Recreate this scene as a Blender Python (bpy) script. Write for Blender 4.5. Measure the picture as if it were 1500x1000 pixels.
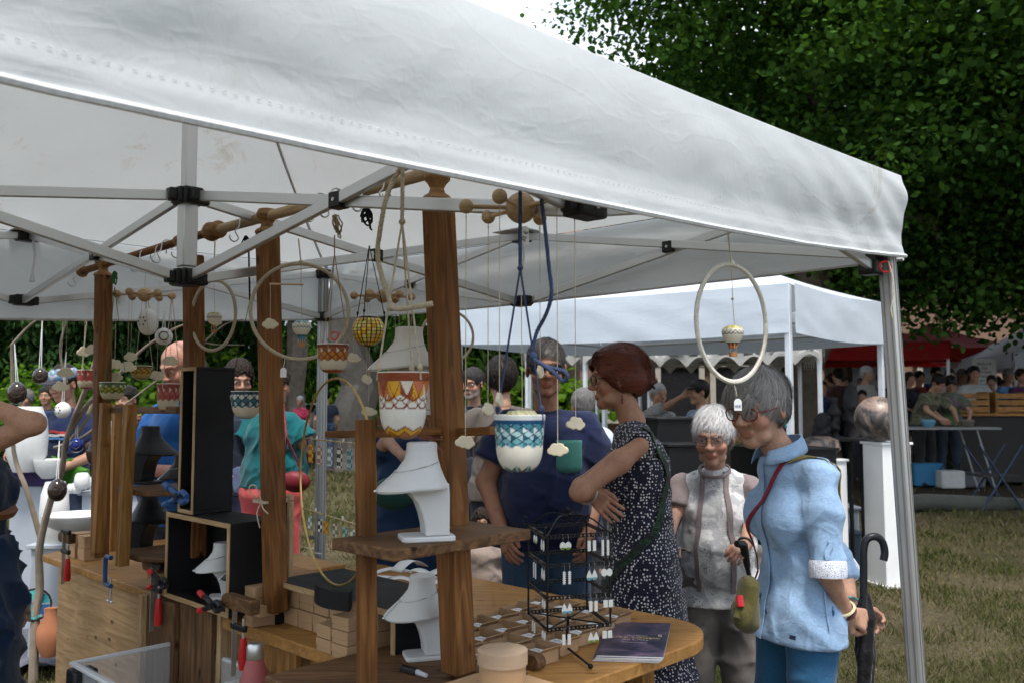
import bpy, bmesh, math, random
import numpy as np
from mathutils import Vector, Matrix, noise as mnoise
for _o in list(bpy.data.objects): bpy.data.objects.remove(_o)
RAD = math.radians
random.seed(11); NR = np.random.RandomState(5)
SC = bpy.context.scene
COL = SC.collection

# ------------------------------------------------------------------ camera, sky, sun, exposure
FPX, CAMZ, PITCH = 1300.0, 1.55, math.atan(86/1300)
cam_d = bpy.data.cameras.new('camera'); cam = bpy.data.objects.new('camera', cam_d); COL.objects.link(cam)
cam.location = (0, 0, CAMZ); cam.rotation_euler = (math.pi/2 + PITCH, 0, 0)
cam_d.sensor_width = 36; cam_d.lens = FPX/1500*36; cam_d.clip_start = .05; cam_d.clip_end = 2000
cam_d.dof.use_dof = True; cam_d.dof.focus_distance = 2.6; cam_d.dof.aperture_fstop = 6.3
SC.camera = cam
world = bpy.data.worlds.new('World'); SC.world = world; world.use_nodes = True
SUN_EL, SUN_AZ = 68, 168          # sun elevation; azimuth: degrees clockwise from the view axis
def build_world():
    nt = world.node_tree; nt.nodes.clear(); N = nt.nodes.new; L = nt.links.new
    out = N('ShaderNodeOutputWorld'); bg = N('ShaderNodeBackground'); bg.inputs[1].default_value = .10
    sky = N('ShaderNodeTexSky'); sky.sky_type = 'NISHITA'; sky.sun_disc = False
    sky.sun_elevation = RAD(SUN_EL); sky.sun_rotation = RAD(SUN_AZ); sky.air_density = 1.0; sky.dust_density = 1.5
    tc = N('ShaderNodeTexCoord'); mp = N('ShaderNodeMapping'); mp.inputs['Scale'].default_value = (1, 1, 2.2)
    no = N('ShaderNodeTexNoise'); no.inputs['Scale'].default_value = 2.3; no.inputs['Detail'].default_value = 7
    rp = N('ShaderNodeValToRGB'); rp.color_ramp.elements[0].position = .30; rp.color_ramp.elements[1].position = .60
    mx = N('ShaderNodeMix'); mx.data_type = 'RGBA'
    L(tc.outputs['Generated'], mp.inputs[0]); L(mp.outputs[0], no.inputs[0]); L(no.outputs['Fac'], rp.inputs[0])
    L(rp.outputs[0], mx.inputs[0]); L(sky.outputs[0], mx.inputs[6]); mx.inputs[7].default_value = (8.5, 9.3, 10.2, 1)
    L(mx.outputs[2], bg.inputs[0]); L(bg.outputs[0], out.inputs[0])
build_world()
sun_d = bpy.data.lights.new('sun', 'SUN'); sun_d.energy = 2.4; sun_d.angle = RAD(11); sun_d.color = (1, .95, .88)
sun = bpy.data.objects.new('sun', sun_d); COL.objects.link(sun); sun.location = (0, 0, 30)
_sd = Vector((math.sin(RAD(SUN_AZ))*math.cos(RAD(SUN_EL)), math.cos(RAD(SUN_AZ))*math.cos(RAD(SUN_EL)), math.sin(RAD(SUN_EL))))
sun.rotation_euler = _sd.to_track_quat('Z', 'Y').to_euler()
SC.view_settings.view_transform = 'Standard'; SC.view_settings.look = 'None'
SC.view_settings.gamma = 1; SC.view_settings.exposure = 0.95
SC.render.engine = 'CYCLES'; SC.cycles.use_denoising = True
SC.cycles.use_adaptive_sampling = True; SC.cycles.adaptive_threshold = .03; SC.cycles.adaptive_min_samples = 12
SC.cycles.max_bounces = 5; SC.cycles.diffuse_bounces = 3; SC.cycles.glossy_bounces = 2
SC.cycles.transmission_bounces = 4; SC.cycles.transparent_max_bounces = 6; SC.cycles.use_light_tree = False; SC.render.use_persistent_data = False
SC.cycles.caustics_reflective = False; SC.cycles.caustics_refractive = False

# ------------------------------------------------------------------ measuring: photograph pixel -> point of the place
UX = Vector((-.717, .697, 0)); VX = Vector((.697, .717, 0)); ZX = Vector((0, 0, 1)); UVZ = (UX, VX, ZX); XYZ = (Vector((1, 0, 0)), Vector((0, 1, 0)), ZX)
CAM = Vector((0, 0, CAMZ))
def ray(px, py):
    x = (px-750)/FPX; y = (500-py)/FPX; c, s = math.cos(PITCH), math.sin(PITCH)
    return Vector((x, c-y*s, s+y*c))
def PN(px, py, n, d):
    r = ray(px, py); return CAM + r*(d/(r.x*n.x+r.y*n.y))
def PV(px, py, v): return PN(px, py, VX, v)          # on a vertical plane along the tent's long direction
def PU(px, py, u): return PN(px, py, UX, u)
def PY(px, py, D): return PN(px, py, Vector((0, 1, 0)), D)
def PZ(px, py, z):
    r = ray(px, py); return CAM + r*((z-CAMZ)/r.z)
def UV(u, v, z=0): return UX*u + VX*v + ZX*z
def V3(*a): return Vector(a)

# ------------------------------------------------------------------ scene helpers
ORG = {}
def tag(o, label=None, cat=None, group=None, kind=None):
    if label: o['label'] = label
    if cat: o['category'] = cat
    if group: o['group'] = group
    if kind: o['kind'] = kind
    return o
def thing(name, label, cat, loc=(0, 0, 0), group=None):
    o = bpy.data.objects.new(name, None); COL.objects.link(o); o.empty_display_size = .05
    o.location = loc; ORG[o.name] = Vector(loc)
    return tag(o, label, cat, group)
def copy_tree(o, parent=None, loc=None, rotz=None, label=None, group=None):
    c = o.copy(); COL.objects.link(c); c.parent = parent
    if loc is not None: c.location = loc
    if rotz is not None: c.rotation_euler = (0, 0, rotz)
    if label: c['label'] = label
    if group: c['group'] = group
    for ch in o.children: copy_tree(ch, c)
    return c
def frame_to(d, up=ZX):
    d = Vector(d).normalized(); up = Vector(up)
    if abs(d.dot(up)) > .985: up = Vector((1, 0, 0)) if abs(d.x) < .9 else Vector((0, 1, 0))
    x = up.cross(d).normalized(); y = d.cross(x).normalized()
    return x, y, d
class MB:
    """collects shapes; build() links them as ONE mesh object"""
    def __init__(s): s.V = []; s.F = []; s.G = []; s.M = []; s.C = []; s.hasc = False
    def add(s, vs, fs, g=None, mi=0, col=None):
        b = len(s.V); off = Vector((random.random()*7, random.random()*7, random.random()*7))
        s.V += [tuple(v) for v in vs]; s.F += [tuple(i+b for i in f) for f in fs]; s.M += [mi]*len(fs)
        s.G += [tuple(Vector(x)+off) for x in (g if g is not None else vs)]
        if col is None: s.C += [(1, 1, 1)]*len(vs)
        else:
            s.hasc = True; s.C += (list(col) if hasattr(col[0], '__len__') else [tuple(col)]*len(vs))
        return s
    def box(s, c, size, ax=XYZ, mi=0, taper=None, col=None):
        c = Vector(c); hx, hy, hz = [x/2 for x in size]; vs = []; g = []
        order = sorted(range(3), key=lambda i: -size[i])
        for k in range(8):
            l = [hx if k & 1 else -hx, hy if k & 2 else -hy, hz if k & 4 else -hz]
            if taper and k & 4: l[0] *= taper; l[1] *= taper
            vs.append(c+ax[0]*l[0]+ax[1]*l[1]+ax[2]*l[2]); g.append((l[order[0]], l[order[1]], l[order[2]]))
        return s.add(vs, [(0, 2, 3, 1), (4, 5, 7, 6), (0, 1, 5, 4), (2, 6, 7, 3), (0, 4, 6, 2), (1, 3, 7, 5)], g, mi, col)
    def beam(s, a, b, w, h, up=ZX, mi=0):
        a = Vector(a); b = Vector(b); x, y, d = frame_to(b-a, up)
        return s.box((a+b)/2, (w, h, (b-a).length), (x, y, d), mi)
    def prism(s, poly, d, mi=0, col=None):
        """poly: 3-D points of one face; d: extrusion vector"""
        n = len(poly); d = Vector(d); a = [Vector(p) for p in poly]
        return s.add(a+[p+d for p in a], [tuple(reversed(range(n))), tuple(range(n, 2*n))]+[(i, (i+1) % n, n+(i+1) % n, n+i) for i in range(n)], None, mi, col)
    def cyl(s, a, b, r0, r1=None, n=12, caps=True, mi=0, col=None):
        r1 = r0 if r1 is None else r1; a = Vector(a); b = Vector(b); x, y, d = frame_to(b-a); L = (b-a).length
        vs = []; g = []
        for p, r, z in ((a, r0, 0), (b, r1, L)):
            for i in range(n):
                t = 2*math.pi*i/n; vs.append(p+x*(r*math.cos(t))+y*(r*math.sin(t))); g.append((z, r*math.cos(t), r*math.sin(t)))
        fs = [(i, (i+1) % n, n+(i+1) % n, n+i) for i in range(n)]
        if caps: fs += [tuple(reversed(range(n))), tuple(range(n, 2*n))]
        return s.add(vs, fs, g, mi, col)
    def tube(s, pts, r, n=7, closed=False, mi=0, col=None, caps=True):
        pts = [Vector(p) for p in pts]; m = len(pts); rs = r if hasattr(r, '__len__') else [r]*m
        vs = []; g = []; up = None; L = 0
        for i, p in enumerate(pts):
            if closed: t = pts[(i+1) % m]-pts[i-1]
            else: t = pts[min(i+1, m-1)]-pts[max(i-1, 0)]
            t = t.normalized() if t.length > 1e-9 else ZX
            if up is None: x, y, _ = frame_to(t)
            else:
                x = (up-t*up.dot(t)); x = x.normalized() if x.length > 1e-6 else frame_to(t)[0]; y = t.cross(x)
            up = x
            if i: L += (p-pts[i-1]).length
            for k in range(n):
                a = 2*math.pi*k/n; vs.append(p+x*(rs[i]*math.cos(a))+y*(rs[i]*math.sin(a))); g.append((L, rs[i]*math.cos(a), rs[i]*math.sin(a)))
        fs = []
        for i in range(m if closed else m-1):
            j = (i+1) % m
            fs += [(i*n+k, i*n+(k+1) % n, j*n+(k+1) % n, j*n+k) for k in range(n)]
        if not closed and caps: fs += [tuple(reversed(range(n))), tuple(range((m-1)*n, m*n))]
        return s.add(vs, fs, g, mi, col)
    def lathe(s, prof, n=24, at=(0, 0, 0), ax=XYZ, colfn=None, mi=0, sx=1, sy=1, caps=False):
        at = Vector(at); vs = []; g = []; cs = [] if colfn else None; m = len(prof)
        for j, (r, z) in enumerate(prof):
            for i in range(n):
                t = 2*math.pi*i/n
                vs.append(at+ax[0]*(r*sx*math.cos(t))+ax[1]*(r*sy*math.sin(t))+ax[2]*z); g.append((r*math.cos(t), r*math.sin(t), z))
                if colfn: cs.append(colfn(i/n, j/(m-1), r, z))
        fs = [(j*n+i, j*n+(i+1) % n, (j+1)*n+(i+1) % n, (j+1)*n+i) for j in range(m-1) for i in range(n)]
        if caps: fs += [tuple(reversed(range(n))), tuple(range((m-1)*n, m*n))]
        return s.add(vs, fs, g, mi, cs)
    def ball(s, c, r, n=14, sz=1, ax=XYZ, mi=0, col=None):
        prof = [(max(1e-5, r*math.sin(math.pi*k/(n//2+1))), -r*sz*math.cos(math.pi*k/(n//2+1))) for k in range(n//2+2)]
        b = len(s.V); s.lathe(prof, n, c, ax, mi=mi, colfn=(lambda *a: col) if col else None); return s
    def grid(s, fn, nu, nv, mi=0, colfn=None):
        vs = [fn(i/nu, j/nv) for j in range(nv+1) for i in range(nu+1)]
        fs = [(j*(nu+1)+i, j*(nu+1)+i+1, (j+1)*(nu+1)+i+1, (j+1)*(nu+1)+i) for j in range(nv) for i in range(nu)]
        cs = [colfn(i/nu, j/nv) for j in range(nv+1) for i in range(nu+1)] if colfn else None
        return s.add(vs, fs, None, mi, cs)
    def build(s, name, mats, parent=None, smooth=40, bev=0, solid=0, sub=0):
        o0 = ORG.get(parent.name, Vector()) if parent is not None else Vector()
        me = bpy.data.meshes.new(name); me.from_pydata([(v[0]-o0.x, v[1]-o0.y, v[2]-o0.z) for v in s.V], [], s.F)
        a = me.attributes.new('gco', 'FLOAT_VECTOR', 'POINT'); a.data.foreach_set('vector', np.array(s.G, dtype=np.float32).ravel())
        if s.hasc:
            c = me.color_attributes.new('Col', 'FLOAT_COLOR', 'POINT')
            c.data.foreach_set('color', np.hstack([np.array(s.C, dtype=np.float32), np.ones((len(s.C), 1), np.float32)]).ravel())
        mats = mats if isinstance(mats, (list, tuple)) else [mats]
        for m in mats: me.materials.append(m)
        if len(mats) > 1: me.polygons.foreach_set('material_index', s.M)
        me.update()
        if smooth:
            me.shade_smooth(); me.set_sharp_from_angle(angle=RAD(smooth))
        o = bpy.data.objects.new(name, me); COL.objects.link(o)
        if parent is not None: o.parent = parent; ORG[o.name] = o0
        if solid: m = o.modifiers.new('solid', 'SOLIDIFY'); m.thickness = solid; m.offset = 0
        if sub: m = o.modifiers.new('sub', 'SUBSURF'); m.levels = m.render_levels = sub
        if bev: m = o.modifiers.new('bev', 'BEVEL'); m.width = bev; m.segments = 2; m.limit_method = 'ANGLE'; m.angle_limit = RAD(50)
        return o

# ------------------------------------------------------------------ materials (all procedural)
def new_mat(name):
    m = bpy.data.materials.new(name); m.use_nodes = True; nt = m.node_tree; nt.nodes.clear()
    out = nt.nodes.new('ShaderNodeOutputMaterial'); b = nt.nodes.new('ShaderNodeBsdfPrincipled'); nt.links.new(b.outputs[0], out.inputs[0])
    return m, nt, b, out
def c4(c): return (c[0], c[1], c[2], 1)
def mixc(nt, fac, a, b, mode='MIX'):
    x = nt.nodes.new('ShaderNodeMix'); x.data_type = 'RGBA'; x.blend_type = mode
    for k, v in ((0, fac), (6, a), (7, b)):
        if hasattr(v, 'is_linked') or isinstance(v, bpy.types.NodeSocket): nt.links.new(v, x.inputs[k])
        else: x.inputs[k].default_value = v if k == 0 else c4(v)
    return x.outputs[2]
def ramp(nt, src, stops):
    r = nt.nodes.new('ShaderNodeValToRGB'); e = r.color_ramp.elements
    while len(e) < len(stops): e.new(.5)
    for k, (p, c) in enumerate(stops): e[k].position = p; e[k].color = c4(c) if hasattr(c, '__len__') else (c, c, c, 1)
    nt.links.new(src, r.inputs[0]); return r.outputs[0]
def coords(nt, kind='Object', scale=(1, 1, 1), rot=(0, 0, 0)):
    if kind == 'gco': a = nt.nodes.new('ShaderNodeAttribute'); a.attribute_name = 'gco'; src = a.outputs['Vector']
    else: a = nt.nodes.new('ShaderNodeTexCoord'); src = a.outputs[kind]
    mp = nt.nodes.new('ShaderNodeMapping'); mp.inputs['Scale'].default_value = scale; mp.inputs['Rotation'].default_value = rot
    nt.links.new(src, mp.inputs[0]); return mp.outputs[0]
def noise_tex(nt, vec, scale, detail=4, rough=.55, dist=0):
    n = nt.nodes.new('ShaderNodeTexNoise'); n.inputs['Scale'].default_value = scale; n.inputs['Detail'].default_value = detail
    n.inputs['Roughness'].default_value = rough; n.inputs['Distortion'].default_value = dist; nt.links.new(vec, n.inputs[0]); return n.outputs['Fac']
def bump(nt, b, h, strength=.3, dist=.005, prev=None):
    n = nt.nodes.new('ShaderNodeBump'); n.inputs['Strength'].default_value = strength; n.inputs['Distance'].default_value = dist
    nt.links.new(h, n.inputs['Height'])
    if prev is not None: nt.links.new(prev, n.inputs['Normal'])
    nt.links.new(n.outputs[0], b.inputs['Normal']); return n.outputs[0]
MC = {}
def plain(name, col, rough=.6, metal=0, var=.12, vs=14, bmp=.15, bs=90, coat=0, attr=False, spec=.25, dirt=0, kind='Object'):
    """even material with tonal variation and fine relief"""
    if name in MC: return MC[name]
    m, nt, b, out = new_mat(name); vec = coords(nt, kind)
    base = None
    if attr:
        a = nt.nodes.new('ShaderNodeAttribute'); a.attribute_name = 'Col'; base = a.outputs['Color']
        if col != (1, 1, 1): base = mixc(nt, 1.0, base, col, 'MULTIPLY')
    n1 = noise_tex(nt, vec, vs, 5, .6)
    v = ramp(nt, n1, [(.25, 1-var), (.75, 1+var*.6)])
    base = mixc(nt, 1.0, base if base is not None else col, v, 'MULTIPLY')
    if dirt:
        d = ramp(nt, noise_tex(nt, vec, vs*.45, 6, .7, .6), [(.52, 0), (.75, 1)])
        dm = nt.nodes.new('ShaderNodeMath'); dm.operation = 'MULTIPLY'; nt.links.new(d, dm.inputs[0]); dm.inputs[1].default_value = dirt
        base = mixc(nt, dm.outputs[0], base, (.16, .12, .085))
    nt.links.new(base, b.inputs['Base Color'])
    r = ramp(nt, n1, [(.2, max(0, rough-.08)), (.8, min(1, rough+.08))]); nt.links.new(r, b.inputs['Roughness'])
    b.inputs['Metallic'].default_value = metal; b.inputs['Coat Weight'].default_value = coat; b.inputs['Specular IOR Level'].default_value = spec
    if bmp: bump(nt, b, noise_tex(nt, vec, bs, 3), bmp, .003)
    MC[name] = m; return m
def wood(name, dark, mid, light, rough=.55, gs=1.0, knots=True, coat=0.0):
    if name in MC: return MC[name]
    m, nt, b, out = new_mat(name); vec = coords(nt, 'gco', (1, 1, 1))
    v2 = coords(nt, 'gco', (1.6*gs, 26*gs, 26*gs)); grain = noise_tex(nt, v2, 2.2, 6, .62, .5)
    v3 = coords(nt, 'gco', (.9*gs, 9*gs, 9*gs)); ringn = noise_tex(nt, v3, 1.7, 2, .5, 1.2)
    sn = nt.nodes.new('ShaderNodeMath'); sn.operation = 'MULTIPLY'; sn.inputs[1].default_value = 34; nt.links.new(ringn, sn.inputs[0])
    si = nt.nodes.new('ShaderNodeMath'); si.operation = 'SINE'; nt.links.new(sn.outputs[0], si.inputs[0])
    rr = ramp(nt, si.outputs[0], [(0, 0), (1, 1)])
    f = mixc(nt, .16, grain, rr)
    c = ramp(nt, f, [(.25, dark), (.5, mid), (.76, light)])
    big = ramp(nt, noise_tex(nt, vec, 3.5, 3), [(.3, .72), (.7, 1.12)]); c = mixc(nt, 1.0, c, big, 'MULTIPLY')
    if knots:
        vo = nt.nodes.new('ShaderNodeTexVoronoi'); vo.inputs['Scale'].default_value = 6; nt.links.new(coords(nt, 'gco', (1.0, 2.1, 2.1)), vo.inputs[0])
        k = ramp(nt, vo.outputs['Distance'], [(.055, 1), (.13, 0)]); c = mixc(nt, k, c, tuple(x*.35 for x in dark))
    nt.links.new(c, b.inputs['Base Color']); b.inputs['Roughness'].default_value = rough; b.inputs['Coat Weight'].default_value = coat; b.inputs['Specular IOR Level'].default_value = .18
    bump(nt, b, f, .2, .002); MC[name] = m; return m
def cloth(name, col, rough=.9, kind=None, col2=None, scale=60, trans=0, wr=.5, wscale=9, attr=False):
    """woven cloth: weave, soft wrinkles, optional print"""
    if name in MC: return MC[name]
    m, nt, b, out = new_mat(name); vec = coords(nt, 'Object')
    base = col
    if kind == 'dots':
        vo = nt.nodes.new('ShaderNodeTexVoronoi'); vo.inputs['Scale'].default_value = scale; vo.inputs['Randomness'].default_value = .55; nt.links.new(vec, vo.inputs[0])
        base = mixc(nt, ramp(nt, vo.outputs['Distance'], [(.28, 1), (.35, 0)]), col, col2)
    elif kind == 'print':
        n = noise_tex(nt, vec, scale, 3, .6, 1.2); vo = nt.nodes.new('ShaderNodeTexVoronoi'); vo.inputs['Scale'].default_value = scale*6; nt.links.new(vec, vo.inputs[0])
        a1 = mixc(nt, ramp(nt, n, [(.46, 0), (.54, 1)]), col, col2)
        sp = mixc(nt, ramp(nt, noise_tex(nt, vec, scale*.5, 2), [(.55, 0), (.6, 1)]), (0, 0, 0), ramp(nt, vo.outputs['Distance'], [(.2, 1), (.3, 0)]))
        base = mixc(nt, sp, a1, tuple(x*.16 for x in col2))
    elif kind == 'check':
        ck = nt.nodes.new('ShaderNodeTexChecker'); ck.inputs['Scale'].default_value = scale; nt.links.new(vec, ck.inputs[0]); base = mixc(nt, ck.outputs['Fac'], col, col2)
    elif kind == 'stripe':
        w = nt.nodes.new('ShaderNodeTexWave'); w.inputs['Scale'].default_value = scale; w.bands_direction = 'Z'; nt.links.new(vec, w.inputs[0]); base = mixc(nt, ramp(nt, w.outputs['Fac'], [(.45, 0), (.55, 1)]), col, col2)
    v = ramp(nt, noise_tex(nt, vec, 7, 4, .6), [(.25, .80), (.75, 1.12)]); base = mixc(nt, 1.0, base, v, 'MULTIPLY')
    fv = ramp(nt, noise_tex(nt, vec, 160, 2, .6), [(.3, .86), (.7, 1.08)]); base = mixc(nt, 1.0, base, fv, 'MULTIPLY')
    nt.links.new(base, b.inputs['Base Color']); b.inputs['Roughness'].default_value = rough
    b.inputs['Sheen Weight'].default_value = .15; b.inputs['Specular IOR Level'].default_value = .12
    w1 = noise_tex(nt, vec, wscale, 2, .4, .25); p = bump(nt, b, w1, wr*.6, .02)
    cr = ramp(nt, noise_tex(nt, coords(nt, 'Object', (1, 1, .55)), wscale*.9, 2, .4, .5), [(.43, 0), (.5, 1), (.57, 0)]); p = bump(nt, b, cr, wr*.18, .010, p)
    cr2 = ramp(nt, noise_tex(nt, coords(nt, 'Object', (.6, .6, 1.2)), wscale*2.1, 2, .4, .4), [(.45, 0), (.5, 1), (.55, 0)]); p = bump(nt, b, cr2, wr*.12, .006, p)
    bump(nt, b, noise_tex(nt, vec, 380, 2), .18, .001, p)
    if trans:
        tr = nt.nodes.new('ShaderNodeBsdfTranslucent'); mx = nt.nodes.new('ShaderNodeMixShader'); mx.inputs[0].default_value = trans
        nt.links.new(base, tr.inputs[0]); nt.links.new(b.outputs[0], mx.inputs[1]); nt.links.new(tr.outputs[0], mx.inputs[2]); nt.links.new(mx.outputs[0], out.inputs[0])
    MC[name] = m; return m
def leafmat(name, c1, c2, trans=.35, rough=.45):
    if name in MC: return MC[name]
    m, nt, b, out = new_mat(name)
    a = nt.nodes.new('ShaderNodeAttribute'); a.attribute_name = 'Col'
    base = mixc(nt, a.outputs['Fac'], c1, c2)
    nt.links.new(base, b.inputs['Base Color']); b.inputs['Roughness'].default_value = rough; b.inputs['Specular IOR Level'].default_value = .0
    tr = nt.nodes.new('ShaderNodeBsdfTranslucent'); mx = nt.nodes.new('ShaderNodeMixShader'); mx.inputs[0].default_value = trans
    nt.links.new(mixc(nt, 1.0, base, (1.25, 1.35, .6), 'MULTIPLY'), tr.inputs[0]); nt.links.new(b.outputs[0], mx.inputs[1]); nt.links.new(tr.outputs[0], mx.inputs[2]); nt.links.new(mx.outputs[0], out.inputs[0])
    MC[name] = m; return m
def glass(name, col=(1, 1, 1), rough=.05, alpha=.25):
    if name in MC: return MC[name]
    m, nt, b, out = new_mat(name); b.inputs['Base Color'].default_value = c4(col); b.inputs['Roughness'].default_value = rough
    t = nt.nodes.new('ShaderNodeBsdfTransparent'); mx = nt.nodes.new('ShaderNodeMixShader'); mx.inputs[0].default_value = alpha
    nt.links.new(t.outputs[0], mx.inputs[1]); nt.links.new(b.outputs[0], mx.inputs[2]); nt.links.new(mx.outputs[0], out.inputs[0]); MC[name] = m; return m

ALU = plain('aluminium', (.62, .63, .63), .38, .75, .08, 5, .05, 200)
BLK = plain('black_plastic', (.018, .018, .02), .42, 0, .2, 30, .1, 150)
STEEL = plain('zinc_steel', (.55, .56, .56), .32, .9, .1, 30, .1, 200)
DWOOD = wood('stained_post_wood', (.080, .030, .010), (.190, .078, .022), (.28, .128, .040), .62)
PWOOD = wood('stained_pine', (.17, .072, .020), (.32, .155, .045), (.42, .225, .075), .52)
TWOOD = wood('oiled_pine_top', (.29, .138, .040), (.42, .212, .064), (.50, .28, .095), .45)
RWOOD = wood('rustic_board', (.055, .027, .012), (.14, .072, .033), (.22, .12, .056), .6)
LWOOD = wood('pale_wood', (.34, .22, .12), (.52, .36, .21), (.62, .46, .29), .6, 1.4, False)
OWOOD = wood('turned_oak', (.18, .09, .035), (.31, .165, .07), (.42, .25, .12), .5, 1.2, False)
PLY = wood('plywood_edge', (.30, .19, .09), (.44, .29, .15), (.54, .38, .22), .6, 2.0, False)
BLKBOARD = plain('black_board', (.008, .008, .009), .6, 0, .3, 9, .2, 160, spec=.22)
KRAFT = plain('kraft_card', (.42, .265, .145), .85, 0, .10, 8, .18, 260)
ROPE = plain('natural_rope', (.56, .48, .36), .95, 0, .25, 120, .7, 700)
THREAD = plain('thread', (.50, .43, .32), .95, 0, .2, 100, 0)
WHITE = plain('white_paint', (.78, .78, .77), .5, 0, .06, 6, .05, 120)
CERW = plain('bisque_white', (.74, .70, .61), .55, 0, .06, 25, .12, 160)
SYN = None
# ------------------------------------------------------------------ ground
def ground_z(x, y):
    """the lawn rises gently towards the stalls on the right"""
    a = min(1, max(0, (y-9.5)/5)); c = min(1, max(0, (x-2.5)/3.5)); a = a*a*(3-2*a); c = c*c*(3-2*c); return .36*a*c
def ground_shade(x, y):
    """mask of lime-tree shade painted into the ground as dark soil"""
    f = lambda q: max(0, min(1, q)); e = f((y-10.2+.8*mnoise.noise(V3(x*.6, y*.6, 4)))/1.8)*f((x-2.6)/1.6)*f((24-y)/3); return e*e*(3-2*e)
def build_ground():
    m, nt, b, out = new_mat('dry_lawn'); vec = coords(nt, 'Object')
    n1 = noise_tex(nt, vec, .42, 5, .65, .4); n2 = noise_tex(nt, vec, 2.6, 6, .7); n3 = noise_tex(nt, vec, 38, 4, .7)
    g = mixc(nt, ramp(nt, n2, [(.38, 0), (.62, 1)]), (.040, .044, .018), (.110, .092, .052))
    g = mixc(nt, ramp(nt, n1, [(.44, 0), (.62, 1)]), g, (.155, .128, .078))
    g = mixc(nt, ramp(nt, n3, [(.38, .85), (.66, 0)]), g, (.035, .028, .016))
    at = nt.nodes.new('ShaderNodeAttribute'); at.attribute_name = 'Col'; g = mixc(nt, at.outputs['Fac'], g, mixc(nt, n2, (.028, .021, .014), (.075, .056, .036)))  # dark soil tone stands in for shade under the trees
    nt.links.new(g, b.inputs['Base Color']); b.inputs['Roughness'].default_value = 1; b.inputs['Specular IOR Level'].default_value = .1
    bump(nt, b, n3, .8, .03)
    gm = MB(); N = 150
    def f(a, c):
        x = (a*2-1); y = (c*2-1); X = 600*x*abs(x)**1.4; Y = 600*y*abs(y)**1.4+8
        d = math.hypot(X, Y)
        return (X, Y, (mnoise.noise(V3(X*.35, Y*.35, 0))*.02 if d < 60 else 0)+ground_z(X, Y))
    gm.grid(f, N, N); gm.C = [(ground_shade(v[0], v[1]),)*3 for v in gm.V]; gm.hasc = True; o = gm.build('ground', m); tag(o, kind='structure')
    return o
GROUND = build_ground()
def build_grass():
    """short mown blades where the lawn shows"""
    n = 210000; r = NR
    D = 4.3*np.exp(r.rand(n)**1.25*math.log(26/4.3)); k = r.rand(n)*1.3-.66
    X = k*D; keep = np.ones(n, bool)
    cl = np.array([mnoise.noise(V3(x*.9, y*.9, 3)) + .6*mnoise.noise(V3(x*3.1, y*3.1, 7)) for x, y in zip(X, D)])
    keep &= (cl + r.rand(n)*.9) > .18
    keep &= np.array([ground_shade(x, y) for x, y in zip(X, D)]) < .15+r.rand(n)*.9  # fewer blades where the tree shade is painted
    X = X[keep]; D = D[keep]; cl = cl[keep]; n = len(X)
    h = (.025+.035*r.rand(n))*(1+.4*cl)*np.clip(D/7, 1, 2.0); w = (.0035+.003*r.rand(n))*np.clip(D/6, .8, 3.4)
    an = r.rand(n)*6.283; lean = r.randn(n, 2)*.6*h[:, None]
    z = np.array([mnoise.noise(V3(x*.35, y*.35, 0))*.02+ground_z(x, y) for x, y in zip(X, D)])-.006
    V = np.zeros((n, 3, 3)); dx = np.cos(an)*w; dy = np.sin(an)*w
    V[:, 0] = np.stack([X-dx, D-dy, z], 1); V[:, 1] = np.stack([X+dx, D+dy, z], 1); V[:, 2] = np.stack([X+lean[:, 0], D+lean[:, 1], z+h], 1)
    me = bpy.data.meshes.new('grass'); me.vertices.add(3*n); me.vertices.foreach_set('co', V.astype(np.float32).ravel())
    me.loops.add(3*n); me.loops.foreach_set('vertex_index', np.arange(3*n, dtype=np.int32)); me.polygons.add(n)
    me.polygons.foreach_set('loop_start', np.arange(0, 3*n, 3, dtype=np.int32)); me.update(calc_edges=True)
    c = me.color_attributes.new('Col', 'FLOAT_COLOR', 'POINT'); f = np.clip(.50-.75*cl+r.randn(n)*.30, 0, 1)
    c.data.foreach_set('color', np.repeat(np.stack([f, f, f, np.ones(n)], 1), 3, 0).astype(np.float32).ravel())
    me.materials.append(leafmat('grass_blades', (.048, .064, .018), (.175, .145, .082), .25, .8))
    o = bpy.data.objects.new('grass', me); COL.objects.link(o); tag(o, 'patchy dry mown grass covering the lawn', 'grass', kind='stuff')
build_grass()

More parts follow.
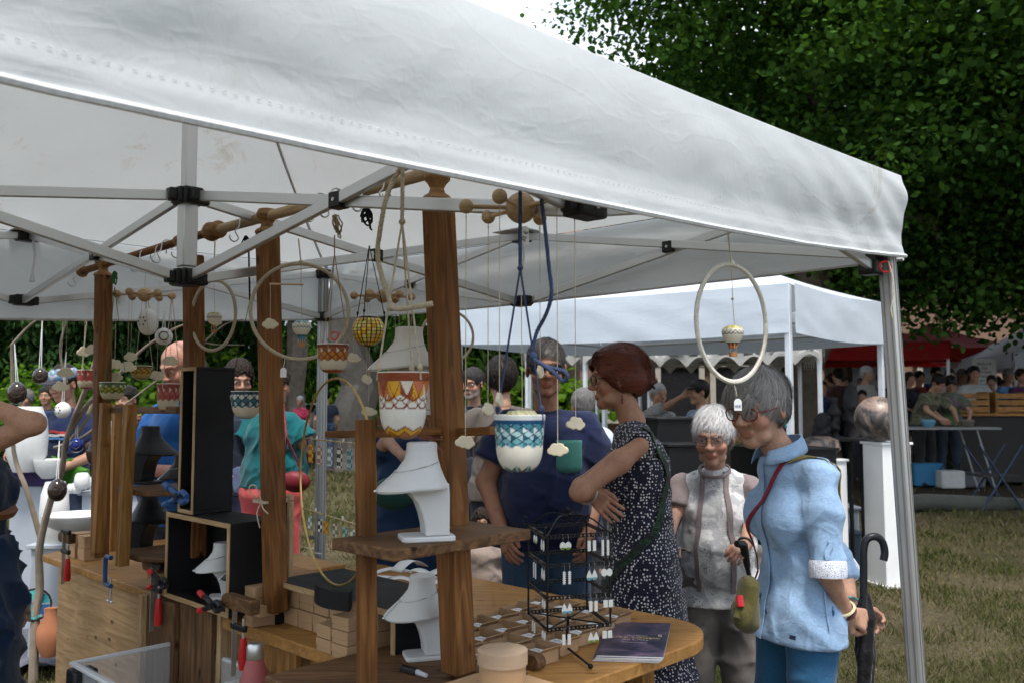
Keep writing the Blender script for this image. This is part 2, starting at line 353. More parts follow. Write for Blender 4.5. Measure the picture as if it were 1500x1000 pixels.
# ------------------------------------------------------------------ the near canopy tent (3 x 3 m)
U0, U1, V0, V1 = 1.059, 4.059, -.278, 2.722; UM = (U0+U1)/2; VM = (V0+V1)/2
EAVE, PEAK = 2.275, 3.15
EC = {1: 2.238, 2: 2.275, 3: 2.205, 4: 2.275}      # eave height at each corner
def tent_fabric(name='tent_fabric', col=(.675, .70, .705), trans=.28, stain=.62):
    m, nt, b, out = new_mat(name); vec = coords(nt, 'Object')
    st = ramp(nt, noise_tex(nt, vec, 5.5, 6, .75, .8), [(.55, 0), (.72, 1)]); st2 = ramp(nt, noise_tex(nt, vec, 1.3, 3, .6), [(.50, 0), (.60, 1)])
    mm = mixc(nt, 1.0, st, st2, 'MULTIPLY')
    fm = nt.nodes.new('ShaderNodeMath'); fm.operation = 'MULTIPLY'; nt.links.new(mm, fm.inputs[0]); fm.inputs[1].default_value = stain
    v = ramp(nt, noise_tex(nt, vec, 2.2, 4, .6), [(.3, .93), (.7, 1.0)])
    base = mixc(nt, 1.0, col, v, 'MULTIPLY'); base = mixc(nt, fm.outputs[0], base, (.40, .32, .22))
    nt.links.new(base, b.inputs['Base Color']); b.inputs['Roughness'].default_value = .55; b.inputs['Specular IOR Level'].default_value = .35
    w = noise_tex(nt, coords(nt, 'Object', (1, 1, 2.4)), 4.0, 2, .4, .3); p = bump(nt, b, w, .05, .03)
    cr = ramp(nt, noise_tex(nt, coords(nt, 'Object', (1, 1, 3.2), (0, .5, .4)), 3.2, 3, .5, .6), [(.44, 0), (.5, 1), (.56, 0)]); p = bump(nt, b, cr, .05, .010, p)
    cr = ramp(nt, noise_tex(nt, coords(nt, 'Object', (2.5, 1, 1), (.6, 0, .2)), 7, 3, .5, .8), [(.46, 0), (.5, 1), (.54, 0)]); p = bump(nt, b, cr, .05, .005, p)
    p = bump(nt, b, noise_tex(nt, vec, 26, 3, .55, 1.0), .12, .006, p)
    bump(nt, b, noise_tex(nt, vec, 420, 1), .08, .001, p)
    tr = nt.nodes.new('ShaderNodeBsdfTranslucent'); mx = nt.nodes.new('ShaderNodeMixShader'); mx.inputs[0].default_value = trans
    nt.links.new(mixc(nt, 1.0, base, (1, .985, .96), 'MULTIPLY'), tr.inputs[0]); nt.links.new(b.outputs[0], mx.inputs[1]); nt.links.new(tr.outputs[0], mx.inputs[2]); nt.links.new(mx.outputs[0], out.inputs[0])
    return m
FABRIC = tent_fabric()
HEMMAT = cloth('hem_tape', (.70, .71, .72), .7, trans=.1, wr=.2)
def fold(x, z, seed, amp):
    """drape of hanging fabric: long soft folds and finer creases"""
    return amp*(mnoise.noise(V3(x*1.6, z*2.2, seed))*.8+mnoise.noise(V3(x*3.5+z*6, z*5, seed+4))*.45+abs(mnoise.noise(V3(x*5-z*9, z*8+x*2, seed+9)))*.35)
def valance(parent, a, b, zt0, zt1, zb0, zb1, outn, seed, amp=.016, nx=150, nz=26, sag=0.0, hem=True, name='valance'):
    a = Vector(a); b = Vector(b); L = (b-a).length; outn = Vector(outn)
    def f(s, t):
        zb = zb0+(zb1-zb0)*s - sag*math.sin(math.pi*s); ztop = zt0+(zt1-zt0)*s
        zz = ztop-.018*math.sin(math.pi*s)+(zb-ztop)*t if t > .001 else ztop-.018*math.sin(math.pi*s)
        e = min(1, 6*t)*min(1, 1.2)
        o = fold(s*L, zz, seed, amp)*e + .010*t*math.sin(s*L*3.1+seed) + .012*math.sin(math.pi*min(1, t*1.4))
        # diagonal pull creases by the corners
        for c0, sg in ((0, 1), (1, -1)):
            d = abs(s-c0)*L
            if d < 1.2: o += (.0045*math.sin((d*16+t*7))+.003*math.sin(d*37+t*16+seed))*math.exp(-d*2.0)*e
        if t > .86: o += .004
        return a.lerp(b, s)+outn*(o+.012)+ZX*zz-ZX*a.z
    mb = MB(); mb.grid(f, nx, nz); o = mb.build(name, FABRIC, parent, smooth=180)
    if hem:
        h = MB(); h.tube([f(i/nx, 1.0)+outn*.001 for i in range(nx+1)], .0062, 6); h.build('hem', HEMMAT, o)
        st = MB()
        for i in range(0, nx*2):
            p0 = f((i+.1)/(nx*2), .845); p1 = f((i+.75)/(nx*2), .845)
            if i % 2 == 0: st.cyl(p0+outn*.0025, p1+outn*.0025, .0006, n=4, caps=False)
        st.build('stitching', plain('stitch_thread', (.60, .60, .60), .9, bmp=0), o)
    return o
def bar(parent, a, b, w=.016, h=.030, name='truss_bar'):
    mb = MB(); a = Vector(a); b = Vector(b); x, y, d = frame_to(b-a)
    mb.box((a+b)/2, (w, h, (b-a).length), (x, y, d)); return mb.build(name, ALU, parent, bev=.003)
def bracket(parent, c, ax, size=(.075, .05, .045)):
    c = Vector(c); mb = MB(); mb.box(c, size, ax); mb.box(c+ax[0]*size[0]*.55, (size[0]*.4, size[1]*.6, size[2]*.8), ax); mb.box(c-ax[0]*size[0]*.55, (size[0]*.4, size[1]*.6, size[2]*.8), ax)
    o = mb.build('bracket', BLK, parent, bev=.005)
    q = c+ax[0]*(size[0]*.12); r = MB(); r.cyl(q-ax[1]*(size[1]*.5+.003), q+ax[1]*(size[1]*.5+.003), .006, n=10); r.build('rivet', STEEL, o); return o
def clip(parent, c, ax): mb = MB(); mb.box(c, (.045, .036, .042), ax); o = mb.build('pivot_clip', BLK, parent, bev=.004); r = MB(); r.cyl(Vector(c)-ax[1]*.021, Vector(c)+ax[1]*.021, .005, n=8); r.build('rivet', STEEL, o); return o
def build_tent():
    T = thing('canopy_tent', 'large white pop-up canopy sheltering the wooden jewellery stall in front', 'tent', UV(UM, VM, 0))
    c1, c2, c3, c4_ = UV(U0-.030, V1+.040), UV(U1, V1), UV(U0, V0), UV(U1, V0)
    ctr = UV(UM, VM)
    # roof panels, slightly sagging between hips
    def panel(a, b, seed, ea=EAVE, eb=EAVE):
        mb = MB()
        def f(s, t):
            p = Vector(a).lerp(Vector(b), s); q = p.lerp(ctr, t)
            ez = ea+(eb-ea)*s; z = ez+(PEAK-ez)*t - .07*math.sin(math.pi*t)*1.0 - .018*math.sin(math.pi*s)*(1-t)
            z += mnoise.noise(V3(q.x*1.7, q.y*1.7, seed))*.018*min(1, 4*t)*(1-t)
            return V3(q.x, q.y, z)
        mb.grid(f, 60, 40); mb.build('roof_panel', FABRIC, T, smooth=180)
    panel(c1, c2, 1, EC[1], EC[2]); panel(c2, c4_, 2, EC[2], EC[4]); panel(c4_, c3, 3, EC[4], EC[3]); panel(c3, c1, 4, EC[3], EC[1])
    for a, ez in ((c1, EC[1]), (c2, EC[2]), (c3, EC[3]), (c4_, EC[4])):      # hip seams
        mb = MB(); mb.tube([V3(*(a.lerp(ctr, t).xy), ez+(PEAK-ez)*t-.07*math.sin(math.pi*t)-.006) for t in [i/20 for i in range(20)]], .007, 6); mb.build('hip_seam', HEMMAT, T)
    valance(T, c3, c1, EC[3], EC[1], 1.895, 1.988, -UX, 3.3, .0075, nx=190, sag=.012)
    valance(T, c1, c2, EC[1], EC[2], 1.985, 1.985, VX, 8.1, .012)
    valance(T, c2, c4_, EC[2], EC[4], 1.985, 1.83, UX, 5.2, .014)
    valance(T, c4_, c3, EC[4], EC[3], 1.83, 1.9, -VX, 6.7, .012, hem=False)
    # legs and frame
    def leg(top, foot, ax=UVZ):
        mb = MB(); x, y, d = frame_to(Vector(top)-Vector(foot)); 
        x = ax[0]; y = ax[1]
        mb.box((Vector(top)+Vector(foot))/2, (.044, .044, (Vector(top)-Vector(foot)).length), (x, y, (Vector(top)-Vector(foot)).normalized()))
        o = mb.build('leg', plain('leg_aluminium', (.40, .40, .385), .5, .6, .08, 5, .05, 200), T, bev=.006)
        g = MB(); dd = (Vector(top)-Vector(foot)).normalized()
        for sx in (-.009, .009):
            for nrm, tg in ((-y, x), (-x, y), (y, x), (x, y)): g.box((Vector(top)+Vector(foot))/2+nrm*.0225+tg*sx, (.004, .0022, (Vector(top)-Vector(foot)).length-.02), (tg, nrm, dd))
        g.build('groove', plain('alu_groove', (.24, .24, .235), .5, .6, bmp=0), o); f = MB(); f.box(Vector(foot)+ZX*.006, (.10, .10, .012), ax); f.build('foot_plate', STEEL, o)
        return o
    i = .03
    leg(PY(1294, 300, 2.70), PY(1343, 1000, 2.70)+(PY(1343, 1000, 2.70)-PY(1294, 300, 2.70)).normalized()*.43)
    leg(UV(U1-i, V1-i, EAVE-.02), UV(U1-i, V1-i, 0)); leg(UV(U0+i, V0+i, EAVE-.02), UV(U0+i, V0+i-.02, 0)); leg(UV(U1-i, V0+i, EAVE-.02), UV(U1-i, V0+i, 0))
    zu, zl = 2.235, 1.965
    sides = {'A': (UV(U0+i, V0), UV(U0+i, V1), VX, UX), 'B': (UV(U0, V1-i), UV(U1, V1-i), UX, VX), 'C': (UV(U1-i, V0), UV(U1-i, V1), VX, UX), 'D': (UV(U0, V0+i), UV(U1, V0+i), UX, VX)}
    for k, (a, b, d, n) in sides.items():
        m = (a+b)/2+(VX*.10 if k == 'A' else V3(0, 0, 0)); ax = (d, n, ZX); zu, zl = (2.185, 1.925) if k == 'A' else (2.235, 1.965)
        for e, sg in ((a, 1), (b, -1)):
            s1 = e+d*(sg*.05); s2 = m-d*(sg*.03)
            bar(T, s1+ZX*(zu-.01)+n*.009, s2+ZX*zl+n*.009); bar(T, s1+ZX*(zl+.03)-n*.009, s2+ZX*zu-n*.009)
            q = s1.lerp(s2, .5)+ZX*((zu+zl)/2+.005); clip(T, q, ax)
            bracket(T, s1-d*(sg*.02)+ZX*(zu-.01), ax, (.06, .056, .05)); bracket(T, s1-d*(sg*.02)+ZX*(zl+.03), ax, (.06, .056, .05))
        bracket(T, m+ZX*zu, ax); bracket(T, m+ZX*zl, ax)
    mu, ml = 2.165, 1.918
    for a, n in ((UV(U0+i, VM+.10), VX), (UV(U1-i, VM), VX), (UV(UM, V0+i), UX), (UV(UM, V1-i), UX)):
        zu, zl = (2.185, 1.925) if a == UV(U0+i, VM+.10) else (2.235, 1.965)
        d = (a-ctr).normalized(); n = ZX.cross(d) if n == VX else n; ax = (d, n, ZX); s = ctr+d*.035; e = a-d*.03
        bar(T, s+ZX*mu+n*.009, e+ZX*zl+n*.009); bar(T, s+ZX*ml-n*.009, e+ZX*zu-n*.009)
        # crossing of the two bars
        f = (mu-ml)/((mu-ml)+(zu-zl)); clip(T, s.lerp(e, f)+ZX*(mu+(zl-mu)*f), ax)
    for z in (mu, ml): bracket(T, ctr+ZX*z, UVZ, (.085, .06, .05)); bracket(T, ctr+ZX*z, (VX, UX, ZX), (.085, .058, .048))
    mb = MB(); mb.box(ctr+ZX*(1.93+PEAK)/2, (.036, .036, PEAK-1.93), UVZ); mb.build('mast', ALU, T, bev=.004)
    mb = MB(); mb.box(ctr+ZX*2.05, (.046, .046, .20), UVZ); mb.build('mast_sleeve', ALU, T, bev=.004)
    # webbing tabs under the side truss brackets
    for p in (UV(U1-.06, VM+.0, 0), UV(UM, V1-.06, 0)):
        mb = MB(); mb.box(p+ZX*2.255, (.17, .12, .004), UVZ); mb.build('corner_gusset', HEMMAT, T)
        mb = MB(); mb.tube([p+V3(.02, 0, 2.22), p+V3(.03, 0, 2.15), p+V3(.02, 0, 2.08), p+V3(.022, 0, 2.04)], [.006, .005, .004, .010], 6); mb.build('tie_strap', HEMMAT, T)
    # patch at the front eave, ring on the right corner
    ring = MB(); c = PY(1297, 391, 2.64); ring.tube([c+V3(math.cos(t)*.017, .004*math.sin(t), math.sin(t)*.017) for t in [k*math.pi/9 for k in range(18)]], .0032, 6, True)
    ring.build('red_ring', plain('red_plastic', (.62, .03, .025), .35, bmp=0), T)
    cd = MB(); cd.tube([c+V3(.005, -.01, .015), c+V3(.012, -.02, -.03), c+V3(.014, -.022, -.08), c+V3(.004, -.02, -.13), c+V3(.008, -.02, -.155)], .0022, 5); cd.build('cord', ROPE, T)
    ring2 = MB(); c = PY(490, 492, 4.55); ring2.tube([c+V3(math.cos(t)*.020, .004*math.sin(t), math.sin(t)*.020) for t in [k*math.pi/9 for k in range(18)]], .004, 6, True)
    ring2.build('red_ring', MC['red_plastic'], T)
    return T
TENT = build_tent()
# ------------------------------------------------------------------ wooden stall furniture (aligned with the tent)
TZ = .872
def board(mb, u0, u1, v0, v1, z0, z1, mi=0):
    mb.box(UV((u0+u1)/2, (v0+v1)/2, (z0+z1)/2), (abs(u1-u0), abs(v1-v0), abs(z1-z0)), UVZ, mi); return mb
def uvof(p): return p.dot(UX), p.dot(VX)
def part_board(parent, name, u0, u1, v0, v1, z0, z1, mat, bev=.003):
    mb = MB(); board(mb, u0, u1, v0, v1, z0, z1); return mb.build(name, mat, parent, bev=bev)
def rounded_slab(name, parent, pts, z0, z1, mat, bev=.004):
    mb = MB(); mb.prism([UV(u, v, z0) for u, v in pts], ZX*(z1-z0)); return mb.build(name, mat, parent, bev=bev, smooth=30)
# tables
def table_right():
    t = thing('display_table', 'long wooden display table with a rounded end and oiled top, nearest the camera', 'table', UV(1.95, 1.9, 0))
    pts = [(2.63, 1.40), (2.63, 2.38), (1.86, 2.38)]
    for k in range(13):
        a = math.pi/2*k/12; pts.append((1.60-.20*math.sin(a)+.0, 2.14+.24*math.cos(a)))
    pts += [(1.40, 1.62), (1.46, 1.46), (1.56, 1.40)]
    rounded_slab('table_top', t, pts[::-1], TZ-.036, TZ, TWOOD, .004)
    part_board(t, 'front_panel', 2.30, 2.60, 1.46, 1.485, 0.01, TZ-.037, PWOOD)
    part_board(t, 'apron', 1.62, 2.29, 1.50, 1.525, TZ-.12, TZ-.038, PWOOD)
    for u, v in ((1.62, 2.22), (2.52, 2.26), (1.58, 1.62)): part_board(t, 'leg', u-.03, u+.03, v-.03, v+.03, 0, TZ-.038, PWOOD)
    mb = MB(); mb.grid(lambda a, b: UV(2.28-.62*a, 1.52+.02*math.sin(a*17), .02+b*.80), 30, 4); mb.build('cloth_skirt', cloth('beige_cloth', (.34, .29, .22)), t, solid=.002)
    return t
table_right()
def table_left():
    t = thing('display_table', 'pine display table at the far end with a tall plank front', 'table', UV(3.7, 1.8, 0))
    pts = [(3.10, 1.40), (3.10, 2.2), (4.30, 2.2), (4.30, 1.47), (4.25, 1.40)]
    rounded_slab('table_top', t, pts, TZ-.03, TZ, TWOOD)
    part_board(t, 'front_panel', 3.16, 4.22, 1.46, 1.485, .01, TZ-.031, wood('pale_pine_plank', (.30, .17, .075), (.47, .29, .14), (.56, .37, .20), .5))
    part_board(t, 'side_panel', 4.19, 4.215, 1.487, 2.1, .01, TZ-.031, PWOOD)
    part_board(t, 'side_panel', 3.16, 3.185, 1.487, 2.1, .01, TZ-.031, PWOOD)
    return t
table_left()
def cabinet():
    t = thing('plank_cabinet', 'dark stained plank stand beneath the black open display box', 'cabinet', UV(2.9, 1.6, 0))
    part_board(t, 'side_panel', 3.135, 3.158, 1.36, 1.80, 0, TZ-.002, PLY)
    part_board(t, 'front_panel', 2.92, 3.133, 1.38, 1.402, 0, TZ-.002, wood('dark_plank', (.07, .035, .016), (.15, .08, .037), (.22, .125, .06), .6))
    part_board(t, 'front_panel', 2.70, 2.918, 1.40, 1.422, 0, TZ-.002, MC['dark_plank'])
    part_board(t, 'side_panel', 2.66, 2.684, 1.41, 1.80, 0, TZ-.002, PLY)
    part_board(t, 'top_board', 2.655, 3.16, 1.40, 1.95, TZ, TZ+.028, PWOOD)
    return t
cabinet()
# posts and rail
def post_frame():
    t = thing('post_rail', 'turned wooden hanging rail carried on dark stained square posts', 'display rack', UV(2.7, 1.45, TZ))
    def post(pt, pb, w):
        mb = MB(); a = PV(*pb); b = PV(*pt); d = (b-a).normalized(); mb.box((a+b)/2, (w, w, (b-a).length), (UX, VX, d)); return mb.build('post', DWOOD, t, bev=.006)
    def cap(p, r=.034):
        prof = [(0.001, 0), (r*1.0, 0), (r*1.12, .006), (r*1.0, .014), (r*.62, .022), (r*.52, .034), (r*.7, .046), (r*.98, .056), (r*1.0, .066), (r*.8, .080), (r*.001, .086)]
        mb = MB(); mb.lathe(prof, 20, p); return mb.build('turned_cap', OWOOD, t)
    post((642, 296, 1.45), (672, 985, 1.45), .062); post((392, 342, 1.45), (404, 895, 1.45), .058)
    post((283, 374, 1.45), (287, 815, 1.45), .058); post((152, 403, 1.45), (146, 815, 1.45), .058)
    for a in ((640, 294), (391, 342), (151, 404)): p = PV(a[0], a[1], 1.45); cap(p-ZX*.004)
    # dowels
    e = [PV(690, 250, 1.45), PV(312, 340, 1.45), PV(122, 398, 1.45)]
    r0 = PV(642, 250, 1.45); r1 = PV(392, 313, 1.45); mid = PV(318, 337, 1.45); end = PV(122, 397, 1.45)
    d = (r1-r0).normalized()
    mb = MB(); mb.cyl(r0-d*.02, mid, .0165, n=18); mb.build('rail_dowel', LWOOD, t)
    mb = MB(); mb.cyl(mid, end, .0145, n=18); mb.build('rail_dowel', DWOOD, t)
    dd = (end-mid).normalized(); ax = frame_to(dd)
    for p, prof in ((mid-dd*.025, [(.001, 0), (.02, 0), (.029, .006), (.031, .014), (.026, .022), (.019, .026), (.001, .028)]), (mid+dd*.012, [(.014, 0), (.022, .004), (.032, .018), (.034, .030), (.029, .044), (.018, .053), (.014, .056)])):
        mb = MB(); mb.lathe(prof, 20, p, ax); mb.build('turned_knob', OWOOD, t)
    q = PV(178, 379, 1.45); mb = MB(); mb.lathe([(.014, 0), (.02, .004), (.02, .016), (.014, .02)], 16, q, ax); mb.build('turned_ring', OWOOD, t)
    mb = MB(); mb.lathe([(.014, 0), (.024, .004), (.027, .012), (.02, .024), (.001, .028)], 16, end, ax); mb.build('turned_knob', OWOOD, t)
    q = PV(263, 353, 1.45); mb = MB(); mb.lathe([(.014, 0), (.021, .004), (.021, .014), (.014, .018)], 16, q, ax); mb.build('turned_ring', OWOOD, t)
    return t
post_frame()
# ladder shelves
def ladder_right():
    t = thing('ladder_shelf', 'brown wooden ladder shelf with three boards holding white necklace busts', 'shelf', UV(1.72, 1.35, TZ))
    def leg(pt, pb, v, w=.034): 
        a = PV(pb[0], pb[1], v); b = PV(pt[0], pt[1], v); mb = MB(); mb.box((a+b)/2, (w, w, (b-a).length), (UX, VX, (b-a).normalized())); return mb.build('leg', DWOOD, t, bev=.002)
    leg((535, 614), (538, 1010), 1.20)
    leg((657, 640), (668, 985), 1.50, .030)
    zs = PV(582, 822, 1.10).z
    a = PV(577, 823, 1.12); uu, vv = uvof(a); z1 = a.z
    shelf = [(uu, vv), (uu+.215, vv), (uu+.215, vv+.40), (uu, vv+.40)]
    rounded_slab('shelf_board', t, shelf[::-1], z1-.0, z1+.024, RWOOD, .003)
    zb = TZ+.002
    b = PZ(500, 965, zb); bu, bv = uvof(b)
    rounded_slab('shelf_board', t, [(1.50, 1.14), (1.93, 1.14), (1.93, 1.56), (1.86, 1.60), (1.50, 1.60)][::-1], zb, zb+.022, RWOOD, .003)
    # rungs
    for py, h in ((634, .020),):
        p = PV(480, py+2, 1.235); q = PV(545, py-1, 1.235); s = PV(722, py-4, 1.235)
        p = PV(480, py+2, 1.46); s = PV(640, py-2, 1.46); mb = MB(); mb.box((p+s)/2, (h, h, (s-p).length), frame_to(s-p)); mb.build('rung', DWOOD, t, bev=.002)
        p = PV(545, py, 1.22); d = VX; mb = MB(); mb.box(p+VX*.12, (h, .26, h), UVZ); mb.build('rung', DWOOD, t, bev=.002)
        p = PV(700, 632, 1.46); q = PV(722, 630, 1.46); a_ = PV(665, 633, 1.46); mb = MB(); mb.box((a_+q)/2, (h, h, (q-a_).length), frame_to(q-a_)); mb.build('rung', DWOOD, t, bev=.002)
    return t, z1+.024, zb+.022
LADR, Z_SHELF, Z_BASE = ladder_right()
def ladder_left():
    t = thing('ladder_shelf', 'slim pine ladder shelf with round-edged boards holding black necklace busts', 'shelf', UV(3.55, 1.45, TZ))
    def leg(pt, pb, v0, v1, w=.036):
        a = PV(pb[0], pb[1], v0); b = PV(pt[0], pt[1], v1); mb = MB(); mb.box((a+b)/2, (w, w, (b-a).length), (UX, VX, (b-a).normalized())); return mb.build('leg', PWOOD, t, bev=.002)
    leg((155, 590), (143, 808), 1.42, 1.42); leg((191, 592), (179, 828), 1.30, 1.30)
    leg((172, 592), (165, 808), 1.66, 1.66)
    for py, L in ((713, .30), (808, .34)):
        p = PV(190, py+3, 1.32); u, v = uvof(p); z = p.z
        pts = [(u+.12, v), (u-.06, v)]
        for k in range(9):
            a = -math.pi/2+math.pi*k/8; pts.append((u-.06-.13*math.cos(a), v+.17+.17*math.sin(a)))
        pts += [(u+.12, v+.34)]
        rounded_slab('shelf_board', t, pts[::-1] if py else pts, z-.018, z, RWOOD)
    p = PV(156, 600, 1.44); q = PV(262, 600, 1.44); mb = MB(); mb.box((p+q)/2, (.02, .026, (q-p).length), frame_to(q-p)); mb.build('rung', RWOOD, t, bev=.002)
    return t
ladder_left()
# black display boxes
def open_box(label, u0, u1, v0, v1, z0, z1, th=.014, name='display_box'):
    t = thing(name, label, 'display box', UV((u0+u1)/2, (v0+v1)/2, z0))
    def pan(nm, a, b, c, d, e, f):
        mb = MB(); board(mb, a, b, c, d, e, f); mb.build(nm, BLKBOARD, t, bev=.0015)
    pan('bottom_panel', u0, u1, v0+.003, v1, z0, z0+th); pan('top_panel', u0, u1, v0+.003, v1, z1-th, z1)
    pan('side_panel', u0, u0+th, v0+.003, v1, z0+th, z1-th); pan('side_panel', u1-th, u1, v0+.003, v1, z0+th, z1-th)
    pan('back_panel', u0+th, u1-th, v1-.006, v1-.001, z0+th, z1-th)
    # raw plywood front edges
    for (a, b, c, d) in ((u0, u1, z0, z0+th), (u0, u1, z1-th, z1), (u0, u0+th, z0+th, z1-th), (u1-th, u1, z0+th, z1-th)):
        mb = MB(); board(mb, a, b, v0, v0+.003, c, d); mb.build('edge_strip', PLY, t)
    return t
a = PV(334, 884, 1.30); bu, bv = uvof(a); zl = TZ+.030
BX = dict(u0=uvof(PV(334, 880, 1.34))[0], u1=uvof(PV(241, 835, 1.34))[0], z1=PV(332, 766, 1.34).z)
open_box('black open-fronted display box holding a white bust', BX['u0'], BX['u1'], 1.34, 1.505, zl, BX['z1'], .015)
TB = dict(u0=uvof(PV(282, 735, 1.36))[0], u1=uvof(PV(261, 735, 1.36))[0], z1=PV(282, 537, 1.36).z)
open_box('tall narrow black display box standing upright beside the second post', TB['u0'], TB['u0']+.105, 1.36, 1.50, BX['z1']+.001, TB['z1'], .012)
# low black riser bench with kraft boxes under it
def riser():
    p0 = PZ(405, 900, TZ); u1 = uvof(PV(398, 850, 1.46))[0]; z = PV(398, 848, 1.46).z
    t = thing('riser_bench', 'low black-topped riser bench on the table with small boxes packed under it', 'riser', UV(2.1, 1.6, TZ))
    u0 = u1-.60; v0, v1 = 1.46, 1.72
    mb = MB(); board(mb, u0, u1, v0+.003, v1, z-.016, z); mb.build('top_panel', BLKBOARD, t, bev=.0015)
    mb = MB(); board(mb, u0, u1, v0, v0+.003, z-.016, z); mb.build('edge_strip', PLY, t)
    for a in (u1-.016, u0):
        mb = MB(); board(mb, a, a+.016, v0+.003, v1, TZ, z-.017); mb.build('side_panel', BLKBOARD, t, bev=.0015)
        mb = MB(); board(mb, a, a+.016, v0, v0+.003, TZ, z-.017); mb.build('edge_strip', PLY, t)
    return t, z, u0, u1
RIS, Z_RISER, RU0, RU1 = riser()
def small_table():
    t = thing('side_table', 'small oiled wooden table behind the posts with jewellery cards lying on it', 'table', UV(3.1, 2.3, 0))
    z = .80
    a = PZ(395, 830, z); c = PZ(560, 840, z)
    pts = [(2.75, 2.02), (3.35, 2.02), (3.35, 2.55), (2.75, 2.55)]
    rounded_slab('table_top', t, pts[::-1], z-.03, z, TWOOD)
    for u, v in ((2.8, 2.07), (3.3, 2.07), (2.8, 2.5), (3.3, 2.5)): part_board(t, 'leg', u-.025, u+.025, v-.025, v+.025, 0, z-.031, PWOOD)
    return t
small_table()
# ------------------------------------------------------------------ organic shapes: blended solids -> one continuous surface
def surfnet(f, org, h):
    s = f < 0; sh = np.array(f.shape)-1
    cnt = np.zeros(sh, np.int8)
    for i in (0, 1):
        for j in (0, 1):
            for k in (0, 1): cnt += s[i:sh[0]+i, j:sh[1]+j, k:sh[2]+k]
    act = (cnt > 0) & (cnt < 8); ijk = np.argwhere(act); n = len(ijk)
    idx = np.full(sh, -1, np.int64); idx[act] = np.arange(n)
    acc = np.zeros((n, 3)); num = np.zeros(n)
    cor = [(i, j, k) for i in (0, 1) for j in (0, 1) for k in (0, 1)]
    fv = {c: f[ijk[:, 0]+c[0], ijk[:, 1]+c[1], ijk[:, 2]+c[2]] for c in cor}
    for a in cor:
        for ax in range(3):
            if a[ax] == 0:
                b = list(a); b[ax] = 1; b = tuple(b); fa, fb = fv[a], fv[b]; m = (fa < 0) != (fb < 0)
                t = np.where(m, fa/np.where(m, fa-fb, 1), 0); p = np.array(a, float)[None]+t[:, None]*(np.array(b)-np.array(a))[None]
                acc += p*m[:, None]; num += m
    V = (ijk+acc/num[:, None])*h+org
    Q = []
    for ax in range(3):
        u, w = (ax+1) % 3, (ax+2) % 3
        sl0 = [slice(None)]*3; sl1 = [slice(None)]*3; sl0[ax] = slice(0, -1); sl1[ax] = slice(1, None)
        a, b = s[tuple(sl0)], s[tuple(sl1)]
        e = np.argwhere(a != b); ok = (e[:, u] > 0) & (e[:, w] > 0) & (e[:, u] < sh[u]) & (e[:, w] < sh[w]); e = e[ok]
        ins = a[tuple(e.T)]
        q = []
        for du, dw in ((-1, -1), (0, -1), (0, 0), (-1, 0)):
            c = e.copy(); c[:, u] += du; c[:, w] += dw; q.append(idx[tuple(c.T)])
        q = np.stack(q, 1); q[~ins] = q[~ins][:, ::-1]; Q.append(q)
    return V, np.concatenate(Q)
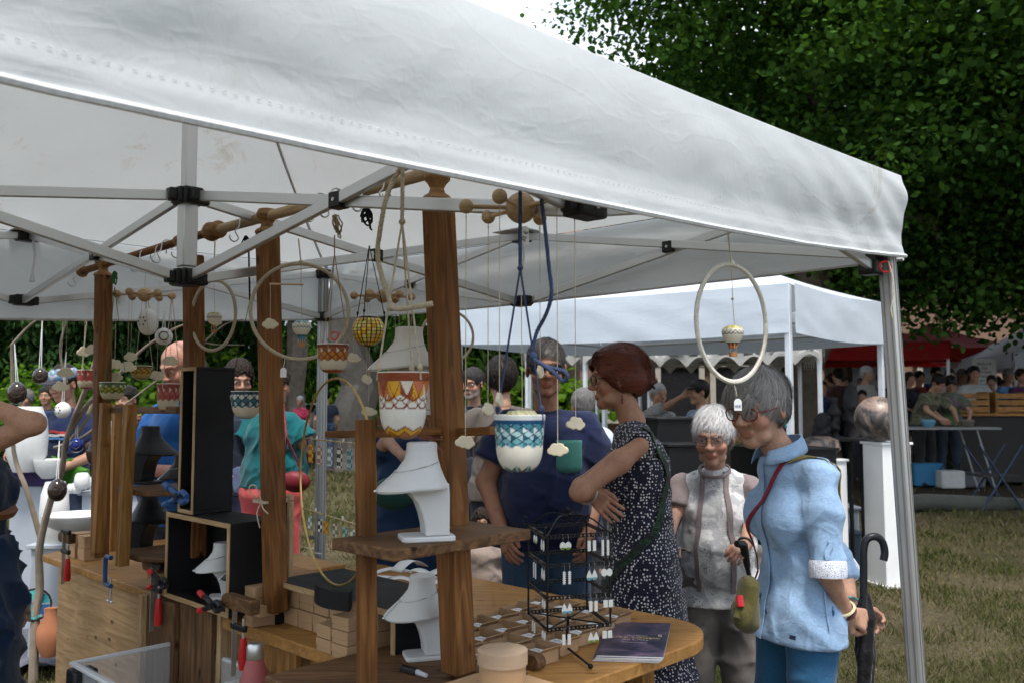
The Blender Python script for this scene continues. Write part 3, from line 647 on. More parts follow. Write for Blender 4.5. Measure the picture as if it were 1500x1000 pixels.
class SDF:
    def __init__(s, vox=.01, k=.02): s.vox = vox; s.k = k; s.P = []; s.amp = 0; s.nz = None; s.planes = []
    def cap(s, a, b, ra, rb=None, k=None, col=None, op='+', w=None, cuts=()):
        s.P.append(('c', np.array(a, float), np.array(b, float), ra, ra if rb is None else rb, s.k if k is None else k, col, op, w, cuts)); return s
    def ell(s, c, r, R=None, k=None, col=None, op='+', cuts=()):
        s.P.append(('e', np.array(c, float), np.array(r, float), R, None, s.k if k is None else k, col, op, None, cuts)); return s
    def chain(s, pts, rs, **kw):
        for i in range(len(pts)-1): s.cap(pts[i], pts[i+1], rs[i], rs[i+1], **kw)
        return s
    def bounds(s):
        lo = []; hi = []
        for p in s.P:
            if p[7] != '+': continue
            if p[0] == 'c':
                r = max(p[3], p[4])*(max(1, p[8][1]) if p[8] else 1); lo.append(np.minimum(p[1], p[2])-r); hi.append(np.maximum(p[1], p[2])+r)
            else: r = p[2].max(); lo.append(p[1]-r); hi.append(p[1]+r)
        return np.min(lo, 0), np.max(hi, 0)
    def mesh(s):
        h = s.vox; lo, hi = s.bounds(); lo = lo-3*h-s.amp-.01; hi = hi+3*h+s.amp+.01
        n = np.ceil((hi-lo)/h).astype(int)+1; f = np.full(n, .035, np.float32); cid = np.full(n, -1, np.int16)
        axs = [(lo[i]+h*np.arange(n[i])).astype(np.float32) for i in range(3)]
        for pi, (t, A, B, ra, rb, k, col, op, w, cuts) in enumerate(s.P):
            A = A.astype(np.float32); B = B.astype(np.float32)
            if t == 'c': r = max(ra, rb)*(max(1, w[1]) if w else 1); l = np.minimum(A, B)-r; u = np.maximum(A, B)+r
            else: r = B.max(); l = A-r; u = A+r
            mg = .035+k*.5 if op == '+' else k+2*h
            i0 = np.clip(((l-mg-lo)/h).astype(int), 0, n-1); i1 = np.clip(((u+mg-lo)/h).astype(int)+2, 1, n)
            X, Y, Z = np.meshgrid(*[axs[q][i0[q]:i1[q]] for q in range(3)], indexing='ij', sparse=False)
            P = np.stack([X, Y, Z], -1)
            if t == 'c':
                pa = P-A; ba = B-A
                if w:
                    axv = np.array(w[0], np.float32); fct = 1/w[1]-1
                    pa = pa+axv*((pa@axv)*fct)[..., None]; ba = ba+axv*(ba@axv)*fct
                dq = None; tt = np.clip((pa@ba)/max(1e-9, ba@ba), 0, 1); d = np.sqrt(np.einsum('...i,...i', pa-tt[..., None]*ba, pa-tt[..., None]*ba))-(ra+(rb-ra)*tt)
            else:
                q = P-A
                if ra is not None: q = q@np.array(ra, np.float32)
                qb = q/B; k0 = np.sqrt(np.einsum('...i,...i', qb, qb)); qb = qb/B; k1 = np.sqrt(np.einsum('...i,...i', qb, qb))+1e-9; d = k0*(k0-1)/k1
            for (c0, nn) in cuts: d = np.maximum(d, (P-np.array(c0, np.float32))@np.array(nn, np.float32))
            sl = tuple(slice(i0[q], i1[q]) for q in range(3)); g = f[sl]
            if op == '+':
                hh = np.clip(.5+.5*(g-d)/k, 0, 1) if k > 0 else (d < g)*1.0
                r2 = g+(d-g)*hh-k*hh*(1-hh); c = cid[sl]; c[d < g] = pi; cid[sl] = c
            else:
                hh = np.clip(.5-.5*(g+d)/max(k, 1e-6), 0, 1); r2 = g+(-d-g)*hh+k*hh*(1-hh)
                c = cid[sl]
                if col is not None: c[(np.abs(d) < 2*h)] = pi; cid[sl] = c
            f[sl] = r2
        if s.planes or s.amp:
            X, Y, Z = np.meshgrid(*axs, indexing='ij'); P = np.stack([X, Y, Z], -1)
            if s.amp:
                m = np.abs(f) < .03; q = P[m]; f[m] += s.nz(q)*s.amp
            for (c0, nn) in s.planes: f = np.maximum(f, (P-np.array(c0, np.float32))@np.array(nn, np.float32))
        V, Q = surfnet(f, lo, h)
        gi = np.clip(np.round((V-lo)/h).astype(int), 0, n-1); ci = cid[gi[:, 0], gi[:, 1], gi[:, 2]]
        C = np.ones((len(V), 3), np.float32); cols = [p[6] for p in s.P]
        for pi, c in enumerate(cols):
            if c is not None: C[ci == pi] = c
        return V, Q, C
def folds(seed, sc=1.0):
    """creases of worn cloth: a few families of ridges, each strong only in places"""
    r = np.random.RandomState(seed); D = r.randn(8, 3); D[:, 2] = np.abs(D[:, 2])*.9+.35; ph = r.rand(8)*6.3; fr = (26+r.rand(8)*44)*sc
    D /= np.linalg.norm(D, axis=1)[:, None]; Mv = r.randn(8, 3)*9
    def f(q):
        wq = q+.018*np.sin(q[:, [1, 2, 0]]*17+seed)+.006*np.sin(q[:, [2, 0, 1]]*47+seed); o = np.zeros(len(q))
        for i in range(8):
            rd = (1-np.abs(np.sin((wq@D[i])*fr[i]*.5+ph[i])))**2; mk = np.clip(np.sin(q@Mv[i]+ph[i]*2)*1.3, 0, 1); o -= rd*mk
        return o
    return f
def np_obj(name, V, Q, C, mat, parent=None, mats=None):
    o0 = np.array(ORG.get(parent.name, Vector())) if parent is not None else np.zeros(3)
    me = bpy.data.meshes.new(name); n = len(V); m = len(Q)
    me.vertices.add(n); me.vertices.foreach_set('co', (V-o0).astype(np.float32).ravel())
    me.loops.add(4*m); me.loops.foreach_set('vertex_index', Q.astype(np.int32).ravel())
    me.polygons.add(m); me.polygons.foreach_set('loop_start', np.arange(0, 4*m, 4, dtype=np.int32)); me.update(calc_edges=True)
    c = me.color_attributes.new('Col', 'FLOAT_COLOR', 'POINT'); c.data.foreach_set('color', np.hstack([C, np.ones((n, 1))]).astype(np.float32).ravel())
    me.materials.append(mat); me.shade_smooth()
    o = bpy.data.objects.new(name, me); COL.objects.link(o)
    if parent is not None: o.parent = parent; ORG[o.name] = Vector(o0)
    return o
def skinmat():
    m, nt, b, out = new_mat('skin'); a = nt.nodes.new('ShaderNodeAttribute'); a.attribute_name = 'Col'; vec = coords(nt, 'Object')
    v = ramp(nt, noise_tex(nt, vec, 22, 5, .65), [(.28, (.80, .70, .68)), (.5, (1, 1, 1)), (.72, (1.10, 1.0, .95))])
    v2 = ramp(nt, noise_tex(nt, vec, 120, 3, .7), [(.32, (.91, .85, .83)), (.55, (1.0, 1.0, 1.0)), (.8, (1.06, 1.04, 1.02))]); c2 = mixc(nt, 1.0, mixc(nt, 1.0, a.outputs['Color'], v, 'MULTIPLY'), v2, 'MULTIPLY'); nt.links.new(mixc(nt, 1.0, c2, (.90, .86, .82), 'MULTIPLY'), b.inputs['Base Color'])
    b.inputs['Roughness'].default_value = .55; b.inputs['Specular IOR Level'].default_value = .28
    p = bump(nt, b, noise_tex(nt, vec, 60, 4, .6), .10, .005); cr = ramp(nt, noise_tex(nt, coords(nt, 'Object', (1, 1, 2.0)), 42, 2, .5, .6), [(.46, 1), (.5, 0), (.54, 1)]); p = bump(nt, b, cr, .06, .003, p); bump(nt, b, noise_tex(nt, vec, 420, 2), .12, .001, p); return m
SKIN = skinmat()
HC = {}
def hairmat(name, c1, c2, axis=(60, 60, 9)):
    HC[name] = (c1, c2)
    if name in MC: return MC[name]
    m, nt, b, out = new_mat(name); vec = coords(nt, 'Object', axis); n = noise_tex(nt, vec, 3.2, 6, .7, .6)
    nt.links.new(ramp(nt, n, [(.3, tuple(x*.3 for x in c1)), (.48, tuple(x*.6 for x in c1)), (.68, tuple((x+y)*.42 for x, y in zip(c1, c2)))]), b.inputs['Base Color']); b.inputs['Roughness'].default_value = .5
    b.inputs['Specular IOR Level'].default_value = .2; bump(nt, b, n, .8, .010); MC[name] = m; return m
def rotm(yaw, pitch=0, roll=0):
    """yaw about z, pitch: nose down for positive, roll about the nose axis"""
    cy, sy = math.cos(yaw), math.sin(yaw); cp, sp = math.cos(-pitch), math.sin(-pitch); cr, sr = math.cos(roll), math.sin(roll)
    Rz = np.array([[cy, -sy, 0], [sy, cy, 0], [0, 0, 1]]); Rx = np.array([[1, 0, 0], [0, cp, -sp], [0, sp, cp]]); Ry = np.array([[cr, 0, sr], [0, 1, 0], [-sr, 0, cr]])
    return Rz@Rx@Ry
def strands(ho, v, Hd, HR, kd, hair, T, seed):
    r = np.random.RandomState(seed); n = hair.get('n', 8500); hair['c1'], hair['c2'] = HC[hair['mat'].name]
    i = r.randint(0, len(v), n); p = (v[i]-Hd.c)@HR/Hd.s; rad = np.array([.080, .100, .092]); ce = np.array([0, -.016, .035])
    tgt = np.array([0, -.12, .0]) if kd == 'bun' else None; crown = np.array([0, -.045, .15])
    L = hair.get('len', {'bob': .07, 'bun': .07, 'short': .018, 'grey': .035, 'curly': .025, 'long': .08, 'fringe': .02}.get(kd, .03))*(.6+.8*r.rand(n))
    m = 6; pts = [p]; q0 = np.linalg.norm((p-ce)/rad, axis=1)
    jit = r.randn(n, 3)*.36; lf = r.rand(n)**2.5*1.6
    for k in range(m-1):
        g = (p-ce)/rad**2; nn = g/np.linalg.norm(g, axis=1)[:, None]
        d = (p-crown) if tgt is None else (tgt-p)
        if tgt is None: d = d/np.linalg.norm(d, axis=1)[:, None]+np.array([0, 0, -.5])+np.where((p[:, 1] > .02)[:, None], np.array(hair.get('sweep', (.5, .2, 0))), 0)
        d = d-nn*(d*nn).sum(1)[:, None]; d = d/(np.linalg.norm(d, axis=1)[:, None]+1e-6)+jit*(.6+.4*k/m); p = p+d*(L/(m-1))[:, None]
        q = (p-ce)/rad; ql = np.linalg.norm(q, axis=1); want = q0*(1+(.012+.05*hair.get('lift', 1)*lf)*(k+1)/m); p = ce+q/ql[:, None]*want[:, None]*rad; pts.append(p)
    W = [Hd.c+(x*Hd.s)@HR.T for x in pts]; w = hair.get('w', .0010)*(.7+.7*r.rand(n))
    Vv = np.zeros((n, m, 2, 3))
    for k in range(m):
        t = W[min(k+1, m-1)]-W[max(k-1, 0)]; o = W[k]-Hd.c; sd = np.cross(t, o); sd /= np.linalg.norm(sd, axis=1)[:, None]+1e-9
        ww = (w*(1-.75*k/(m-1)))[:, None]; Vv[:, k, 0] = W[k]+sd*ww; Vv[:, k, 1] = W[k]-sd*ww
    b = (np.arange(n)*m*2)[:, None]; Q = np.concatenate([b+np.array([2*k, 2*k+1, 2*k+3, 2*k+2])[None] for k in range(m-1)])
    f = r.rand(n)**1.3; C = np.repeat(np.array(hair['c1'])[None]*(1-f[:, None])+np.array(hair['c2'])[None]*f[:, None], m*2, 0)
    o = np_obj('hair_strands', Vv.reshape(-1, 3), Q, C, plain('hair_strand', (1, 1, 1), .4, attr=True, bmp=0, var=.1), ho); o['kind'] = 'stuff'
class Head:
    def __init__(s, c, R, sc): s.c = np.array(c); s.R = R; s.s = sc
    def __call__(s, x, y, z): return s.c+s.R@(np.array([x, y, z])*s.s)
def head_sdf(S, H, skin, age=0, fem=False, lip=None, beard=None):
    """cranium, jaw, brow, nose, lips, ears, eyes"""
    q = H.s; RT = H.R; sk = np.array(skin); lipc = tuple(sk*np.array([.88, .66, .64])) if lip is None else lip; dk = tuple(sk*np.array([.8, .7, .68])); ru = tuple(sk*np.array([1.04, .88, .84]))
    S.ell(H(0, -.012, .035), np.array([.077, .096, .087])*q, RT, k=.02*q, col=skin)
    S.ell(H(0, .018, -.045), np.array([.057 if not fem else .053, .066, .066])*q, RT, k=.03*q, col=skin)
    S.ell(H(0, .064, -.092), np.array([.026, .02, .018])*q, RT, k=.025*q, col=beard or skin)
    for sg in (-1, 1):
        S.ell(H(sg*.040, .058, -.028), np.array([.023, .02, .021])*q, RT, k=.022*q, col=ru)
        S.cap(H(sg*.012, .087, .028), H(sg*.046, .070, .026), .0095*q, .008*q, k=.014*q, col=skin)
        S.ell(H(sg*.034, .098, .008), np.array([.019, .018, .012])*q, RT, k=.014*q, op='-')
        S.ell(H(sg*.033, .071, .006), np.array([.015, .0135, .0115])*q, RT, k=.003*q, col=skin)
        S.cap(H(sg*.020, .0825, .0125), H(sg*.046, .076, .0115), .0032*q, k=.004*q, col=dk)
        S.cap(H(sg*.022, .080, -.0035), H(sg*.045, .074, -.003), .0030*q, k=.006*q, col=skin)
        S.ell(H(sg*.079, -.006, .0), np.array([.009, .021, .031])*q, RT@rotm(sg*-.35), k=.006*q, col=ru)
        S.ell(H(sg*.087, -.002, .003), np.array([.006, .012, .018])*q, RT@rotm(sg*-.35), k=.004*q, op='-')
        S.ell(H(sg*.012, .094, -.026), np.array([.009, .011, .0085])*q, RT, k=.008*q, col=ru)
    S.cap(H(0, .086, .014), H(0, .106, -.022), .0080*q, .0105*q, k=.012*q, col=skin); 
    S.cap(H(-.017, .080, -.0575), H(.017, .080, -.0575), .0075*q, k=.006*q, col=lipc); S.ell(H(0, .083, -.0565), np.array([.017, .009, .0055])*q, RT, k=.006*q, col=lipc)
    S.ell(H(0, .082, -.0665), np.array([.016, .009, .0055])*q, RT, k=.006*q, col=lipc)
    S.cap(H(-.021, .093, -.0617), H(.021, .093, -.0617), .0022*q, k=.004*q, op='-')
    if age > .4:
        for sg in (-1, 1): S.cap(H(sg*.021, .092, -.030), H(sg*.034, .076, -.066), .0028*q, .002*q, k=.008*q, op='-')
        for sg in (-1, 1): S.ell(H(sg*.040, .045, -.075), np.array([.016, .02, .016])*q, RT, k=.02*q, col=skin)
def hand_sdf(S, w, d, n, side, curl, skin, sc=1.0, spread=.10, thumb=.6):
    """w wrist, d direction of the hand, n normal out of the back of the hand, side +1 thumb to the left of d seen from the back"""
    d = np.array(d, float); d /= np.linalg.norm(d); n = np.array(n, float); n -= d*(n@d); n /= np.linalg.norm(n); x = np.cross(d, n)*side; w = np.array(w, float)
    def P(a, b, c): return w+(x*a+d*b+n*c)*sc
    kn = tuple(np.array(skin)*np.array([1.03, .88, .86]))
    S.cap(P(-.004, -.03, 0), P(0, .02, 0), .024*sc, .024*sc, col=skin, k=.012)
    for i, a in enumerate((-.027, -.009, .010, .028)): S.cap(P(a*.55, .012, 0), P(a, .082-.004*abs(i-1), .002), .0125*sc, .0115*sc, col=skin, k=.010)
    L = (.064, .076, .082, .072)
    for i, a in enumerate((-.029, -.0095, .0105, .030)):
        base = P(a, .082-.004*abs(i-1), .002); ang = 0; p = base; sp = spread*(i-1.5)/1.5
        rr = (.0075, .0088, .0090, .0088)[i]
        for j, fr in enumerate((.45, .31, .24)):
            ang += curl*(1.05 if j else .8); dd = (d*math.cos(ang)-n*math.sin(ang))+x*sp; dd /= np.linalg.norm(dd)
            q = p+dd*L[i]*fr*sc; S.cap(p, q, (rr-.0007*j)*sc, (rr-.0007*(j+1))*sc, col=kn if j == 0 else skin, k=.0035); p = q
    tb = P(.022, .018, -.006); t1 = P(.044, .045, -.010-.012*curl); t2 = P(.050-.012*thumb*curl, .075, -.014-.022*curl*thumb); t3 = P(.048-.022*thumb*curl, .098, -.016-.030*curl*thumb)
    S.chain([tb, t1, t2, t3], [.0145*sc, .0115*sc, .0098*sc, .0085*sc], col=skin, k=.006)
GV = {}
JD = dict(pelvis=(0, 0, .935), waist=(0, .0, 1.07), chest=(0, .0, 1.27), neck=(0, -.012, 1.43), head=(0, .028, 1.585),
          shR=(.172, -.005, 1.385), elR=(.225, -.03, 1.105), wrR=(.235, .06, .88), shL=(-.172, -.005, 1.385), elL=(-.225, -.03, 1.105), wrL=(-.235, .06, .88),
          hipR=(.085, 0, .92), knR=(.10, .025, .49), anR=(.105, -.02, .085), hipL=(-.085, 0, .92), knL=(-.10, .025, .49), anL=(-.105, -.02, .085))
def person(label, foot, yaw, H=1.70, J={}, skin=(.42, .25, .17), top=None, bottom=None, hair=None, head=(0, 0, 0), fem=False, belly=0, vox=.011, hv=.0045, age=0, hands=True, curl=(.35, .35), handdir={}, shoes=(.03, .025, .022), group=None, beard=None, wide=1.0, name='person', headless=False, lip=None, hs=1.0):
    """one continuous body plus hair and clothing as children. Local frame: +y is where the person faces, +x the person's right"""
    s = H/1.70; foot = Vector(foot); T = thing(name, label, 'person', foot, group); RZ = rotm(yaw); f0 = np.array(foot)
    def loc(v):
        return RZ.T@(np.array(PY(*v[1:]))-f0)/s if v[0] == 'p' else v
    j = {k: np.array(loc(J.get(k, v)), float) for k, v in JD.items()}
    if fem:
        for q in 'RL':
            if 'sh'+q not in J: j['sh'+q][0] *= .90
            if 'hip'+q not in J: j['hip'+q][0] *= 1.05
    W = {k: f0+RZ@(v*s) for k, v in j.items()}; latx = RZ@np.array([1., 0, 0]); fy = RZ@np.array([0, 1., 0])
    def off(k, x=0, y=0, z=0): return f0+RZ@((j[k]+np.array([x, y, z]))*s)
    HR = RZ@rotm(*head); Hd = Head(W['head'], HR, s*(1.0 if not fem else .96)*hs)
    bl = belly
    def torso(S, e=0, col=None, k=.05):
        k = min(k, .022)
        S.cap(W['chest'], off('neck', 0, -.005, -.075), ((.094 if not fem else .083)+e)*s*wide, (.056+e)*s, w=(latx, 1.38 if not fem else 1.42), col=col, k=k)
        S.cap(W['waist'], W['chest'], ((.096 if not fem else .088)+e+.012*bl)*s*wide, ((.108 if not fem else .094)+e)*s*wide, w=(latx, 1.30 if not fem else 1.22), col=col, k=k)
        S.cap(W['pelvis'], W['waist'], ((.104 if not fem else .098)+e+.015*bl)*s*wide, ((.096 if not fem else .090)+e+.02*bl)*s*wide, w=(latx, 1.38 if not fem else 1.45), col=col, k=k)
        if bl: S.ell(off('waist', 0, .055+.035*bl, -.01), (np.array([.135, .10+.02*bl, .15])+e)*s*wide, RZ, col=col, k=.04)
        if fem:
            for sg in (-1, 1): S.ell(off('chest', sg*.066, .070, -.045), np.array([.056+e*.6, .046+e*.6, .058+e*.6])*s, RZ, col=col, k=.045)
        for q in 'RL': S.cap(off('neck', 0, 0, -.052), W['sh'+q]-np.array([0, 0, .034*s])-latx*(.016*s if q == 'R' else -.016*s), (.046+e*.7)*s, (.036+e*.6)*s, col=col, k=k)
    def arm(S, q, e=0, to=2.0, col=None, k=.025, cutend=False, flare=0):
        A, B, C = W['sh'+q], W['el'+q], W['wr'+q]; ru, re, rw = (.048 if not fem else .038), (.036 if not fem else .0295), (.027 if not fem else .023); wide_ = 1+(wide-1)*.6
        sg = 1 if q == 'R' else -1
        A = A-latx*(sg*.018*s)-np.array([0, 0, .030*s]); ra = ru*.80
        M = A+(B-A)*.36; k0 = k; k = max(k, .034) if cutend else k; S.cap(A, M, (ra+e*.8)*s*wide_, (ru+e)*s*wide_, col=col, k=k, cuts=[(A+(B-A)*to, (B-A)/np.linalg.norm(B-A))] if (cutend and to <= 1) else ())
        if to <= 1:
            E = A+(B-A)*to; n = (B-A)/np.linalg.norm(B-A); S.cap(M if to > .36 else A, E, (ru+e)*s*wide_, (ru+(re-ru)*to+e+flare)*s*wide_, col=col, k=k, cuts=[(E, n)] if cutend else ())
        else:
            S.cap(M, B, (ru+e)*s*wide_, (re+e)*s*wide_, col=col, k=k); E = B+(C-B)*(to-1); n = (C-B)/np.linalg.norm(C-B)
            S.cap(B, E, (re+e+.002)*s*wide_, (re+(rw-re)*(to-1)+e+flare)*s*wide_, col=col, k=k, cuts=[(E, n)] if cutend else ())
    def legp(S, q, e=0, to=2.0, col=None, k=.03, cutend=False, flare=0):
        A, B, C = W['hip'+q], W['kn'+q], W['an'+q]; r = (.084, .056, .036) if not fem else (.086, .054, .034)
        if to <= 1: E = A+(B-A)*to; n = (B-A)/np.linalg.norm(B-A); S.cap(A, E, (r[0]+e)*s*wide, (r[0]+(r[1]-r[0])*to+e+flare)*s*wide, col=col, k=k, cuts=[(E, n)] if cutend else ())
        else:
            S.cap(A, B, (r[0]+e)*s*wide, (r[1]+e)*s*wide, col=col, k=k); E = B+(C-B)*(to-1); n = (C-B)/np.linalg.norm(C-B)
            m = B+(C-B)*.3-fy*.014*s
            S.cap(B, E, (r[1]+e)*s, (r[1]+(r[2]-r[1])*(to-1)+e+flare)*s, col=col, k=k, cuts=[(E, n)] if cutend else ())
            if to > 1.35 and not cutend: S.ell(m, np.array([.048+e, .05+e, .11])*s, RZ, col=col, k=.03)
    # body
    S = SDF(vox, .03); torso(S, -.008, skin, .05)
    for q in 'RL':
        arm(S, q, 0, 2.0, skin); legp(S, q, -.004, 2.0, skin)
        a = W['an'+q]; t = a+RZ@(np.array([.02 if q == 'R' else -.02, .15, -.055])*s); S.cap(a-np.array([0, 0, .03*s]), t, .040*s, .032*s, k=.02, col=shoes, w=((0, 0, 1), .9)); S.cap(a-np.array([0, 0, .045*s]), a-fy*.04*s-np.array([0, 0, .045*s]), .036*s, k=.02, col=shoes)
    S.cap(off('neck', 0, -.01, -.03), W['head']-HR@np.array([0, .012, .05])*s, .054*s*(1 if not fem else .86), .050*s*(1 if not fem else .86), col=skin, k=.025)
    parts = [S.mesh()]
    if not headless:
        S = SDF(hv, .02); head_sdf(S, Hd, skin, age, fem, lip, beard); S.cap(off('neck', 0, -.01, .0), W['head']-HR@np.array([0, .012, .05])*s, .050*s*(1 if not fem else .86), .048*s*(1 if not fem else .86), col=skin, k=.02)
        v, qd, c = S.mesh()
        L = (v-Hd.c)@HR/Hd.s      # to head coordinates for colouring eyes, brows, stubble
        for sg in (-1, 1):
            dx = L[:, 0]-sg*.033; dz = L[:, 2]-.0055; fr = L[:, 1] > .066
            c[fr & ((dx/.0125)**2+(dz/.0062)**2 < 1)] = (.55, .52, .48); c[fr & (dx**2+dz**2 < .0060**2)] = (.05, .035, .025)
            bz = .027+.004*np.cos((dx+sg*-.004)*60); br = (L[:, 1] > .06) & (np.abs(L[:, 2]-bz) < .0035) & (np.abs(dx) < .019); c[br] = c[br]*np.array((hair or {}).get('brow', (.35, .28, .25)))
        if beard:
            bm = (L[:, 2] < -.035-.0*L[:, 1]) & (L[:, 1] > .005) & (L[:, 2] > -.125) & ~((np.abs(L[:, 0]) < .02) & (np.abs(L[:, 2]+.062) < .013)); c[bm] = c[bm]*.35+np.array(beard)*.65
        parts.append((v, qd, c))
    if hands:
        for q, sd in (('R', -1), ('L', 1)):
            hd = handdir.get(q)
            if hd == 'none': continue
            S = SDF(max(.0034, hv*.8), .006)
            if hd: dd, nn = [RZ@np.array(x, float) for x in hd[:2]]
            else: dd = W['wr'+q]-W['el'+q]; nn = latx*(1 if q == 'R' else -1)*.9+fy*.2; dd = dd/np.linalg.norm(dd)
            cu = hd[2] if hd and len(hd) > 2 else curl[0 if q == 'R' else 1]
            # thumb points forward on a hanging hand
            hand_sdf(S, W['wr'+q], dd, nn, sd if not (hd and len(hd) > 3) else hd[3], cu, skin, s*(.98 if not fem else .90)); parts.append(S.mesh())
    V = []; Q = []; C = []; b = 0
    for v, qd, c in parts: V.append(v); Q.append(qd+b); C.append(c); b += len(v)
    np_obj('body', np.concatenate(V), np.concatenate(Q), np.concatenate(C), SKIN, T)
    seed = abs(hash(label)) % 9999 if False else sum(map(ord, label)) % 997
    # bottom garment
    if bottom:
        S = SDF(vox, .03); e = bottom.get('e', .012); kind = bottom['kind']
        if kind in ('pants', 'shorts'):
            S.cap(W['pelvis'], off('waist', 0, 0, -.03), (.106+e+.015*bl)*s*wide, (.098+e+.02*bl)*s*wide, w=(latx, 1.38 if not fem else 1.45), k=.04)
            for q in 'RL': legp(S, q, e, bottom.get('to', 1.95), None, .03, True, bottom.get('flare', .0))
            S.planes.append((off('waist', 0, 0, bottom.get('top', -.005)), (0, 0, 1)))
        elif kind == 'skirt':
            zt = bottom.get('top', 0.0); zh = bottom['hem']; A = off('waist', 0, 0, zt); B = np.array([W['pelvis'][0], W['pelvis'][1], f0[2]+zh*s]); 
            S.cap(A, W['pelvis'], (.09+e)*s, (.118+e)*s, w=(latx, 1.3), k=.05); S.cap(W['pelvis'], B, (.118+e)*s, (bottom.get('r', .17))*s, w=(latx, 1.3), k=.05); S.planes += [(B, (0, 0, -1)), (A+np.array([0, 0, .03]), (0, 0, 1))]
        S.amp = bottom.get('amp', .005); S.nz = folds(seed+3, .8); v, qd, c = S.mesh(); np_obj(bottom.get('name', {'pants': 'trousers', 'shorts': 'shorts', 'skirt': 'skirt'}[kind]), v, qd, c, bottom['mat'], T)
    if top:
        S = SDF(min(vox, .009), .02); e = top.get('e', .012); torso(S, e, None, .02); sl = top.get('sleeve', .6)
        if sl > 0:
            for q in 'RL': arm(S, q, e+top.get('se', .004), sl if not isinstance(sl, dict) else sl[q], None, .018, True, top.get('flare', .006))
        hem = top.get('hem', .88)
        B = np.array([W['pelvis'][0], W['pelvis'][1], f0[2]+hem*s])
        if hem < .93: S.cap(W['pelvis'], B, (.110+e+.015*bl)*s*wide, (top.get('hr', .112)+e)*s*wide, w=(latx, 1.38 if not fem else 1.42), k=.02)
        if hem < .9:
            for q in 'RL':
                A2, B2 = W['hip'+q], W['kn'+q]; E2 = A2+(B2-A2)*min(.5, max(.05, (.93-hem)/.43+.03)); S.cap(A2, E2, (.084+.008+e)*s*wide, (.082+.008+e)*s*wide, k=.02)
        nk = off('neck', 0, .028, .055); S.ell(nk, np.array([.070, .075, .062+top.get('vneck', 0)])*s*top.get('nk', 1), HR if False else RZ, op='-', k=.004)
        if sl == 0:
            for q, sg in (('R', 1), ('L', -1)): S.ell(W['sh'+q]+latx*sg*.045*s, np.array([.055, .075, .095])*s, RZ, op='-', k=.004)
        S.planes.append((B, (0, 0, -1))); S.amp = top.get('amp', .006); S.nz = folds(seed, 1.0)
        v, qd, c = S.mesh()
        if top.get('colfn'): c = top['colfn']((v-f0)@RZ/s, c)
        to = np_obj(top.get('name', 'shirt'), v, qd, c, top['mat'], T); GV[T.name] = (v, to)
        if top.get('collar'):
            mb = MB(); R0 = .062*s; cc = off('neck', 0, .004, .012)
            pts = [cc+RZ@np.array([R0*1.12*math.sin(t), R0*math.cos(t), (.012-.026*math.cos(t))*s]) for t in [RAD(28)+k*RAD(304)/18 for k in range(19)]]
            def f(a, b_):
                i = min(17, int(a*18)); w_ = a*18-i; p = pts[i]*(1-w_)+pts[i+1]*w_; o = (p-cc); o[2] = 0; o = o/np.linalg.norm(o)
                return Vector(p+o*(.020*b_+.002)*s-np.array([0, 0, (.044*b_*b_-.010)*s]))
            mb.grid(f, 36, 5); mb.build('collar', top['mat'], T, smooth=180, solid=.003)
    if hair and hair.get('kind') != 'bald' and not headless:
        S = SDF(max(hv, .004), .012); kd = hair['kind']; q = Hd.s
        vol = hair.get('vol', .010)
        S.ell(Hd(0, -.016, .045), (np.array([.076, .096, .088])+vol)*q, HR, k=.01)
        if kd in ('bob', 'grey', 'curly', 'bun', 'long'):
            for sg in (-1, 1): S.ell(Hd(sg*.068, -.012, .012), np.array([.016+vol*.6, .050, .055])*q, HR, k=.02)
            S.ell(Hd(0, -.07, -.01), np.array([.062, .034+vol, .062])*q, HR, k=.02)
        if kd == 'short': S.ell(Hd(0, -.062, -.002), np.array([.060, .036, .056])*q, HR, k=.02)
        if kd == 'bob':      # fringe sweeping across the forehead
            S.cap(Hd(.05, .055, .075), Hd(-.04, .084, .052), .020*q, .014*q, k=.02); S.cap(Hd(.03, .07, .085), Hd(.06, .06, .045), .018*q, .010*q, k=.02)
        if kd == 'bun':
            S.ell(Hd(0, -.03, .08), np.array([.07, .085, .052])*q, HR, k=.03); S.ell(Hd(0, -.112, .005), np.array([.045, .040, .055])*q, HR, k=.02); S.cap(Hd(.04, .05, .09), Hd(.065, .07, .04), .020*q, .012*q, k=.02); S.cap(Hd(-.04, .05, .09), Hd(-.065, .07, .04), .020*q, .012*q, k=.02); S.cap(Hd(0, .065, .09), Hd(.02, .088, .06), .022*q, .012*q, k=.02)
        if kd == 'long': S.cap(Hd(0, -.075, 0), Hd(0, -.085, -.16), .062*q, .05*q, w=(HR@np.array([1., 0, 0]), 1.35), k=.03)
        if kd == 'fringe':      # bald crown with hair round the back
            S.P = []; S.ell(Hd(0, -.055, -.008), np.array([.083, .058, .050])*q, HR, k=.01)
            S.ell(Hd(0, .075, .0), np.array([.09, .095, .09])*q, HR, op='-', k=.01)
        else:
            # clear the face: forehead hairline and cheeks
            hl = hair.get('line', .062)
            S.ell(Hd(0, .105, hl-.100), np.array([.069, .088, .097])*q, HR, op='-', k=.010)
            S.ell(Hd(0, .06, -.10), np.array([.09, .09, .085])*q, HR, op='-', k=.010)
            if kd in ('short', 'grey', 'bob'):
                for sg in (-1, 1): S.ell(Hd(sg*.085, .012, -.02), np.array([.03, .035, .045])*q, HR, op='-', k=.008)
        am = hair.get('amp', .0035)
        R0 = HR; c0 = Hd.c; fr = hair.get('fr', 240)
        rs = np.random.RandomState(seed)
        ph = rs.rand(8)*6.28
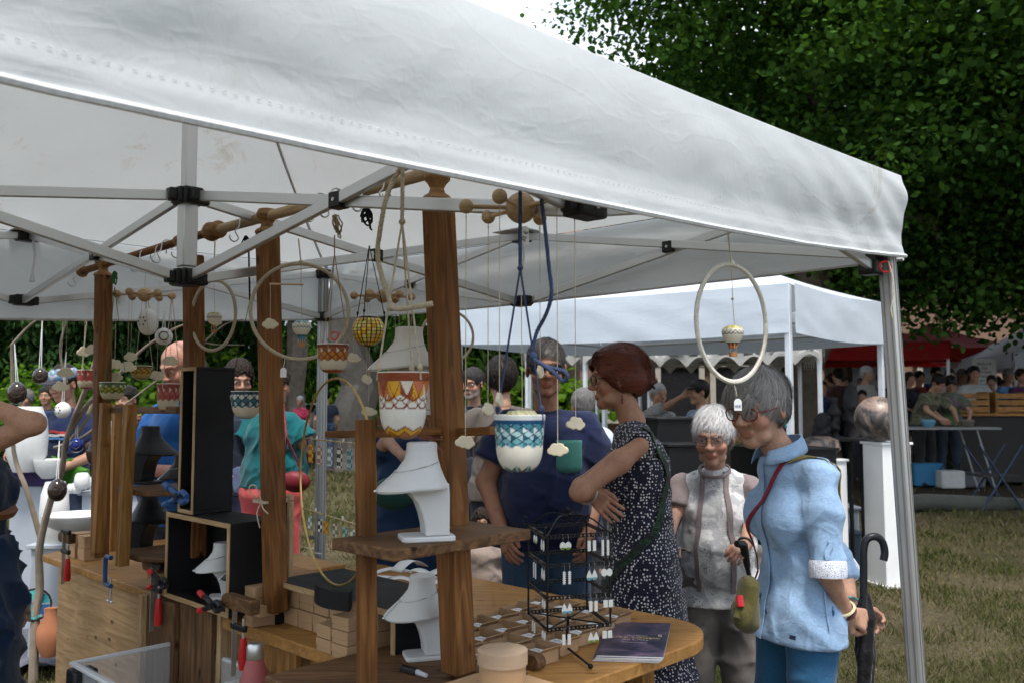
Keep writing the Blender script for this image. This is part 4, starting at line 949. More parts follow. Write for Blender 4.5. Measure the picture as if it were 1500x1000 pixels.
        def nz(p):
            l = (p-c0)@R0; a = np.arctan2(l[:, 0], l[:, 2]+.02); b2 = np.arctan2(l[:, 0], l[:, 1]+.04)
            o = np.sin(a*34+6*np.sin(l[:, 1]*40+ph[0])+ph[1])*.5+np.sin(b2*27+5*np.sin(l[:, 2]*38+ph[2]))*.5+np.sin(l@np.array([fr*.5, fr*.3, fr*.25])+ph[3])*.35
            if kd == 'curly': o += np.sin(l[:, 0]*fr*.7)*np.sin(l[:, 1]*fr*.7)*np.sin(l[:, 2]*fr*.7)*2
            return o
        S.amp = am; S.nz = nz; v, qd, c = S.mesh(); ho = np_obj('hair', v, qd, c, hair['mat'], T)
        if hair.get('n', 8500 if hv < .0055 else 0): strands(ho, v, Hd, HR, kd, hair, T, seed)
    T_info = dict(T=T, W=W, Hd=Hd, HR=HR, RZ=RZ, s=s, off=off, f0=f0, fy=fy, latx=latx)
    return T_info
def glasses(P, mat, lens=None, r=(.025, .019), bridge=.009, th=.0022, round_=.75):
    Hd = P['Hd']; HR = P['HR']; fr = MB()
    for sg in (-1, 1):
        pts = []
        for k in range(20):
            t = 2*math.pi*k/20; cx = abs(math.cos(t))**round_*math.copysign(1, math.cos(t)); sz = abs(math.sin(t))**round_*math.copysign(1, math.sin(t))
            x = sg*(bridge+r[0])+cx*r[0]; pts.append(Vector(Hd(x, .101-.35*max(0, abs(x)-.03), .004+sz*r[1])))
        fr.tube(pts, th, 6, True)
        if lens: l = MB(); l.add(pts, [tuple(range(20))]); l.build('lens', lens, P['T'])
        fr.tube([Vector(Hd(sg*(bridge+2*r[0]), .094, .010)), Vector(Hd(sg*.078, .06, .010)), Vector(Hd(sg*.083, .0, .010)), Vector(Hd(sg*.080, -.025, -.004))], th*.9, 6)
    fr.tube([Vector(Hd(-bridge, .101, .006)), Vector(Hd(0, .104, .009)), Vector(Hd(bridge, .101, .006))], th, 6)
    return fr.build('glasses', mat, P['T'])
# ------------------------------------------------------------------ people at the stall
GREYH = hairmat('grey_hair', (.20, .185, .175), (.44, .42, .40)); WHITEH = hairmat('white_hair', (.52, .50, .50), (.80, .79, .80))
REDH = hairmat('auburn_hair', (.085, .020, .012), (.26, .070, .032)); DARKH = hairmat('dark_hair', (.011, .0075, .0055), (.034, .022, .015)); SALT = hairmat('greying_hair', (.035, .03, .028), (.13, .12, .11)); BROWNH = hairmat('brown_hair', (.028, .016, .009), (.075, .043, .024))
BLACKF = plain('black_frame', (.012, .012, .013), .3, bmp=0); LENS = glass('spectacle_lens', (.9, .92, .95), .03, .05); DARKLENS = plain('dark_lens', (.025, .018, .018), .12, bmp=0); REDF = plain('red_frame', (.16, .018, .02), .25, bmp=0)
DENIM = cloth('denim', (.045, .085, .145), wr=.6, wscale=14); DENIMB = cloth('bright_denim', (.025, .10, .20), wr=.6, wscale=14)
def tube_part(P, name, pts, r, mat, n=8): mb = MB(); mb.tube([Vector(p) for p in pts], r, n); return mb.build(name, mat, P['T'])
def strap(P, name, pts, w, mat, th=.003, nrm=None, snap=True):
    mb = MB(); pts = [Vector(p) for p in pts]; vs = []; fs = []
    if snap and P['T'].name in GV:      # lay the strap on the garment
        gv, go = GV[P['T'].name]; vn = np.zeros(len(gv)*3, np.float32); go.data.vertices.foreach_get('normal', vn); vn = vn.reshape(-1, 3); q = []; nrm = []
        n0 = len(pts)
        for i in range((n0-1)*5+1):
            k = min(i//5, n0-2); p = pts[k].lerp(pts[k+1], i/5-k); d = np.linalg.norm(gv-np.array(p), axis=1); j = d.argsort()[:6]; c = gv[j].mean(0); n = vn[j].mean(0); n /= np.linalg.norm(n)+1e-9
            q.append(Vector(c+n*.005)); nrm.append(Vector(n))
        pts = [q[0]]+[(q[i-1]+q[i]*2+q[i+1])/4 for i in range(1, len(q)-1)]+[q[-1]]
    m = len(pts)
    for i, p in enumerate(pts):
        t = (pts[min(i+1, m-1)]-pts[max(i-1, 0)]).normalized(); n = (nrm[i] if nrm else (CAM-p)); n = Vector(n); n = (n-t*n.dot(t)).normalized(); x = t.cross(n)
        vs += [p+x*w/2, p-x*w/2, p-x*w/2+n*th, p+x*w/2+n*th]
    for i in range(m-1):
        a = i*4; b = a+4; fs += [(a, a+1, b+1, b), (a+1, a+2, b+2, b+1), (a+2, a+3, b+3, b+2), (a+3, a, b, b+3)]
    fs += [(0, 3, 2, 1), (m*4-4, m*4-3, m*4-2, m*4-1)]; mb.add(vs, fs); return mb.build(name, mat, P['T'])
def watch(P, q, mat, f=.93, r=.030):
    a = P['W']['el'+q]; b = P['W']['wr'+q]; c = a+(b-a)*f; x, y, d = frame_to(Vector(b-a)); mb = MB()
    mb.tube([Vector(c)+x*(r*math.cos(t))+y*(r*math.sin(t)) for t in [k*math.pi/10 for k in range(20)]], .0045, 6, True); return mb.build('bracelet', mat, P['T'])
# woman in the light blue shirt
CHAMB = cloth('chambray', (.27, .40, .58), wr=1.0, wscale=11); FLOWER = cloth('tiny_flower_print', (.70, .72, .78), kind='dots', col2=(.08, .10, .25), scale=230)
def blue_woman():
    sk = (.46, .285, .205); R0 = rotm(RAD(104))
    P = person('grey-haired woman in a light blue shirt and red glasses, hands behind her back', V3(.875, 2.78, 0), RAD(104), 1.665, skin=sk, fem=True, age=.8, wide=.94, vox=.008, hv=.0036,
        J=dict(head=(0, .115, 1.555), neck=(0, .045, 1.415), chest=(0, .01, 1.26), waist=(0, -.01, 1.07), elL=('p', 1213, 838, 2.60), wrL=('p', 1240, 898, 2.66), elR=('p', 1238, 840, 2.98), wrR=('p', 1246, 890, 2.80)),
        top=dict(mat=CHAMB, sleeve=1.0, hem=.845, e=.008, se=.004, flare=.004, amp=.006, collar=True, hr=.122, nk=1.02), bottom=dict(kind='pants', mat=DENIMB, e=.002, top=-.09),
        hair=dict(kind='bob', mat=GREYH, vol=.004, lift=2.0, brow=(.5, .45, .42), amp=.0025, line=.080), head=(RAD(24), RAD(12), 0), hs=1.05,
        handdir={'L': ((.15, -.9, -.35), (-.9, -.1, .3), .75), 'R': ((-.1, -.9, -.3), (.6, -.3, .6), .8)})
    glasses(P, REDF, LENS, (.025, .0185), .008, .0019, .85)
    for q in 'LR':     # rolled cuff with flowered lining
        a, b = P['W']['sh'+q], P['W']['el'+q]; d = (b-a)/np.linalg.norm(b-a); x, y, dd = frame_to(Vector(d)); mb = MB()
        mb.lathe([(.051, -.03), (.0535, -.02), (.0535, .012), (.051, .020), (.044, .020)], 24, Vector(b-d*.006), (x, y, dd)); mb.build('rolled_cuff', FLOWER, P['T'])
    W = P['W']; off = P['off']
    sh = off('neck', -.075, -.015, .012)
    pts = [off('neck', -.09, -.075, -.02), off('neck', -.085, -.03, .010), off('neck', -.075, .03, -.015), off('chest', -.035, .125, .04), off('chest', .04, .152, -.06), off('waist', .11, .150, .0), off('waist', .155, .115, -.10), off('pelvis', .18, .10, -.04)]
    CR = cloth('crimson_strap', (.20, .018, .028), wr=.2)
    strap(P, 'bag_strap', pts[2:], .012, CR, .004); strap(P, 'bag_strap', [Vector(off('waist', .155, .115, -.10)), PY(1090, 845, 2.62)], .010, CR, .004, snap=False)
    strap(P, 'shoulder_strap', [off('shL', .02, -.12, -.10), off('shL', .03, -.10, .0), off('shL', .06, -.05, .055), off('neck', -.095, .0, .012), off('neck', -.08, .03, -.01)], .030, plain('olive_webbing', (.14, .11, .03), .8), .004)
    S = SDF(.006, .02); c = np.array(PY(1090, 880, 2.62)); S.cap(c+np.array([.014, 0, .045]), c-np.array([-.004, 0, .052]), .026, .034, w=((0, 1., 0), 1.7)); S.ell(c+np.array([-.020, -.03, -.028]), (.018, .038, .036)); S.amp = .005; S.nz = folds(5); v, q, cc = S.mesh()
    bag = np_obj('shoulder_bag', v, q, cc, cloth('olive_canvas', (.085, .075, .025), wr=.6, wscale=20), P['T'])
    for a, b, r, m in ((PY(1083, 872, 2.57), PY(1085, 888, 2.56), .011, plain('red_toy', (.5, .02, .03), .4)), (PY(1082, 893, 2.57), PY(1079, 905, 2.56), .010, MC['olive_canvas'])): tube_part(P, 'key_fob', [a, b], r, m)
    watch(P, 'L', plain('watch_strap', (.55, .50, .33), .4), .88, .029); watch(P, 'L', plain('dark_beads', (.09, .03, .025), .3), .98, .027); watch(P, 'R', plain('turquoise_beads', (.10, .32, .33), .3), .93, .030)
    e = MB(); p = Vector(P['Hd'](-.086, -.004, -.040)); e.cyl(p+ZX*.008, p-ZX*.006, .0006, n=5); e.ball(p-ZX*.012, .0045, 10, 1.6); e.build('earring', plain('turquoise_stone', (.07, .30, .36), .25), P['T'])
    strap(P, 'shoulder_seam', [off('neck', -.06, -.03, .02), off('shL', .03, -.02, .04), off('shL', -.005, -.01, .0)], .004, CHAMB, .003)
    strap(P, 'armhole_seam', [off('shL', .02, -.06, .02), off('shL', .02, -.055, -.06), off('shL', .03, -.02, -.11)], .004, CHAMB, .003)
    strap(P, 'side_seam', [off('chest', -.13, -.01, -.08), off('waist', -.14, 0, 0), off('pelvis', -.155, .01, .02), off('pelvis', -.155, .01, -.09)], .004, CHAMB, .003)
    strap(P, 'hem_label', [off('pelvis', -.13, .07, -.055), off('pelvis', -.12, .09, -.055)], .012, cloth('navy_label', (.02, .03, .08)), .002)
    strap(P, 'front_placket', [off('neck', .0, .085, -.02), off('chest', .0, .125, .0), off('chest', .0, .14, -.08), off('waist', .0, .13, .0), off('pelvis', .0, .135, .0), off('pelvis', .0, .135, -.085)], .026, CHAMB, .003)
    strap(P, 'sleeve_tab', [P['W']['elL']+(P['W']['shL']-P['W']['elL'])*.30, P['W']['elL']+(P['W']['shL']-P['W']['elL'])*.12], .014, CHAMB, .004)
    return P
BW = blue_woman()
# old lady
TUNIC = cloth('leaf_print_jersey', (.62, .61, .60), kind='print', col2=(.40, .40, .41), scale=15, wr=.5); MAUVE = cloth('mauve_jersey', (.22, .175, .175), wr=.5)
def old_lady():
    sk = (.47, .285, .215)
    P = person('elderly white-haired woman in a leaf-print tunic leaning on walking poles', V3(.845, 3.72, 0), RAD(166), 1.53, skin=sk, fem=True, age=1, belly=.25, wide=1.06, vox=.009, hv=.004,
        J=dict(head=(.0, .19, 1.56), neck=(0, .10, 1.42), chest=(0, .07, 1.265), waist=(0, .02, 1.07), shR=(.150, .085, 1.365), shL=(-.150, .085, 1.365), elR=('p', 989, 748, 3.62), wrR=('p', 976, 797, 3.44), elL=('p', 1103, 752, 3.60), wrL=('p', 1090, 800, 3.42)),
        top=dict(mat=TUNIC, sleeve=0, hem=.80, e=.018, hr=.122, amp=.006), bottom=dict(kind='pants', mat=cloth('taupe_trousers', (.15, .13, .118)), to=1.62, e=.022, flare=.022, amp=.008),
        hair=dict(kind='grey', mat=WHITEH, vol=.004, lift=2.2, brow=(.9, .88, .87), line=.074, amp=.004), head=(RAD(-10), RAD(12), 0), hs=1.09,
        handdir={'R': ((-.15, .9, -.25), (.5, .2, .8), .9), 'L': ((.35, .8, -.2), (-.5, .2, .8), .9)})
    glasses(P, plain('thin_bronze_frame', (.10, .055, .045), .3, .5, bmp=0), LENS, (.024, .017), .008, .0013, .8)
    off = P['off']
    for q in 'RL':       # mauve sleeves over the print
        S = SDF(.008, .02); a, b = P['W']['sh'+q], P['W']['el'+q]; E = a+(b-a)*.86; n = (b-a)/np.linalg.norm(b-a); a2 = a-P['latx']*(.036 if q == 'R' else -.036)-np.array([0, 0, .020]); S.cap(a2, a-np.array([0, 0, .03]), .040, .046, k=.03); S.cap(a-np.array([0, 0, .03]), E, .046, .055, cuts=[(E, n)]); S.amp = .005; S.nz = folds(21); v, qd, c = S.mesh(); np_obj('sleeve', v, qd, c, MAUVE, P['T'])
    for x in (.062, -.062):
        strap(P, 'placket', [off('neck', x, .075, .0), off('chest', x, .150, .05), off('chest', x*1.1, .170, -.04), off('waist', x*1.1, .168, .04), off('waist', x*1.15, .158, -.08), off('pelvis', x*1.2, .152, -.06)], .020, MAUVE, .004)
    mb = MB(); mb.tube([Vector(off('neck', .066*math.sin(t), .022+.066*math.cos(t), -.008-.028*math.cos(t))) for t in [k*math.pi/12 for k in range(24)]], .007, 6, True); mb.build('neckband', MAUVE, P['T'])
    watch(P, 'L', plain('watch_strap2', (.05, .05, .05), .4), .90, .026)
    return P
OL = old_lady()
def walking_pole(label, hand, foot):
    h = Vector(hand); f = Vector(foot); t = thing('walking_pole', label, 'walking pole', f); d = (h-f).normalized()
    mb = MB(); mb.cyl(f, h-d*.07, .006, .009, 10); mb.build('shaft', plain('pole_black', (.02, .02, .022), .4), t)
    mb = MB(); mb.tube([h-d*.10, h-d*.03, h+d*.03], [.012, .015, .016], 10); mb.tube([h+d*.03, h+d*.035+V3(-.03, -.02, .004)], [.016, .012], 10); mb.build('grip', BLK, t); mb = MB(); mb.cyl(f, f+d*.03, .012, .009, 10); mb.build('rubber_tip', BLK, t)
for lb, q, fx in (('walking pole held in the left of the old woman as seen, behind the dress hem', 'R', PZ(990, 1090, 0)), ('walking pole gripped in front of the old woman beside the olive bag', 'L', PZ(1140, 1080, 0))):
    w = OL['W']['wr'+q]+OL['RZ']@np.array([0, .075, -.02]); walking_pole(lb, w+np.array([0, 0, .02]), (fx.x, fx.y, 0))
# red-haired woman
DOTS = cloth('dotted_dress', (.018, .018, .035), kind='dots', col2=(.66, .63, .62), scale=88, wr=.45)
def red_woman():
    sk = (.40, .225, .15)
    P = person('auburn-haired woman with folded arms in a navy dress with white dots', V3(.490, 3.42, 0), RAD(82), 1.735, skin=sk, fem=True, age=.5, wide=1.06, vox=.008, hv=.0038,
        J=dict(head=(0, .085, 1.595), neck=(0, .03, 1.44), chest=(0, .01, 1.275), elL=('p', 849, 720, 3.16), wrL=('p', 885, 722, 3.40), elR=('p', 850, 712, 3.66), wrR=('p', 864, 722, 3.28), shL=(-.165, .0, 1.385)),
        top=dict(mat=DOTS, sleeve=0, hem=.60, hr=.155, e=.016, amp=.006, name='dress', nk=1.12), bottom=None,
        hair=dict(kind='bun', mat=REDH, vol=.010, lift=1.8, amp=.004, brow=(.4, .25, .2), line=.064), head=(RAD(12), RAD(4), 0),
        handdir={'L': ((.9, .2, -.1), (-.2, .9, .3), .5), 'R': ((-.35, -.75, -.55), (-.85, .3, .35), .18, -1)})
    glasses(P, BLACKF, LENS, (.025, .0185), .008, .0018, .7)
    off = P['off']; Hd = P['Hd']
    S = SDF(.005, .01); c = Hd(0, -.125, -.012)
    for k in range(7): a = k*.9; S.cap(c, c+np.array([math.cos(a)*.035, math.sin(a)*.03, math.sin(a*2)*.03]), .010, .005)
    v, q, cc = S.mesh(); np_obj('hair_clip', v, q, cc, BLK, P['T'])
    strap(P, 'bag_strap', [off('shL', .06, -.02, .06), off('shL', .02, -.13, -.02), off('chest', -.10, -.155, -.02), off('waist', -.17, -.09, .02), off('waist', -.195, .03, -.09), off('pelvis', -.19, .11, -.03), off('pelvis', -.12, .18, -.08)], .030, cloth('camo_strap', (.02, .022, .02), kind='print', col2=(.025, .06, .03), scale=30), .004)
    e = MB(); p = Vector(Hd(-.088, -.002, -.042)); e.cyl(p+ZX*.006, p-ZX*.02, .0008, n=5)
    for k, r in enumerate((.004, .006, .005)): e.ball(p-ZX*(.022+k*.011), r, 10, 1.3)
    e.build('earring', plain('brown_beads', (.14, .06, .04), .3), P['T'])
    S = SDF(.01, .05); S.cap(off('pelvis', 0, 0, -.28), off('pelvis', 0, 0, -.60), .165, .175, w=(P['latx'], 1.25)); S.planes.append((off('pelvis', 0, 0, -.61), (0, 0, -1))); S.amp = .012; S.nz = folds(9, .9); v, q, cc = S.mesh(); np_obj('hem_flounce', v, q, cc, DOTS, P['T'])
    watch(P, 'L', plain('steel_watch', (.5, .45, .42), .3, .8), .25, .040)
    return P
RWM = red_woman()
NAVYC = cloth('navy_jersey', (.012, .018, .055), wr=.6)
def navy_man():
    sk = (.36, .19, .125)
    P = person('stout man in a navy T-shirt and sunglasses behind the blue hanging pot', V3(.155, 4.02, 0), RAD(176), 1.79, skin=sk, belly=.9, wide=1.16, vox=.009, hv=.0042, age=.5,
        J=dict(elR=('p', 712, 705, 4.02), wrR=('p', 735, 778, 3.84), elL=('p', 875, 700, 4.05), wrL=('p', 862, 780, 3.86), head=(0, .03, 1.60)),
        top=dict(mat=NAVYC, sleeve=.62, hem=.86, e=.020, se=.012, flare=.012, hr=.125), bottom=dict(kind='pants', mat=DENIM, e=.012),
        hair=dict(kind='short', mat=SALT, vol=.006, line=.070, amp=.002), head=(RAD(4), RAD(3), 0), handdir={'R': ((-.35, .5, -.75), (.85, .3, .4), .3)})
    glasses(P, BLACKF, DARKLENS, (.029, .021), .007, .0026, .7)
    c = PY(824, 655, 3.80); mb = MB(); o = Vector(P['off']('chest', -.085, .155, .02))
    # green pocket following the chest
    off = P['off']
    def f(a, b): 
        x = -.045-.105*a; z = .040-.120*b*(1 if .05 < a < .95 else .97)-(.012*math.sin(math.pi*a) if b > .99 else 0); return Vector(off('chest', x, .176-1.6*x*x+.035*b, z))
    mb.grid(f, 8, 8); mb.build('chest_pocket', cloth('green_pocket', (.05, .17, .145), wr=.3), P['T'], solid=.005)
    e = MB(); q = Vector(off('chest', -.065, .186, .020))
    lx = Vector(P['latx'])*-1
    e.prism([q+lx*a+ZX*b for a, b in ((-.012, .010), (0, .004), (.012, .010), (.010, -.004), (0, -.014), (-.010, -.004))], Vector(P['fy'])*.004); e.build('emblem', plain('yellow_emblem', (.60, .42, .03), .6), P['T'])
    return P
NM = navy_man()
# ------------------------------------------------------------------ things hanging from rail and tent frame
NAVYROPE = plain('navy_rope', (.045, .065, .13), .9, 0, .3, 150, .6, 600); BLACKROPE = plain('black_rope', (.012, .012, .014), .9, 0, .3, 150, .6, 600); GREENROPE = plain('green_rope', (.03, .13, .035), .9)
GLAZE = plain('painted_glaze', (1, 1, 1), .28, 0, .05, 30, .06, 120, coat=.25, attr=True)
BISQ = plain('painted_bisque', (1, 1, 1), .55, 0, .06, 30, .12, 160, attr=True)
def braid(mb, pts, r, n=3, pitch=.02):
    """plaited cord: strands winding round the path"""
    pts = [Vector(p) for p in pts]; L = [0]
    for a, b in zip(pts, pts[1:]): L.append(L[-1]+(b-a).length)
    m = max(8, int(L[-1]/(pitch/6))); path = []
    for i in range(m+1):
        s = L[-1]*i/m; k = max(j for j in range(len(L)) if L[j] <= s+1e-9); k = min(k, len(pts)-2); path.append((pts[k].lerp(pts[k+1], (s-L[k])/max(1e-9, L[k+1]-L[k])), s))
    for q in range(n):
        out = []
        for i, (p, s) in enumerate(path):
            t = (path[min(i+1, m)][0]-path[max(i-1, 0)][0]).normalized(); x, y, _ = frame_to(t); a = 2*math.pi*(s/pitch+q/n); out.append(p+x*(r*.62*math.cos(a))+y*(r*.62*math.sin(a)))
        mb.tube(out, r*.55, 5)
def smooth_path(pts, n=6):
    pts = [Vector(p) for p in pts]; out = []
    for i in range(len(pts)-1):
        p0, p1, p2, p3 = pts[max(i-1, 0)], pts[i], pts[i+1], pts[min(i+2, len(pts)-1)]
        for k in range(n):
            t = k/n; out.append(.5*((2*p1)+(p2-p0)*t+(2*p0-5*p1+4*p2-p3)*t*t+(3*p1-p0-3*p2+p3)*t**3))
    return out+[pts[-1]]
def shook(p, h=.055, name=None, parent=None, lab=None):
    """S-hook over the rail; p is the rail centre"""
    pts = []
    for k in range(9): a = math.pi*(1.15-1.2*k/8); pts.append(p+UX*0+VX*(.021*math.cos(a)*-1)+ZX*(.021*math.sin(a)))
    e = pts[-1]
    pts += [e-ZX*h*.35-VX*.004, e-ZX*h*.6-VX*.016]
    b = e-ZX*h-VX*.020
    for k in range(7): a = math.pi*(0.0+1.1*k/6); pts.append(b+VX*(.015*math.cos(a))-ZX*(.015*math.sin(a)))
    mb = MB(); mb.tube(smooth_path(pts, 3), .0023, 6)
    if parent: return mb.build('hook', STEEL, parent), b-ZX*.015
    o = mb.build('steel_hook', STEEL); tag(o, lab, 'hook', 'S-hooks on the rail'); return o, b-ZX*.015
def lattice(x, h, n, rows, h0, h1, pal, line, lw=.10):
    y = (h-h0)/(h1-h0)*rows; a = x*n+y*.5; b = x*n-y*.5
    fa, fb = a % 1, b % 1
    if min(fa, 1-fa, fb, 1-fb) < lw: return line
    ia, ib = math.floor(a), math.floor(b); row = ia-ib; half = (fa+fb) < 1
    return pal[(row+(1 if half and row % 2 else 0)) % len(pal)]
CREAM = (.70, .64, .53); RUST = (.20, .045, .02); ORG_ = (.55, .15, .03); YEL = (.68, .36, .03); PINK = (.55, .16, .09)
def col_orange(x, t, r, z):
    h = z
    return CREAM
def pat_orange(x, h):
    if h > .87: return (.24, .055, .022)
    X = x*6.0; lw = .013
    tri = abs((X % 1)-.5)*2
    arcs = [(.87, .30, 0), (.87, .30, .5), (.74, .30, 0), (.62, .17, 0), (.62, .17, .5)]
    cnt = 0; edge = False
    for y0, A, s in arcs:
        u = 2*((X+s) % 1)-1; ya = y0-A*(1-u*u)
        if abs(h-ya) < lw: edge = True
        cnt += h > ya
    if h > .43:
        zig = .66-.12*tri
        if edge: return (.20, .045, .02)
        if h > zig: return (YEL, (.72, .66, .56), PINK, ORG_, YEL, (.28, .06, .03))[(cnt*2+int(X*2)) % 6]
        return (.74, .71, .65)
    if h < .17:
        u = (x*7) % 1; v = abs(u-.5)*2; top = .17-.07*v
        if abs(h-top) < .012 or abs(h-.10+.08*v) < .010: return (.20, .045, .02)
        if h < top: return YEL if h > .10-.08*v else (.45, .17, .03)
    return (.74, .71, .65)
def pat_blue(x, h):
    TE = ((.66, .70, .68), (.06, .22, .27), (.16, .38, .42), (.02, .09, .15), (.40, .58, .58))
    if h > .93: return (.60, .62, .60)
    if h > .86: return (.012, .065, .16)
    if h > .49-.05*abs(((x*13) % 1)-.5)*2: return lattice(x, h, 13, 7, .42, .88, TE, (.01, .04, .085), .07)
    if h < .13-.10*abs(((x*9) % 1)-.5)*2: return (.02, .10, .15) if abs(((x*9) % 1)-.5) > .12 else (.30, .44, .42)
    return (.72, .67, .57)
def pat_small(c1, c2, c3, body=(.60, .52, .40), n=11):
    def f(x, h):
        if h > .90: return c3
        if h > .48-.07*abs(((x*n) % 1)-.5)*2: return lattice(x, h, n, 4, .42, .92, (c1, c2, c1, body, c2), c3, .10)
        if h < .10+.05*abs(((x*n) % 1)-.5): return c2
        return body
    return f
def pot_profile(R, H, kind='u'):
    P = []
    if kind == 'u':
        for k in range(24):
            a = math.pi/2*k/23; P.append((R*(.30+.60*math.sin(a)**.9) if k else .002, H*.46*(1-math.cos(a))))
        for k in range(1, 40): t = k/39; P.append((R*(.90+.10*t), H*(.46+.54*t)))
    elif kind == 'bowl':
        for k in range(50): a = math.pi/2*k/49; P.append((max(.002, R*math.sin(a)**.62*(1.0-.02*(k > 44))), H*(1-math.cos(a))))
    elif kind == 'belly':
        for k in range(50): t = k/49; P.append((max(.002, R*(math.sin(math.pi*(.02+.80*t))**.45)*(1 if t < .5 else 1-.22*((t-.5)/.5)**1.5)), H*t))
    elif kind == 'balloon':
        for k in range(50): t = k/49; P.append((R*(.40+.60*math.sin(min(1, max(0, (t-.12)/.60))*math.pi/2)) if t < .72 else R*math.sqrt(max(.0005, 1-((t-.72)/.28)**2)), H*t))
    return P
def pot_mesh(name, parent, base, R, H, pat, kind='u', n=150, inner=True, mat=None):
    prof = pot_profile(R, H, kind); mb = MB(); mb.lathe(prof, n, base, colfn=lambda x, t, r, z: pat(x, z/H)); o = mb.build(name, mat or GLAZE, parent, smooth=60)
    if inner:
        r, z = prof[-1]; m2 = MB(); m2.lathe([(r, z), (r*.985, z+.002), (r*.93, z), (r*.90, z-.02), (r*.86, z*.5), (r*.3, z*.15), (.001, z*.13)], 40, base); m2.build('inner_wall', CERW, parent)
    return o
def hung_pot(label, cx, rim_y, bot_y, w, v, pat, kind, top, rope, rmat, rr=.0016, nrope=3, name='hanging_pot', twist=.4, hook=None, tagp=True):
    rim = PV(cx, rim_y, v); bot = PV(cx, bot_y, v); D = rim.y; R = w/2/FPX*D; H = (rim.z-bot.z); base = V3(rim.x, rim.y, bot.z)
    t = thing(name, label, 'hanging pot', base); pot_mesh('pot', t, base, R, H, pat, kind)
    top = Vector(top)
    for k in range(nrope):
        a = twist+2*math.pi*k/nrope; p = rim+V3(math.cos(a)*R*.96, math.sin(a)*R*.96, -.004)
        mb = MB(); mb.tube([p-ZX*.012+V3(math.cos(a), math.sin(a), 0)*.003, p+ZX*.012, top], rr, 5); mb.build('cord', rmat, t)
        kn = MB(); kn.ball(p+ZX*.016, rr*2.6, 8, 1.5); kn.build('knot', rmat, t)
    return t, base, R, H
def rope_coil(parent, p, mat, r=.0022, sz=.03, n=4, seed=0):
    rs = random.Random(seed); mb = MB()
    for k in range(n):
        a = rs.random()*3; w = sz*(.12+rs.random()*.38); L = sz*(.9+rs.random()*1.6)
        sk = rs.uniform(-.5, .5); pts = [p+V3(math.cos(a)*w*math.sin(q)+rs.uniform(-.003, .003)+sk*sz*(1-math.cos(q))/2, math.sin(a)*w*math.sin(q), -L*(1-math.cos(q))/2) for q in [i*2*math.pi/12 for i in range(12)]]
        mb.tube(pts, r, 5, True)
    return mb.build('rope_loops', mat, parent)
# the big orange pot in front
top = PV(589, 325, 1.222); tb = PV(590, 240, 1.222)
t, b, R_, H_ = hung_pot('large white and orange patterned ceramic pot hung on plaited cream rope', 591, 546, 640, 76, 1.222, pat_orange, 'u', top, .0017, ROPE, .0024, 3, twist=-.75)
mb = MB(); braid(mb, [tb, top], .0045, 3, .022); mb.ball(top, .008, 8); braid(mb, smooth_path([tb, PV(578, 262, 1.22), PV(566, 290, 1.20), PV(558, 330, 1.19), PV(553, 370, 1.19), PV(558, 400, 1.19), PV(568, 430, 1.19), PV(575, 450, 1.19), PV(590, 452, 1.17), PV(612, 449, 1.16), PV(632, 445, 1.15)], 4), .0055, 3, .026); mb.ball(PV(574, 450, 1.19), .010, 8); mb.build('plaited_rope', ROPE, t)
# blue pot
top = PV(762, 393, 1.222)
t, b, R_, H_ = hung_pot('teal and cream ceramic pot hung on navy cords before the man in navy', 761, 608, 690, 76, 1.222, pat_blue, 'u', top, .0016, NAVYROPE, .0021, 2, twist=-.5)
mb = MB(); braid(mb, [PV(762, 268, 1.222), top], .0036, 3, .018); mb.ball(top, .006, 8)
braid(mb, smooth_path([PV(792, 272, 1.222), PV(794, 300, 1.21), PV(799, 340, 1.21), PV(804, 390, 1.21), PV(808, 430, 1.21), PV(800, 460, 1.21), PV(787, 485, 1.21), PV(780, 510, 1.20), PV(778, 522, 1.20), PV(795, 533, 1.19), PV(812, 545, 1.18), PV(824, 557, 1.18), PV(831, 552, 1.18), PV(826, 543, 1.18), PV(800, 536, 1.19), PV(782, 526, 1.20)], 4), .0036, 3, .018); mb.ball(PV(781, 522, 1.2), .009, 8); mb.build('plaited_cord', NAVYROPE, t)
gp = MB(); c = b+ZX*(H_+.002); gp.lathe([(.001, .008), (R_*.5, .007), (R_*.62, .0), (R_*.62, -.008)], 30, c+V3(.004, .005, 0), colfn=lambda x, t_, r, z: ((.42, .40, .16) if math.sin(x*90)*math.sin(r*900) > 0 else (.62, .58, .40))); gp.build('lid', BISQ, t)
# cloud outlines
def cloud_pts(w, seed):
    """outline of an uneven puffy cloud: the hull of a few overlapping discs"""
    rs = random.Random(seed); cs = [(x+rs.uniform(-.03, .03), y+rs.uniform(-.03, .03), r*rs.uniform(.9, 1.1)) for x, y, r in ((-.30, -.05, .17), (-.10, .09, .21), (.15, .07, .19), (.33, -.06, .15), (-.12, -.12, .18), (.14, -.12, .18))]; out = []
    for k in range(56):
        a = 2*math.pi*k/56; dx, dy = math.cos(a), math.sin(a); best = .12
        for cx, cy, r in cs:
            bq = dx*cx+dy*cy; dd = bq*bq-(cx*cx+cy*cy-r*r)
            if dd > 0: best = max(best, bq+math.sqrt(dd))
        out.append((w*best*dx, w*best*dy))
    return out
CLAYC = plain('cream_clay', (.60, .53, .39), .6, 0, .1, 40, .2, 120)
def cloud(parent, p, w, yaw, seed, name='cloud'):
    x = V3(math.cos(yaw), math.sin(yaw), 0); n = V3(-math.sin(yaw), math.cos(yaw), 0); mb = MB()
    mb.prism([p+x*a+ZX*(b-w*.30)-n*.0035 for a, b in cloud_pts(w, seed)], n*.007); o = mb.build(name, CLAYC, parent, bev=.002)
    return o
